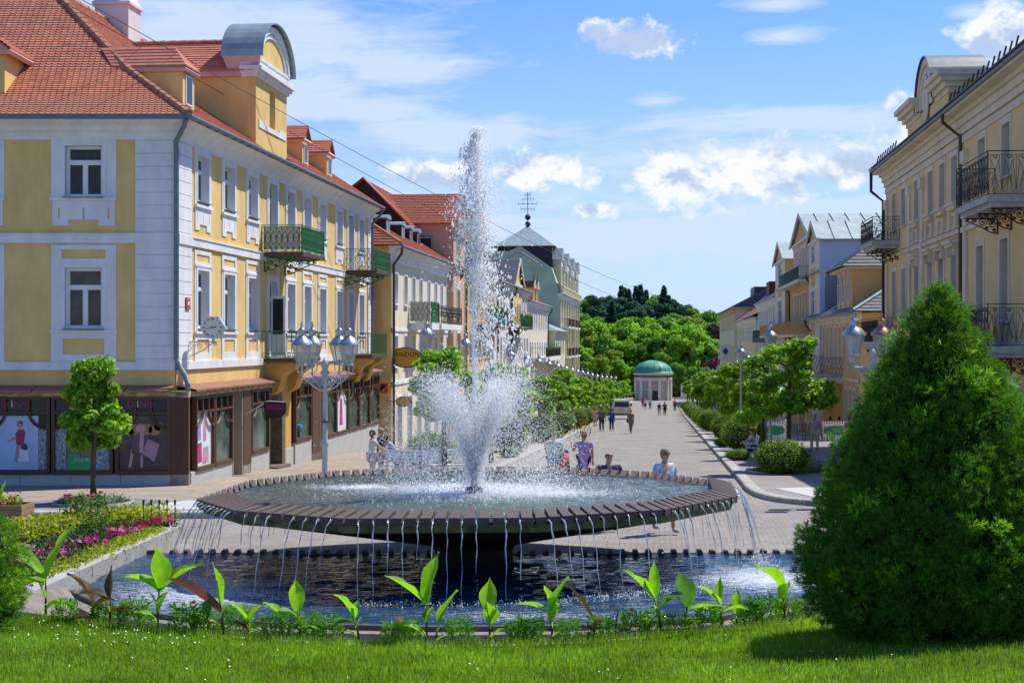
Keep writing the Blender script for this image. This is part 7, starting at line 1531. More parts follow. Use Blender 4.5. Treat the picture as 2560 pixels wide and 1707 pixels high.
fr_ = [  # px, Y, top px y, kind
 (1420, 330, 830, 'm'), (1455, 322, 838, 'b'), (1482, 335, 812, 'o'), (1448, 345, 775, 'b'), (1478, 350, 760, 'b'), (1490, 365, 790, 'p'), (1512, 330, 815, 'm'), (1530, 326, 850, 'o'), (1545, 332, 812, 'b'), (1560, 342, 790, 'm'), (1520, 360, 776, 'b'), (1575, 352, 768, 'b'), (1590, 328, 840, 'm'), (1605, 335, 795, 'b'), (1625, 345, 770, 'b'), (1640, 328, 812, 'm'), (1655, 336, 786, 'b'), (1680, 330, 795, 'b'), (1700, 324, 800, 'b'), (1722, 328, 782, 'b'), (1745, 334, 790, 'b'), (1668, 352, 764, 'm'), (1700, 350, 766, 'b'), (1730, 355, 762, 'o'), (1758, 346, 770, 'b'), (1770, 330, 812, 'b'), (1790, 338, 775, 'p'), (1812, 345, 778, 'p'), (1800, 330, 830, 'p'), (1740, 370, 758, 'm'), (1775, 366, 757, 'm'), (1805, 372, 756, 'b'), (1835, 350, 775, 'm'), (1860, 345, 790, 'b'),
 (1455, 385, 765, 'm'), (1490, 395, 772, 'm'), (1520, 390, 780, 'b'), (1555, 392, 782, 'b'), (1590, 388, 776, 'm'), (1625, 395, 772, 'b'), (1650, 392, 768, 'b'), (1690, 398, 762, 'm'), (1580, 318, 905, 'm'), (1520, 316, 900, 'b'), (1465, 314, 890, 'm'), (1730, 314, 900, 'm'), (1760, 312, 905, 'm'), (1690, 316, 890, 'm'), (1400, 345, 780, 'b'), (1380, 335, 820, 'm'), (1430, 312, 880, 'p'),(1610,360,800,'m'),(1565,365,800,'m'),(1640,365,800,'o'),(1500,312,870,'o'),(1550,314,880,'b'), (1788,318,860,'p'),(1650,320,860,'m'),(1620,318,900,'b')]
bk = [(1478, 470, 722, 'd'), (1500, 462, 716, 'd'), (1520, 475, 724, 'd'), (1537, 465, 719, 'd'), (1553, 470, 712, 's'), (1562, 480, 716, 's'), (1572, 470, 720, 's'), (1590, 474, 712, 's'), (1601, 466, 709, 's'), (1615, 472, 722, 's'), (1630, 470, 730, 'm'), (1642, 476, 722, 'm'), (1660, 468, 712, 's'), (1672, 466, 735, 's'), (1685, 470, 733, 'd'), (1700, 472, 738, 'd'), (1715, 464, 748, 'd'), (1462, 465, 735, 'm'), (1449, 470, 742, 'm'), (1545, 455, 735, 'd'), (1580, 452, 738, 'd'), (1610, 450, 740, 'd'), (1640, 452, 742, 'd'), (1510, 455, 738, 'd'), (1668, 454, 745, 'd'), (1435, 440, 752, 'm'), (1530, 440, 750, 's'), (1568, 438, 752, 'd'), (1600, 440, 752, 'd'), (1488, 445, 745, 'd'), (1700, 446, 752, 'd'), (1730, 450, 758, 'm')]
kn = {'b': 'bright green tree', 'm': 'mid green tree', 'o': 'yellow green tree', 'p': 'purple copper beech', 'd': 'blue green tree', 's': 'tall dark spruce'}
where = lambda px, Y: ('at left edge of the wood' if px < 1470 else 'left of the dome' if px < 1570 else 'behind the pavilion' if px < 1690 else 'right of the pavilion' if px < 1770 else 'beside the right houses') + (' at the hill foot' if Y < 340 else ' halfway up' if Y < 420 else ' on the skyline')
for k, (px, Y, ty, kd) in enumerate(fr_ + bk):
    X = (px - 1280) / 3700 * Y; zt = 3.7 + (853 - ty) / 3700 * Y; zg = terrain_z(X, Y); h = max(5, zt - zg); lb = kn[kd] + ' ' + where(px, Y)
    if kd == 's': t = thing('spruce_tree', lb, 'tree', T(X, Y, zg - .3, k, h / 21.0), 'trees of the wooded hill'); put('crown', spm[k % 2], t); put('trunk', spt, t)
    else: t = thing('broadleaf_tree', lb, 'tree', T(X, Y, zg - .3, k * 1.3, h / 21.3), 'trees of the wooded hill'); put('crown', bc[kd][k % len(bc[kd])], t); put('trunk', bt, t)
# ---------------------------------------------------------------- pavilion
KX, KY = 28.6, 300.0; zk = gz(KY)
kp = thing('pavilion', 'round white pavilion with green dome and dark red frieze closing the street', 'pavilion', T(KX, KY, zk))
KW = mat('pavilion_white', (.72, .68, .60), .8, .2, .06, 1); KR = mat('pavilion_red_band', (.26, .05, .04), .7, .2); COP = mat('copper_green', (.10, .36, .24), .55, .35, .25, .7, vcol=(.06, .22, .16)); KG = mat('pavilion_glass', (.50, .38, .18), .2, .5, .5, 1.2, vcol=(.10, .09, .06))
R0 = 3.75
m = MB(); m.lathe([(R0 - .35, -.5), (R0 - .35, 5.3)], 32); m.build('inner_wall', KW, kp)
m = MB(); m.lathe([(R0, 4.6), (R0 + .05, 4.75)], 32); m.lathe([(R0 + .12, 4.35), (R0 + .12, 4.55), (R0, 4.56), (R0 + .02, 4.6)], 32); m.lathe([(R0 + .02, 5.15), (R0 + .2, 5.2), (R0 + .32, 5.45), (R0 + .3, 5.55)], 32); m.lathe([(R0, 4.0), (R0, 4.4)], 32); m.build('entablature', KW, kp, smooth=False)
m = MB(); m.lathe([(R0 + .03, 4.6), (R0 + .03, 5.16)], 32); m.build('frieze', KR, kp)
m = MB(); m.lathe([(R0 + .42, 5.5), (R0 + .36, 5.68)] + [((R0 + .1) * math.cos(a), 5.75 + 2.35 * math.sin(a)) for a in np.linspace(0, 1.57, 12)], 32)
dm = m.build('dome', COP, kp, smooth=True)
m = MB()
for k in range(20): a = k * 2 * math.pi / 20; m.tube([((R0 + .13) * math.cos(e) * math.cos(a), (R0 + .13) * math.cos(e) * math.sin(a), 5.76 + 2.37 * math.sin(e)) for e in np.linspace(.05, 1.5, 9)], .04, 3)
m.build('dome_seams', COP, dm)
for k in range(12):
    a = -math.pi / 2 + (k + .5) * math.pi / 6; m = MB(); m.box(-.33, .33, -.12, .2, 0, 4.05); m.box(-.4, .4, -.18, .2, 3.85, 4.05); m.build('column', KW, kp, M=Matrix.Rotation(a + math.pi / 2, 4, 'Z') @ Matrix.Translation((0, -R0 + .05, 0)))
    a = -math.pi / 2 + k * math.pi / 6; Mw = Matrix.Rotation(a + math.pi / 2, 4, 'Z') @ Matrix.Translation((0, -R0 + .25, 0))
    m = MB(); m.box(-.62, .62, 0, .06, .55, 2.1); m.box(-.62, .62, 0, .06, 2.45, 4.0); w = m.build('window', KG, kp, M=Mw); m = MB()
    for z0, z1 in ((.55, 2.1), (2.45, 4.0)):
        for i in range(5): x = -.62 + i * .31; m.box(x - .03, x + .03, -.04, 0, z0, z1)
        for i in range(5): z = z0 + i * (z1 - z0) / 4; m.box(-.62, .62, -.045, 0, z - .03, z + .03)
    m.build('frame', KW, w)
m = MB(); m.box(-.6, .55, -.1, .0, 0, 2.0); m.build('door', DARKM, kp, M=Matrix.Rotation(R(3), 4, 'Z') @ Matrix.Translation((0, -R0 + .18, 0)))
m = MB(); m.tube([(2.6, -2.9, 5.4), (2.55, -2.85, 0)], .05, 5); m.build('downpipe', PIPE, kp)
# white garden wall / colonnade glimpsed behind the trees on the right and hedge line
m = MB(); m.box(0, 11, 0, 1, 0, 3.2)
for k in range(10): m.box(.3 + k * 1.1, .8 + k * 1.1, -.1, 0, 1.6, 2.4, 1)
cw = m.build('garden_wall', [KW, DARKM]); cw.matrix_world = T(35, 306, gz(300)); tag(cw, 'white wall with small dark openings behind the trees right of the pavilion', 'wall')
# ---------------------------------------------------------------- lamps
LMET = mat('white_cast_iron', (.46, .48, .48), .4, .5, .15, 12); LROOF = mat('bright_zinc_lamp_roof', (.48, .50, .51), .3, .6, .3, 6, metal=.75); LCOP = mat('copper_lamp_roof', (.55, .27, .15), .35, .5, .3, 6, metal=.5); LGL = mat('lamp_glass', (.62, .66, .60), .12, .6, .25, 6, alpha=.45)
def lantern(root, p, sc=1.0, rf=None, det=True):
    """six-sided lantern hanging point p = bottom"""
    rf = rf or LROOF; n = 6; m = MB(); f = lambda r, z: (r * sc, z * sc)
    m.lathe([f(.10, .0), f(.12, .04)], n); prof_g = [f(.12, .04), f(.25, .52)]
    g = MB(); g.lathe(prof_g, n); 
    fr = MB(); fr.lathe([f(.13, .0), f(.13, .04), f(.11, .045)], n); fr.lathe([f(.245, .51), f(.275, .53), f(.27, .56)], n)
    for k in range(n): a = 2 * math.pi * k / n; fr.tube([(.122 * sc * math.cos(a), .122 * sc * math.sin(a), .04 * sc), (.252 * sc * math.cos(a), .252 * sc * math.sin(a), .52 * sc)], .010 * sc, 4)
    o = fr.build('lantern', LMET, root, M=Matrix.Translation(p))
    r = MB(); r.lathe([f(.29, .53), f(.27, .58), f(.17, .70), f(.09, .76), f(.08, .80), f(.095, .86), f(.11, .90), f(.07, .95), f(.03, 1.0), f(.025, 1.03), f(.04, 1.06), f(.02, 1.1), f(.005, 1.16)], 12)
    for k in range(n): a = 2 * math.pi * k / n; r.ball((.285 * sc * math.cos(a), .285 * sc * math.sin(a), .60 * sc), .022 * sc, 4)
    r.build('lantern_roof', rf, o, smooth=True); g.build('lantern_glass', LGL, o)
    b = MB(); b.ball((0, 0, .12 * sc), .035 * sc, 5); b.tube([(0, 0, 0), (0, 0, .12 * sc)], .02 * sc, 5); b.build('burner', DARKM, o); return o
def post(root, h, r=.055, collar=True):
    m = MB(); m.lathe([(.16, 0), (.16, .12), (.13, .16), (.12, .5), (.14, .55), (.10, .62), (r * 1.35, .7), (r * 1.2, 1.4), (r * 1.7, 1.45), (r * 1.7, 1.52), (r * 1.15, 1.6), (r, h - .1), (r * 1.5, h - .06), (r * 1.5, h)], 12); return m.build('pole', LMET, root, smooth=True)
def candelabra(x, y, zb, h, label, roofs=(None,) * 4, rot=0):
    t = thing('candelabra_lamp', label, 'street lamp', T(x, y, zb, rot)); post(t, h)
    m = MB(); m.lathe([(.06, h), (.12, h + .06), (.10, h + .12), (.06, h + .16), (.10, h + .24), (.085, h + .34), (.03, h + .42), (0, h + .44)], 10); m.build('finial', LMET, t, smooth=True)
    for k, (dx, dy) in enumerate(((-.56, -.25), (.57, -.12), (-.30, .36), (.36, .36))):
        sx = 1 if dx > 0 else -1; m = MB()
        m.tube([(0, 0, h - .38), (dx * .35, dy * .35, h - .30), (dx * .75, dy * .75, h - .12), (dx, dy, h + .02), (dx, dy, h + .26)], .022, 6); m.tube([(0, 0, h - .05), (dx, dy, h - .02)], .02, 5)
        for (u, zz, r_, fl) in ((.25, -.17, .10, 1), (.55, -.12, .09, -1), (.82, -.06, .06, 1), (.4, -.06, .05, 1), (.12, -.2, .07, -1)):
            m.tube([(dx * u + a * sx, dy * u, h + zz + b) for a, b in spiral(r_, 1.4, 12, flip=fl)], .013, 4)
            m.ball((dx * u, dy * u, h + zz), r_ * .3, 5)
        m.tube([(dx - .13, dy, h + .30), (dx - .10, dy, h + .12), (dx, dy, h + .04), (dx + .10, dy, h + .12), (dx + .13, dy, h + .30)], .013, 4)
        m.build('arm', LMET, t); lantern(t, (dx, dy, h + .26), .93, roofs[k])
    m = MB(); m.lathe([(.055, 2.0), (.2, 2.06), (.06, 2.02)], 10); m.build('drip_collar', DARKM, t)
    return t
candelabra(-4.55, 36, gz(36) + .0, 3.14, 'white cast iron candelabra lamp with four lanterns beside the corner shop', rot=.15)
candelabra(8.77, 36, gz(36) + KH, 3.26, 'white candelabra lamp with four lanterns partly behind the big conifer', (None, LCOP, LCOP, LCOP), rot=.1)
def row_lamp(side, i, Y, tt):
    p = at_ty(tt, Y); t = thing('street_lamp', f'{ordn[i]} white lantern post from the fountain in the {side}-hand lamp row', 'street lamp', T(p.x, p.y, gz(p.y) + KH), f'white lantern posts on the {side} side'); post(t, 4.0, .045); lantern(t, (0, 0, 4.05), .9)
    if i < 6: 
        m = MB(); m.tube([(0, 0, 3.7), (.5, 0, 3.72), (.6, 0, 3.9)], .02, 5); m.tube([(.3 + a, 0, 3.6 + b) for a, b in spiral(.09, 1.3, 10)], .012, 4); m.build('arm', LMET, t)
    return t
for i, Y in enumerate([50.5, 70, 83, 96, 118, 130, 142, 155, 168, 182, 198, 214, 232, 250]): row_lamp('right', i, Y, 5.25 if i < 2 else 6.3)
for i, Y in enumerate([48.5, 58, 66, 75, 84, 92, 100, 108, 117, 125, 133, 141, 150, 160, 172, 185, 200, 218, 238]): row_lamp('left', i, Y, -6.1)
# ---------------------------------------------------------------- clock on its bracket
ck = thing('wall_clock', 'hexagonal street clock on a scrolled white bracket at the corner of the yellow building', 'clock', T(-8.72, 43.2, 3.72))
m = MB(); hx = [(.37 * math.cos(a), .37 * math.sin(a)) for a in np.linspace(0, 2 * math.pi, 7)[:-1]]; m.prism([(x, -.13, z + .39) for x, z in hx], (0, .26, 0)); m.build('case', mat('clock_case', (.55, .58, .62), .35, .5, metal=.3), ck)
m = MB(); m.poly([(.30 * math.cos(a), -.134, .39 + .30 * math.sin(a)) for a in np.linspace(0, 6.283, 33)[:-1]]); m.build('dial', mat('dial_cream', (.62, .63, .55), .5, .4), ck)
m = MB(); m.tube([(.31 * math.cos(a), -.138, .39 + .31 * math.sin(a)) for a in np.linspace(0, 6.283, 33)], .012, 4); m.build('bezel', MATS['clock_case'], ck)
nums = ['XII', 'I', 'II', 'III', 'IIII', 'V', 'VI', 'VII', 'VIII', 'IX', 'X', 'XI']
INK = mat('black_ink', (.01, .01, .01), .5, .3)
for k, s_ in enumerate(nums): a = R(30 * k); text(s_, .075, INK, ck, Matrix.Translation((.245 * math.sin(a), -.140, .39 + .245 * math.cos(a))) @ RX @ Matrix.Rotation(-a, 4, 'Z'), 'numeral')
for nm, ang, L_, w_ in (('hour_hand', R(30 * 2.73), .15, .016), ('minute_hand', R(256), .22, .011)):
    m = MB(); c, s_ = math.sin(ang), math.cos(ang); m.prism([(-s_ * w_ - c * .04, -.15, .39 + c * w_ - s_ * .04), (s_ * w_ - c * .04, -.15, .39 - c * w_ - s_ * .04), (c * L_, -.15, .39 + s_ * L_)], (0, .006, 0)); m.ball((c * L_ * .6, -.15, .39 + s_ * L_ * .6), w_ * 1.5, 5); m.build(nm, INK, ck)
m = MB(); m.tube([(-.98, 0, -.03), (.12, 0, -.03)], .018, 5); m.tube([(-.98, 0, .12), (-.98, 0, -.5)], .02, 5); m.tube([(-.95, 0, -.48), (-.6, 0, -.42), (-.25, 0, -.25), (0, 0, -.05)], .016, 5)
for cx, cz, r_, f in ((-.72, -.2, .15, 1), (-.42, -.16, .10, -1), (-.18, -.1, .07, 1), (-.88, -.38, .06, 1), (.05, -.1, .06, -1)): m.tube([(cx + a, 0, cz + b) for a, b in spiral(r_, 1.5, 16, flip=f)], .012, 4)
m.build('bracket', LMET, ck); m = MB(); m.box(-.03, .03, -.03, .03, -.03, .1); m.build('stem', LMET, ck)
# ---------------------------------------------------------------- hanging signs
sg = thing('shop_sign', 'dark shield-shaped sign with a magenta printed band hanging over the shop entrance', 'sign', FSH_W := (LB.matrix_world @ FSH) @ T(5.6, 0, 0))
m = MB(); m.tube([(0, .0, 1.35), (0, -.75, 1.78), (0, -1.35, 1.75)], .018, 5); m.build('rod', WFRAME, sg)
pr = [(-.62, 1.75), (-1.35, 1.75), (-1.33, 1.38), (-1.2, 1.24), (-.98, 1.2), (-.76, 1.24), (-.64, 1.38)]
m = MB(); m.prism([(-.05, y, z) for y, z in pr], (.1, 0, 0)); m.build('board', SHADE, sg); m = MB(); m.prism([(-.055, y, z) for y, z in [(-.68, 1.70), (-1.3, 1.70), (-1.29, 1.5), (-.69, 1.5)]], (-.004, 0, 0)); m.build('printed_band', mat('dark_magenta_print', (.14, .015, .09), .4, .4), sg)
PS = mat('sign_yellow', (.62, .33, .04), .6, .3); REDS = mat('sign_orange_red', (.62, .10, .02), .5, .3)
def board_facing_us(px, py, Y, wd, hg, name, label, shape, mt, txt=None, tm_=None, tsz=.3, ty=0):
    X = (px - 1280) / 3700 * Y; Z = 3.7 + (853 - py) / 3700 * Y; t = thing(name, label, 'sign', T(X, Y, Z)); m = MB()
    if shape == 'oval': m.prism([(wd / 2 * math.cos(a), 0, hg / 2 * math.sin(a)) for a in np.linspace(0, 6.283, 25)[:-1]], (0, .06, 0))
    else: m.prism([(-wd / 2, 0, hg / 2), (wd / 2, 0, hg / 2), (wd / 2, 0, -hg / 2), (-wd * .1, 0, -hg / 2), (-wd / 2, 0, hg * .1)], (0, .06, 0))
    m.build('board', mt, t)
    if shape == 'oval': m = MB(); m.tube([(wd / 2 * math.cos(a), 0, hg / 2 * math.sin(a)) for a in np.linspace(0, 6.283, 25)], .03, 4); m.build('border', DARKM, t)
    m = MB(); m.tube([(-wd / 2, .03, 0), (-wd / 2 - .5, .03, .05)], .02, 4); m.build('rod', DARKM, t)
    if txt: text(txt, tsz, tm_ or INK, t, Matrix.Translation((0, -.004, ty)) @ RX)
    return t
board_facing_us(1015, 893, 71.5, 1.05 * 1.5, .95, 'guesthouse_sign', 'yellow oval hanging sign reading PENZION in front of the cream guesthouse', 'oval', PS, 'PENZION', None, .30, .14)
board_facing_us(1010, 1003, 70.5, .75, .45, 'small_oval_sign', 'small yellow oval sign below the PENZION sign', 'oval', PS)
t = board_facing_us(954, 969, 69.5, .62, .48, 'orange_sign', 'orange red sign with dark animal figure beside the guesthouse corner', 'flag', REDS)
m = MB(); m.poly([(-.02, -.003, .15), (.1, -.003, .2), (.2, -.003, .1), (.12, -.003, -.02), (.22, -.003, -.18), (.02, -.003, -.1), (-.12, -.003, -.15), (-.06, -.003, .02)]); m.build('printed_figure', INK, t)
# ---------------------------------------------------------------- people
Q = []     # skin jobs: verts, edges, radii, material, parent, name, matrix
def person(label, X, Y, H=1.7, face=0, pose='walk', shirt=(.5, .5, .5), legs=(.1, .1, .15), hair=(.15, .1, .06), bald=False, skirt=None, shorts=False, sleeve=1, glasses=False, zoff=0, wide=1.0, group=None, armL=None, armR=None, lean=0, zg=None, sub=2, long_top=0, shoes=(.05, .04, .04), female=False, headturn=0, bag=None):
    zg = (gz(Y) if zg is None else zg) + zoff; t = thing('person', label, 'person', T(X, Y, zg, face), group); h = H
    wsh = (.105 if female else .118) * wide; hipw = .052 * wide
    J = {}; sit = pose == 'sit'; ph = .27 if sit else .52
    ly = lambda z: -math.sin(lean) * max(0, z - ph) ; lz = lambda z: ph + math.cos(lean) * (z - ph) if z > ph else z
    def pt(x, y, z): return Vector((x, y + ly(z), lz(z))) * h
    off = ph - .52
    J['pelvis'] = pt(0, 0, .52 + off); J['waist'] = pt(0, 0, .61 + off); J['chest'] = pt(0, .0, .72 + off); J['neck0'] = pt(0, .005, .80 + off); J['neck'] = pt(0, 0, .845 + off); J['head0'] = pt(0, -.012, .885 + off); J['head'] = pt(0, -.012, .925 + off); J['top'] = pt(0, -.005, .965 + off)
    edges = [('pelvis', 'waist'), ('waist', 'chest'), ('chest', 'neck0'), ('neck0', 'neck'), ('neck', 'head0'), ('head0', 'head'), ('head', 'top')]
    rad = {'pelvis': .085 * wide, 'waist': .072 * wide, 'chest': .088 * wide, 'neck0': .05, 'neck': .030, 'head0': .042, 'head': .050, 'top': .036}
    for sd, s in (('L', -1), ('R', 1)):
        arm = armL if sd == 'L' else armR
        if arm is None: sw = .05 if pose == 'walk' else .015; arm = ((s * .022, .01, -.165), (s * .03, -.035 - s * sw, -.315))
        sh_ = pt(s * wsh, 0, .795 + off); J['sh' + sd] = sh_; J['el' + sd] = sh_ + Vector(arm[0]) * h; J['wr' + sd] = sh_ + Vector(arm[1]) * h; d = (J['wr' + sd] - J['el' + sd]).normalized(); J['pa' + sd] = J['wr' + sd] + d * .035 * h
        edges += [('chest', 'sh' + sd), ('sh' + sd, 'el' + sd), ('el' + sd, 'wr' + sd), ('wr' + sd, 'pa' + sd)]; rad.update({'sh' + sd: .037, 'el' + sd: .024, 'wr' + sd: .016, 'pa' + sd: .019})
        side = d.cross(Vector((0, 1, 0))); side = side.normalized() if side.length > .1 else Vector((1, 0, 0))
        for k in range(4): nm = f'f{k}{sd}'; J[nm] = J['pa' + sd] + (d * (.040 + .006 * (1.5 - abs(k - 1.5))) + side * (k - 1.5) * .013 + Vector((0, -.008, 0))) * h; edges.append(('pa' + sd, nm)); rad[nm] = .0055
        J['th' + sd] = J['wr' + sd] + (d * .03 + side * .026 + Vector((0, -.014, 0))) * h; edges.append(('wr' + sd, 'th' + sd)); rad['th' + sd] = .006
        hp = pt(s * hipw, 0, .50 + off); J['hip' + sd] = hp
        if sit: kn_ = Vector((s * .06, -.24, .275)) * h; an = Vector((s * .055, -.26 + s * .03, .045)) * h
        elif pose == 'walk': st = .10 * s; kn_ = Vector((s * hipw * 1.0, -st * .55 - .012, .28)) * h; an = Vector((s * hipw * .9, -st + (.05 if st < 0 else 0), .045 + (.03 if st < 0 else 0))) * h
        else: kn_ = Vector((s * hipw * 1.05, -.005, .28)) * h; an = Vector((s * hipw * 1.1, .0, .045)) * h
        J['kn' + sd] = kn_; J['an' + sd] = an; J['to' + sd] = an + Vector((0, -.085, -.025)) * h
        edges += [('pelvis', 'hip' + sd), ('hip' + sd, 'kn' + sd), ('kn' + sd, 'an' + sd), ('an' + sd, 'to' + sd)]; rad.update({'hip' + sd: .060 * wide, 'kn' + sd: .036, 'an' + sd: .024, 'to' + sd: .022})
    def job(keys, es, rf, m, name):
        ks = list(keys); ix = {k: i for i, k in enumerate(ks)}; Q.append(([J[k] for k in ks], [(ix[a], ix[b]) for a, b in es if a in ix and b in ix], [rf(k) * h for k in ks], m, t, name, sub))
    hx_ = '_%d' % rnd.randint(0, 10 ** 6)
    cm_ = lambda nm, c, v=.2: mat(nm + '_' + '_'.join('%02d' % int(x * 99) for x in c), c, .85, .15, v, 30)
    job(J.keys(), edges, lambda k: rad[k], SKIN, 'body')
    J['ch2'] = J['chest'] + Vector((0, .0, 0)); J['hem'] = pt(0, 0, .50 + off)
    tk = ['hem', 'pelvis', 'waist', 'chest', 'neck0', 'shL', 'shR']; te = [('hem', 'pelvis'), ('pelvis', 'waist'), ('waist', 'chest'), ('chest', 'neck0'), ('chest', 'shL'), ('chest', 'shR')]
    for sd in 'LR':
        J['sl' + sd] = J['sh' + sd].lerp(J['el' + sd], .62 if sleeve == 1 else .3); J['ls' + sd] = J['el' + sd].lerp(J['wr' + sd], .85)
        if sleeve == 2: tk += ['el' + sd, 'ls' + sd]; te += [('sh' + sd, 'el' + sd), ('el' + sd, 'ls' + sd)]
        elif sleeve: tk += ['sl' + sd]; te += [('sh' + sd, 'sl' + sd)]
    J['low'] = pt(0, 0, .46 + off - long_top)
    if long_top: tk.append('low'); te.append(('low', 'hem'))
    rt = dict(rad, hem=.092 * wide, low=.10 * wide, slL=.036, slR=.036, lsL=.023, lsR=.023); rt['neck0'] = .046
    job(tk, te, lambda k: rt[k] * 1.12 + .004, cm_('shirt_cloth', shirt) if not isinstance(shirt, bpy.types.Material) else shirt, 'shirt')
    if skirt:
        m = MB(); sk_ = .30 if not sit else .2
        m.lathe([(.088 * h * wide, .55 * h), (.10 * h * wide, .48 * h), (.12 * h * wide, .31 * h)], 14); m.build('skirt', cm_('skirt_cloth', skirt), t)
    else:
        kk = ['pelvis', 'hipL', 'hipR', 'knL', 'knR']; ee = [('pelvis', 'hipL'), ('pelvis', 'hipR'), ('hipL', 'knL'), ('hipR', 'knR')]
        for sd in 'LR':
            J['cu' + sd] = J['kn' + sd].lerp(J['an' + sd], .9 if not shorts else .25); kk.append('cu' + sd); ee.append(('kn' + sd, 'cu' + sd))
        rl = dict(rad, cuL=.030 if not shorts else .036, cuR=.030 if not shorts else .036, pelvis=.082 * wide); job(kk, ee, lambda k: rl[k] * 1.13 + .003, cm_('trouser_cloth', legs), 'trousers')
    for sd in 'LR':
        m = MB(); a = J['an' + sd]; m.ball((a.x, a.y - .045 * h, max(.03 * h, a.z - .022 * h)), .05 * h, 8, sx=.55, sy=1.35, sz=.52); m.build('shoe', cm_('shoe_leather', shoes, .1), t, smooth=True)
    hc = J['head']; HM = cm_('hair', hair, .35); Rt = Matrix.Translation(hc) @ Matrix.Rotation(headturn, 4, 'Z')
    m = MB()
    if not bald: m.ball((0, .012 * h, .012 * h), .060 * h, 10, sx=.96, sy=1.04, sz=1.04); m.ball((0, .026 * h, -.012 * h), .052 * h, 8, sx=.98, sy=.85, sz=1.1)
    else: m.ball((0, .030 * h, -.006 * h), .048 * h, 8, sx=1.08, sy=.75, sz=.9)
    m.build('hair', HM, t, smooth=True, M=Rt)
    m = MB(); m.ball((0, -.052 * h, -.004 * h), .011 * h, 6, sx=.7, sz=1.5); 
    for s in (-1, 1): m.ball((s * .050 * h, .002 * h, -.004 * h), .012 * h, 5, sx=.5)
    m.build('nose_and_ears', SKIN, t, smooth=True, M=Rt)
    m = MB()
    if glasses: m.ball((-.02 * h, -.047 * h, .008 * h), .016 * h, 6, sy=.5, sz=.75); m.ball((.02 * h, -.047 * h, .008 * h), .016 * h, 6, sy=.5, sz=.75); m.box(-.05 * h, .05 * h, -.046 * h, -.042 * h, .010 * h, .014 * h)
    else: m.ball((-.018 * h, -.046 * h, .008 * h), .006 * h, 5); m.ball((.018 * h, -.046 * h, .008 * h), .006 * h, 5)
    m.build('sunglasses' if glasses else 'eyes', INK, t, smooth=True, M=Rt)
    m = MB(); m.box(-.015 * h, .015 * h, -.049 * h, -.046 * h, -.026 * h, -.022 * h); m.build('mouth', mat('lips', (.30, .09, .08), .6, .3), t, M=Rt)
    if bag:
        m = MB(); w = J['wrR']; m.ball((w.x + .05, w.y, w.z + .10), .15, 8, sx=.45, sy=1, sz=1.25); m.tube([(w.x + .02, 0, w.z + .2), (J['shR'].x, 0, J['shR'].z + .03)], .012, 4); b = m.build('shoulder_bag', cm_('bag', bag), None, smooth=True); b.matrix_world = t.matrix_world; tag(b, 'brown shoulder bag hanging from the woman in the brown top', 'bag')
    return t
def flush():
    tmp = []
    for (vs, es, rd, m, t, name, sub) in Q:
        me = bpy.data.meshes.new(name); me.from_pydata([tuple(v) for v in vs], es, []); o = bpy.data.objects.new('tmp', me); COL.objects.link(o); md = o.modifiers.new('s', 'SKIN'); md.branch_smoothing = .4
        sl = me.skin_vertices[0].data if me.skin_vertices else None
        if sl is None:
            bm = bmesh.new(); bm.from_mesh(me); bm.verts.layers.skin.verify(); bm.to_mesh(me); bm.free(); sl = me.skin_vertices[0].data
        for i, r_ in enumerate(rd): sl[i].radius = (r_, r_); sl[i].use_root = (i == 0)
        s2 = o.modifiers.new('d', 'SUBSURF'); s2.levels = s2.render_levels = sub; tmp.append(o)
    bpy.context.view_layer.update(); dg = bpy.context.evaluated_depsgraph_get()
    for o, (vs, es, rd, m, t, name, sub) in zip(tmp, Q):
        me = bpy.data.meshes.new_from_object(o.evaluated_get(dg)); me.name = name; me.materials.clear(); me.materials.append(m); me.polygons.foreach_set('use_smooth', [True] * len(me.polygons)); put(name, me, t)
    for o in tmp: bpy.data.objects.remove(o)
PX = lambda px, Y: (px - 1280) / 3700 * Y
PI = math.pi
# facing 0 looks at us; PI looks away down the street
person('woman in a lilac tunic and black trousers seen from behind beyond the bowl', PX(1460, 42), 42, 1.66, PI - .1, 'stand', (.50, .30, .52), (.02, .02, .03), (.30, .17, .09), female=True, wide=1.16, long_top=.07, armR=((.06, .0, -.14), (.09, -.10, -.06)))
person('woman in a mint blouse and blue trousers pushing a red stroller', PX(1384, 42.5), 42.5, 1.65, PI - .25, 'walk', (.50, .62, .54), (.12, .18, .33), (.30, .17, .10), female=True, wide=1.15, armR=((.03, -.06, -.15), (.05, -.2, -.22)), armL=((-.03, -.06, -.15), (-.02, -.2, -.22)))
person('balding man in sunglasses and dark checked shirt just behind the bowl', PX(1522, 29.4), 29.4, 1.60, .15, 'stand', mat('dark_check_shirt', (.12, .08, .14), .85, .15, .6, 60, vcol=(.03, .03, .06)), (.1, .1, .12), (.20, .17, .15), bald=True, glasses=True, wide=1.12)
person('short haired woman in sunglasses and pale blue top walking past the bowl', PX(1662, 29.0), 29.0, 1.655, .55, 'walk', mat('blue_white_top', (.55, .64, .78), .85, .15, .6, 9, vcol=(.16, .28, .55)), (.45, .42, .38), (.36, .24, .12), female=True, glasses=True, wide=1.15, shorts=True, armR=((.035, .0, -.16), (.06, -.06, -.31)), shoes=(.55, .55, .55))
person('woman in a white blouse and white trousers holding out her hand by the bench', PX(931, 45), 45, 1.62, PI / 2 + .35, 'stand', (.66, .66, .64), (.66, .62, .66), (.05, .035, .03), female=True, armR=((.02, -.12, -.13), (-.01, -.27, -.17)), armL=((-.02, -.12, -.13), (.01, -.27, -.19)))
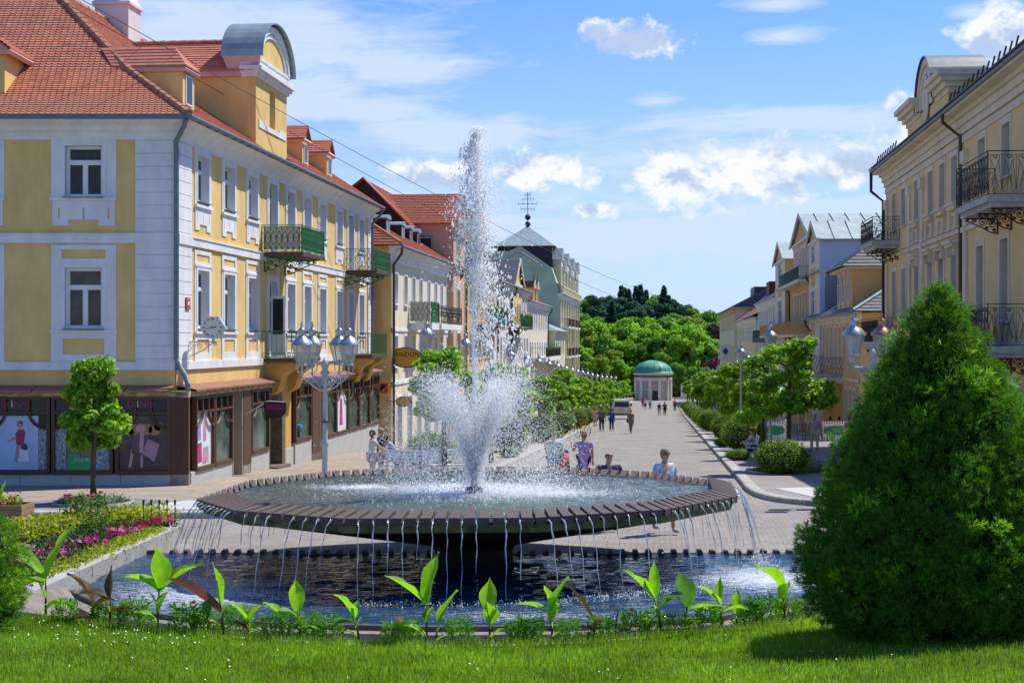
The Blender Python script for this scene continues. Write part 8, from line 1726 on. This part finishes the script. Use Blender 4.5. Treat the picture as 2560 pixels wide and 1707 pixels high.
person('blond woman in a black top standing behind the woman in white', PX(952, 46.3), 46.3, 1.66, PI * .6, 'stand', (.03, .05, .05), (.5, .46, .5), (.42, .27, .12), female=True, armL=((-.04, -.12, -.12), (-.05, -.28, -.16)))
person('person in a blue grey shirt bending forward to take a hand', PX(990, 46), 46, 1.55, -PI * .45, 'stand', (.30, .32, .48), (.35, .33, .42), (.02, .015, .015), lean=.55, sleeve=1, armL=((-.02, -.14, -.12), (-.03, -.30, -.18)), armR=((.02, -.12, -.13), (.02, -.28, -.20)))
person('small child in a pink dress standing behind the bench', PX(1004, 45), 45, 1.04, PI, 'stand', (.72, .48, .62), (.5, .35, .35), (.22, .12, .07), female=True, skirt=(.72, .45, .58), wide=1.25)
person('man with a checked shirt and cream trousers walking away on the right pavement', PX(2036, 66), 66, 1.72, PI, 'walk', mat('plaid_shirt', (.58, .50, .44), .85, .15, .7, 12, vcol=(.26, .18, .22), stretch=(1, 1, 2)), (.60, .54, .38), (.48, .44, .34), zoff=KH, wide=1.12)
person('woman in a salmon cardigan walking away beside the orange house', PX(2123, 64), 64, 1.66, PI + .3, 'walk', (.68, .32, .28), (.3, .22, .2), (.24, .16, .10), female=True, zoff=KH, sleeve=2)
person('man in a grey brown shirt and jeans walking away, left of the group of three', PX(1504, 105), 105, 1.76, PI, 'walk', (.14, .13, .12), (.03, .05, .09), (.10, .08, .07), wide=1.08)
person('woman in a bright blue top and jeans walking away in front of the van', PX(1529, 106), 106, 1.66, PI, 'walk', (.03, .09, .52), (.03, .05, .11), (.22, .12, .07), female=True)
person('curly haired woman in a brown blouse and grey leggings crossing the street', PX(1577, 99.5), 99.5, 1.66, PI - .4, 'walk', (.22, .17, .13), (.20, .18, .16), (.42, .26, .14), female=True, bag=(.05, .025, .02))
person('person in a pale pink top half hidden beside the left round bush', PX(1488, 121), 121, 1.55, PI, 'stand', (.62, .42, .42), (.5, .4, .4), (.25, .12, .08), female=True)
person('woman in a navy jacket and white hat walking away, left of the distant couple', PX(1648, 178), 178, 1.66, PI, 'walk', (.03, .07, .12), (.45, .46, .5), (.7, .7, .7), female=True, sub=1)
person('man in a dark suit walking away, right of the distant couple', PX(1662, 178), 178, 1.72, PI, 'walk', (.03, .03, .045), (.02, .02, .03), (.12, .10, .09), sub=1)
person('person in a red jacket and red trousers near the pavilion', PX(1607, 236), 236, 1.72, PI - .3, 'stand', (.45, .03, .04), (.32, .04, .05), (.05, .04, .03), sub=1)
person('person in a white blouse and dark skirt beside the person in red', PX(1613, 218), 218, 1.66, PI, 'walk', (.68, .68, .68), (.02, .02, .02), (.4, .3, .2), female=True, skirt=(.03, .03, .03), sub=1)
person('person in a white shirt and brown trousers before the pavilion door', PX(1625, 219), 219, 1.68, PI, 'stand', (.66, .64, .66), (.10, .05, .03), (.4, .3, .2), sub=1)
person('person in black standing at the left side of the pavilion', PX(1585, 290), 290, 1.75, PI, 'stand', (.02, .02, .025), (.02, .02, .02), (.03, .02, .02), sub=1)
person('person in a red and black top by the right kerb near the pavilion', PX(1687, 205), 205, 1.68, 0, 'stand', (.42, .06, .07), (.03, .03, .07), (.06, .04, .03), sub=1)
sw = person('woman in a cream blouse sitting on the white iron bench with a handbag', PX(1883, 59.5), 59.5, 1.62, -PI / 2 - .1, 'sit', (.66, .60, .50), (.04, .05, .16), (.18, .09, .05), female=True, zoff=KH + .02, shorts=True, armR=((.03, -.10, -.12), (-.02, -.22, -.17)), armL=((-.03, -.10, -.12), (.02, -.22, -.17)), lean=.12)
for k, (px, Y, c) in enumerate(((2076, 84, (.25, .05, .08)), (2098, 85, (.05, .05, .08)))): person(('cafe guest in a dark red top behind the picket fence', 'cafe guest in a dark jacket behind the picket fence')[k], PX(px, Y), Y, 1.65, PI * .8, 'sit', c, (.05, .05, .07), (.04, .025, .02), zoff=KH + .05, sub=1)
flush()
# ---------------------------------------------------------------- street furniture
def bench(x, y, rot, label, L_=1.6, zb=KH, simple=False):
    t = thing('bench', label, 'bench', T(x, y, gz(y) + zb, rot), 'white benches'); w = WFRAME
    for i in range(4): m = MB(); m.box(-L_ / 2, L_ / 2, -.42 + i * .105, -.335 + i * .105, .44, .465); m.build('slat', w, t)
    for i in range(4): m = MB(); m.box(-L_ / 2, L_ / 2, .02 + i * .015, .045 + i * .015, .54 + i * .10, .61 + i * .10); m.build('slat', w, t)
    for s in (-1, 1):
        m = MB(); x_ = s * (L_ / 2 - .08); m.tube([(x_, -.42, 0), (x_, -.36, .22), (x_, -.42, .44), (x_, 0, .44), (x_, .08, .95)], .022, 5); m.tube([(x_, .12, 0), (x_, .02, .25), (x_, 0, .44)], .022, 5); m.tube([(x_, -.42, .44), (x_, -.45, .62), (x_, -.3, .66), (x_, 0, .6)], .018, 5)
        m.tube([(x_, -.32 + a, .56 + b) for a, b in spiral(.09, 1.4, 12)], .014, 4); m.tube([(x_, -.1 + a, .24 + b) for a, b in spiral(.10, 1.4, 12)], .014, 4); m.build('side_frame', w, t)
    return t
bench(PX(1893, 59.5), 59.8, -PI / 2 - .1, 'white scrolled iron bench with the seated woman beside the lamp post')
bench(-2.95, 44.2, 0, 'white bench in front of the child in pink', 1.7)
bench(-1.75, 45.2, 0, 'white bench half veiled by the spray in front of the bush', 1.5)
bench(at_ty(-5.2, 71).x, 71, PI / 2 - .1, 'white bench between the left hand bushes behind the spray', 1.8)
hb = MB(); hb.ball((0, 0, .08), .16, 8, sx=1.1, sy=.8, sz=.7); o = hb.build('handbag', mat('grey_bag', (.25, .25, .28), .6, .3), smooth=True); o.matrix_world = T(PX(1872, 59.5), 59.35, gz(59.5) + KH + .62); tag(o, 'grey handbag on the lap of the seated woman', 'bag')
# stone litter pot
lp = thing('stone_bin', 'round grey stone litter bin behind the nearest right-hand street tree', 'bin', T(PX(1958, 51.5), 51.8, gz(51.5) + KH)); m = MB(); m.lathe([(.0, .72), (.22, .72), (.24, .80), (.30, .80), (.30, .68), (.255, .66), (.24, .62), (.22, 0), (0, 0)], 20); m.build('body', CONC, lp, smooth=False)
m = MB()
for k in range(20): a = k * .314; m.box(.255 * math.cos(a) - .02, .255 * math.cos(a) + .02, .255 * math.sin(a) - .02, .255 * math.sin(a) + .02, .60, .68)
m.build('fluting', CONC, lp)
# wooden planter at the left edge
PLW = mat('planter_timber', (.33, .21, .11), .8, .2, .3, 5, .3, 30, stretch=(1, 8, 8)); pl = thing('wooden_planter', 'wooden box planter with mixed flowers cut by the left edge of the picture', 'planter', T(-10.35, 29.7, 0))
for k in range(4): 
    for y0 in (-.36, .32): m = MB(); m.box(-.75 - .0, .62, y0, y0 + .04, .06 + k * .10, .15 + k * .10); m.build('plank', PLW, pl)
    for x0 in (-.75, .60): m = MB(); m.box(x0, x0 + .04, -.40, .40, .055 + k * .10, .145 + k * .10); m.build('plank', PLW, pl)
m = MB(); m.box(-.7, .58, -.32, .32, .3, .40); m.build('soil', SOIL, pl); put('foliage', me_of('foliage', scatter(900, [(.35, 0, .5, .25, .3, .16), (-.1, 0, .55, .35, .3, .2), (-.5, 0, .5, .25, .3, .2)], .07, .045, 5, .3, .4), YG), pl)
for k in range(16): q = MB(); q.ball((0, 0, 0), .028, 5, sz=.7); q.build('bloom', [mat('yellow_bloom', (.72, .48, .03), .7, .2), RSE, mat('violet_bloom', (.12, .04, .2), .7, .2)][k % 3], pl, M=Matrix.Translation((rnd.uniform(-.2, .62), rnd.uniform(-.35, -.1), rnd.uniform(.46, .72))))
q = MB(); leaf(q, (.05, 0, .45), (.3, -.1, 1), .5, .13, .4); leaf(q, (.0, 0, .45), (-.5, -.1, .9), .5, .14, .8); leaf(q, (.05, 0, .5), (1, -.1, .3), .45, .12, .7); q.build('canna_leaves', CG, pl)
# stroller
st = thing('stroller', 'red and blue stroller pushed by the woman in the mint blouse', 'stroller', T(PX(1405, 43.2), 43.3, gz(43.3), .2)); m = MB(); m.prism([(-.2, -.25, .35), (-.2, .2, .3), (-.2, .3, .85), (-.2, .1, 1.0), (-.2, -.1, .8)], (.4, 0, 0)); m.build('seat', mat('stroller_red', (.45, .05, .04), .8, .2), st)
m = MB(); m.prism([(-.22, .05, .8), (-.22, .34, .8), (-.22, .3, 1.02), (-.22, .08, 1.06)], (.44, 0, 0)); m.build('hood', mat('stroller_blue', (.05, .10, .30), .8, .2), st); m = MB(); m.tube([(-.2, -.2, .2), (-.2, .3, .9), (-.2, .5, 1.05), (.2, .5, 1.05), (.2, .3, .9), (.2, -.2, .2)], .015, 5); m.build('handle', DARKM, st)
for x in (-.22, .22):
    for y in (-.25, .28): m = MB(); m.tube([(x + .02, y, .11), (x - .02, y, .11)], .11, 12); m.build('wheel', DARKM, st)
# bicycle by the left kerb
bi = thing('bicycle', 'dark bicycle with red parts parked at the left kerb beside a round bush', 'bicycle', T(PX(1456, 88), 88, gz(88) + KH, .9)); 
for x in (-.52, .52): m = MB(); m.tube([(x + .33 * math.cos(a), 0, .33 + .33 * math.sin(a)) for a in np.linspace(0, 6.283, 21)], .02, 5); w_ = m.build('wheel', DARKM, bi); m = MB(); [m.tube([(x, 0, .33), (x + .31 * math.cos(a), 0, .33 + .31 * math.sin(a))], .005, 3) for a in np.linspace(0, 5.8, 10)]; m.build('spokes', ZINC, w_)
m = MB(); m.tube([(-.52, 0, .33), (-.15, 0, .85), (.38, 0, .85), (.0, 0, .33), (-.52, 0, .33)], .018, 5); m.tube([(.0, 0, .33), (-.18, 0, .95)], .018, 5); m.tube([(.36, 0, .98), (.40, 0, .75), (.52, 0, .33)], .016, 5); m.build('frame', mat('bike_red', (.40, .05, .02), .4, .5), bi)
m = MB(); m.ball((-.2, 0, .97), .12, 6, sx=1.1, sy=.6, sz=.3); m.build('saddle', DARKM, bi); m = MB(); m.tube([(.3, -.28, 1.02), (.37, 0, 1.0), (.3, .28, 1.02)], .014, 5); m.build('handlebar', DARKM, bi)
# parasols on the left terrace
PAR = mat('parasol_cloth', (.66, .54, .42), .85, .15, .1, 2, trans=.3)
for k, (px, Y, tp) in enumerate(((1405, 118, 1000), (1432, 120, 988), (1250, 82, 958), (1330, 92, 965), (1208, 74, 935))):
    x = PX(px, Y); z = 3.7 + (853 - tp) / 3700 * Y; g_ = gz(Y) + KH; t = thing('parasol', ('small beige parasol left of the pair beyond the left bushes', 'larger beige parasol right of the pair beyond the left bushes', 'beige parasol glimpsed between the left trees behind the spray', 'beige parasol tip in front of the left cafe under the trees', 'beige parasol beside the main jet under the second left tree')[k], 'parasol', T(x, Y, g_)); h = z - g_
    m = MB(); m.lathe([(1.35, h - .55), (1.3, h - .62)], 8); m.lathe([(1.35, h - .55), (.7, h - .2), (0, h)], 8); m.build('canopy', PAR, t); m = MB(); m.tube([(0, 0, 0), (0, 0, h)], .03, 6); m.build('pole', DARKM, t)
# van
VW = mat('van_paint', (.60, .60, .57), .3, .5, .05, 2, coat=.5); vn = thing('parked_van', 'cream white van parked facing away at the left side of the street', 'van', T(PX(1556, 154), 155.0, gz(154), -.05))
m = MB(); pr = [(-.93, .45), (-.95, 1.15), (-.80, 1.85), (-.70, 1.96), (.70, 1.96), (.80, 1.85), (.95, 1.15), (.93, .45)]; m.prism([(x, 0, z) for x, z in pr], (0, 4.2, 0)); m.prism([(-.92, 4.2, .45), (.92, 4.2, .45), (.92, 4.2, 1.15), (-.92, 4.2, 1.15)], (0, .7, 0)); m.build('body', VW, vn)
m = MB(); m.prism([(x, -.012, z) for x, z in ((-.78, 1.25), (-.70, 1.78), (.70, 1.78), (.78, 1.25))], (0, .015, 0)); m.build('rear_window', GLASS, vn); m = MB(); m.box(-.92, .92, -.08, .1, .38, .58); m.build('bumper', mat('grey_plastic', (.10, .10, .10), .6, .3), vn)
m = MB(); m.box(-.30, .30, -.016, 0, .83, .98); m.build('number_plate', mat('plate_grey', (.35, .42, .42), .5, .4), vn); m = MB(); m.tube([(.065 * math.cos(a), -.014, 1.12 + .065 * math.sin(a)) for a in np.linspace(0, 6.28, 13)], .012, 4); m.build('round_badge', ZINC, vn)
for s in (-1, 1):
    m = MB(); m.box(s * .90 - .06, s * .90 + .06, -.02, .06, .80, 1.15); m.build('tail_light', mat('tail_light_red', (.20, .02, .02), .3, .5), vn); m = MB(); m.box(s * 1.08 - .12, s * 1.08 + .12, 3.3, 3.45, 1.2, 1.5); m.build('mirror', DARKM, vn)
    for y in (.75, 3.9): m = MB(); m.tube([(s * .93, y, .33), (s * .70, y, .33)], .33, 14); m.build('wheel', DARKM, vn)
# picket fences with green oval boards, cafe chairs
for k, (px, Y, L_, lb) in enumerate(((2100, 80, 2.2, 'white picket fence with a green oval board in front of the cafe guests'), (1942, 80, 1.0, 'short white picket fence with a green board seen between two trunks'))):
    t = thing('picket_fence', lb, 'fence', T(PX(px, Y) - L_ / 2, Y, gz(Y) + KH)); n_ = int(L_ / .14)
    for i in range(n_): m = MB(); m.prism([(i * .14, 0, .08), (i * .14 + .09, 0, .08), (i * .14 + .09, 0, 1.05), (i * .14 + .045, 0, 1.12), (i * .14, 0, 1.05)], (0, .02, 0)); m.build('picket', WFRAME, t)
    m = MB(); m.box(0, L_, .02, .05, .3, .38); m.box(0, L_, .02, .05, .85, .93); m.build('rail', WFRAME, t); m = MB(); m.box(L_ - .05, L_ + .07, -.02, .08, 0, 1.2); m.build('post', WFRAME, t)
    m = MB(); m.prism([(L_ * .42 + min(.72, L_ * .5) * math.cos(a), -.02, .6 + .26 * math.sin(a)) for a in np.linspace(0, 6.283, 25)[:-1]], (0, -.03, 0)); m.build('oval_board', mat('board_green', (.03, .22, .13), .6, .3), t)
def chair(x, y, rot, lb):
    t = thing('cafe_chair', lb, 'chair', T(x, y, gz(y) + KH, rot), 'dark cafe chairs'); m = MB(); m.box(-.22, .22, -.22, .22, .43, .46); m.build('seat', DARKM, t)
    m = MB(); [m.box(-.21 + i * .1, -.19 + i * .1, .20, .22, .46, .95) for i in range(5)]; m.box(-.22, .22, .19, .23, .92, .96); m.build('backrest', DARKM, t)
    for sx in (-1, 1):
        for sy in (-1, 1): m = MB(); m.box(sx * .2 - .012, sx * .2 + .012, sy * .2 - .012, sy * .2 + .012, 0, .43); m.build('leg', DARKM, t)
for k, (px, Y) in enumerate(((2003, 79), (2018, 81), (2055, 79.5))): chair(PX(px, Y), Y, .4 * k - .3, ('dark cafe chair nearest the tree trunk, left of the walking man', 'dark cafe chair just behind the first one', 'dark cafe chair half hidden behind the walking man')[k])
# flags
FR_, FW_2, FB = mat('flag_red', (.50, .03, .04), .8, .1, trans=.2), mat('flag_white', (.66, .66, .68), .8, .1, trans=.2), mat('flag_blue', (.03, .08, .40), .8, .1, trans=.2)
for k, (px, py, Y, sgn) in enumerate(((1378, 925, 150, 1), (1796, 880, 190, 1))):
    x = PX(px, Y); z = 3.7 + (853 - py) / 3700 * Y; t = thing('flag', ('drooping red, white and blue flag in front of the left hotel', 'small blue and red flag beside a lamp in the right row')[k], 'flag', T(x, Y, z - 1)); m = MB(); m.tube([(1.2 * sgn, 0, 2.4), (-.2, 0, .6)] if k == 0 else [(0, 0, -3), (0, 0, 2.6)], .03, 5); m.build('pole', WFRAME, t)
    for j, (a_, b_, mt) in enumerate(((0, .5, FR_), (.5, 1.0, FW_2), (1.0, 1.35, FB))):
        m = MB(); m.prism([(-.7 + a_ * 1.2, 0, a_ * 1.5 - .4), (-.7 + b_ * 1.2, 0, b_ * 1.5 - .4), (-.3 + b_ * 1.2, 0, b_ * 1.5 - .9), (-.3 + a_ * 1.2, 0, a_ * 1.5 - .9)], (0, .03, 0)); m.build('stripe', mt, t)
# overhead cables
def cable(p0, p1, sag, lb):
    p0, p1 = Vector(p0), Vector(p1); m = MB(); m.tube([p0.lerp(p1, u) - Vector((0, 0, sag * 4 * u * (1 - u))) for u in np.linspace(0, 1, 40)], .013, 4, 0, False); tag(m.build('cable', DARKM), lb, 'cable', 'overhead cables')
W3 = lambda px, py, Y: Vector((PX(px, Y), Y, 3.7 + (853 - py) / 3700 * Y))
cable(W3(100, -60, 38), W3(1900, 800, 175), 2.0, 'upper overhead cable crossing the sky from the left roof to the far right roofs')
cable(W3(100, -30, 40), W3(1880, 830, 175), 2.2, 'lower overhead cable crossing the sky below the upper one')
# ---------------------------------------------------------------- labels: tell look-alikes apart by their order from the left
tens = ['', '', 'twenty', 'thirty']
def ordw(n):
    if n < 20: return ['first'] * (n == 0) and 'first' or ordn[n] if n else 'first'
    u = n + 1; return tens[u // 10] + ('' if u % 10 else 'th') + ('-' + ['', 'first', 'second', 'third', 'fourth', 'fifth', 'sixth', 'seventh', 'eighth', 'ninth'][u % 10] if u % 10 else '')
ordw_ = lambda n: {19: 'twentieth', 29: 'thirtieth'}.get(n, ordw(n))
bpy.context.view_layer.update(); by = {}
for o in SC.objects:
    if o.parent is None and 'label' in o: by.setdefault(o['label'], []).append(o)
for lb, os_ in by.items():
    if len(os_) > 1:
        os_.sort(key=lambda o: o.matrix_world.translation.x / max(1, o.matrix_world.translation.y))
        for i, o in enumerate(os_): o['label'] = lb + ', ' + ordw_(i) + ' from left'
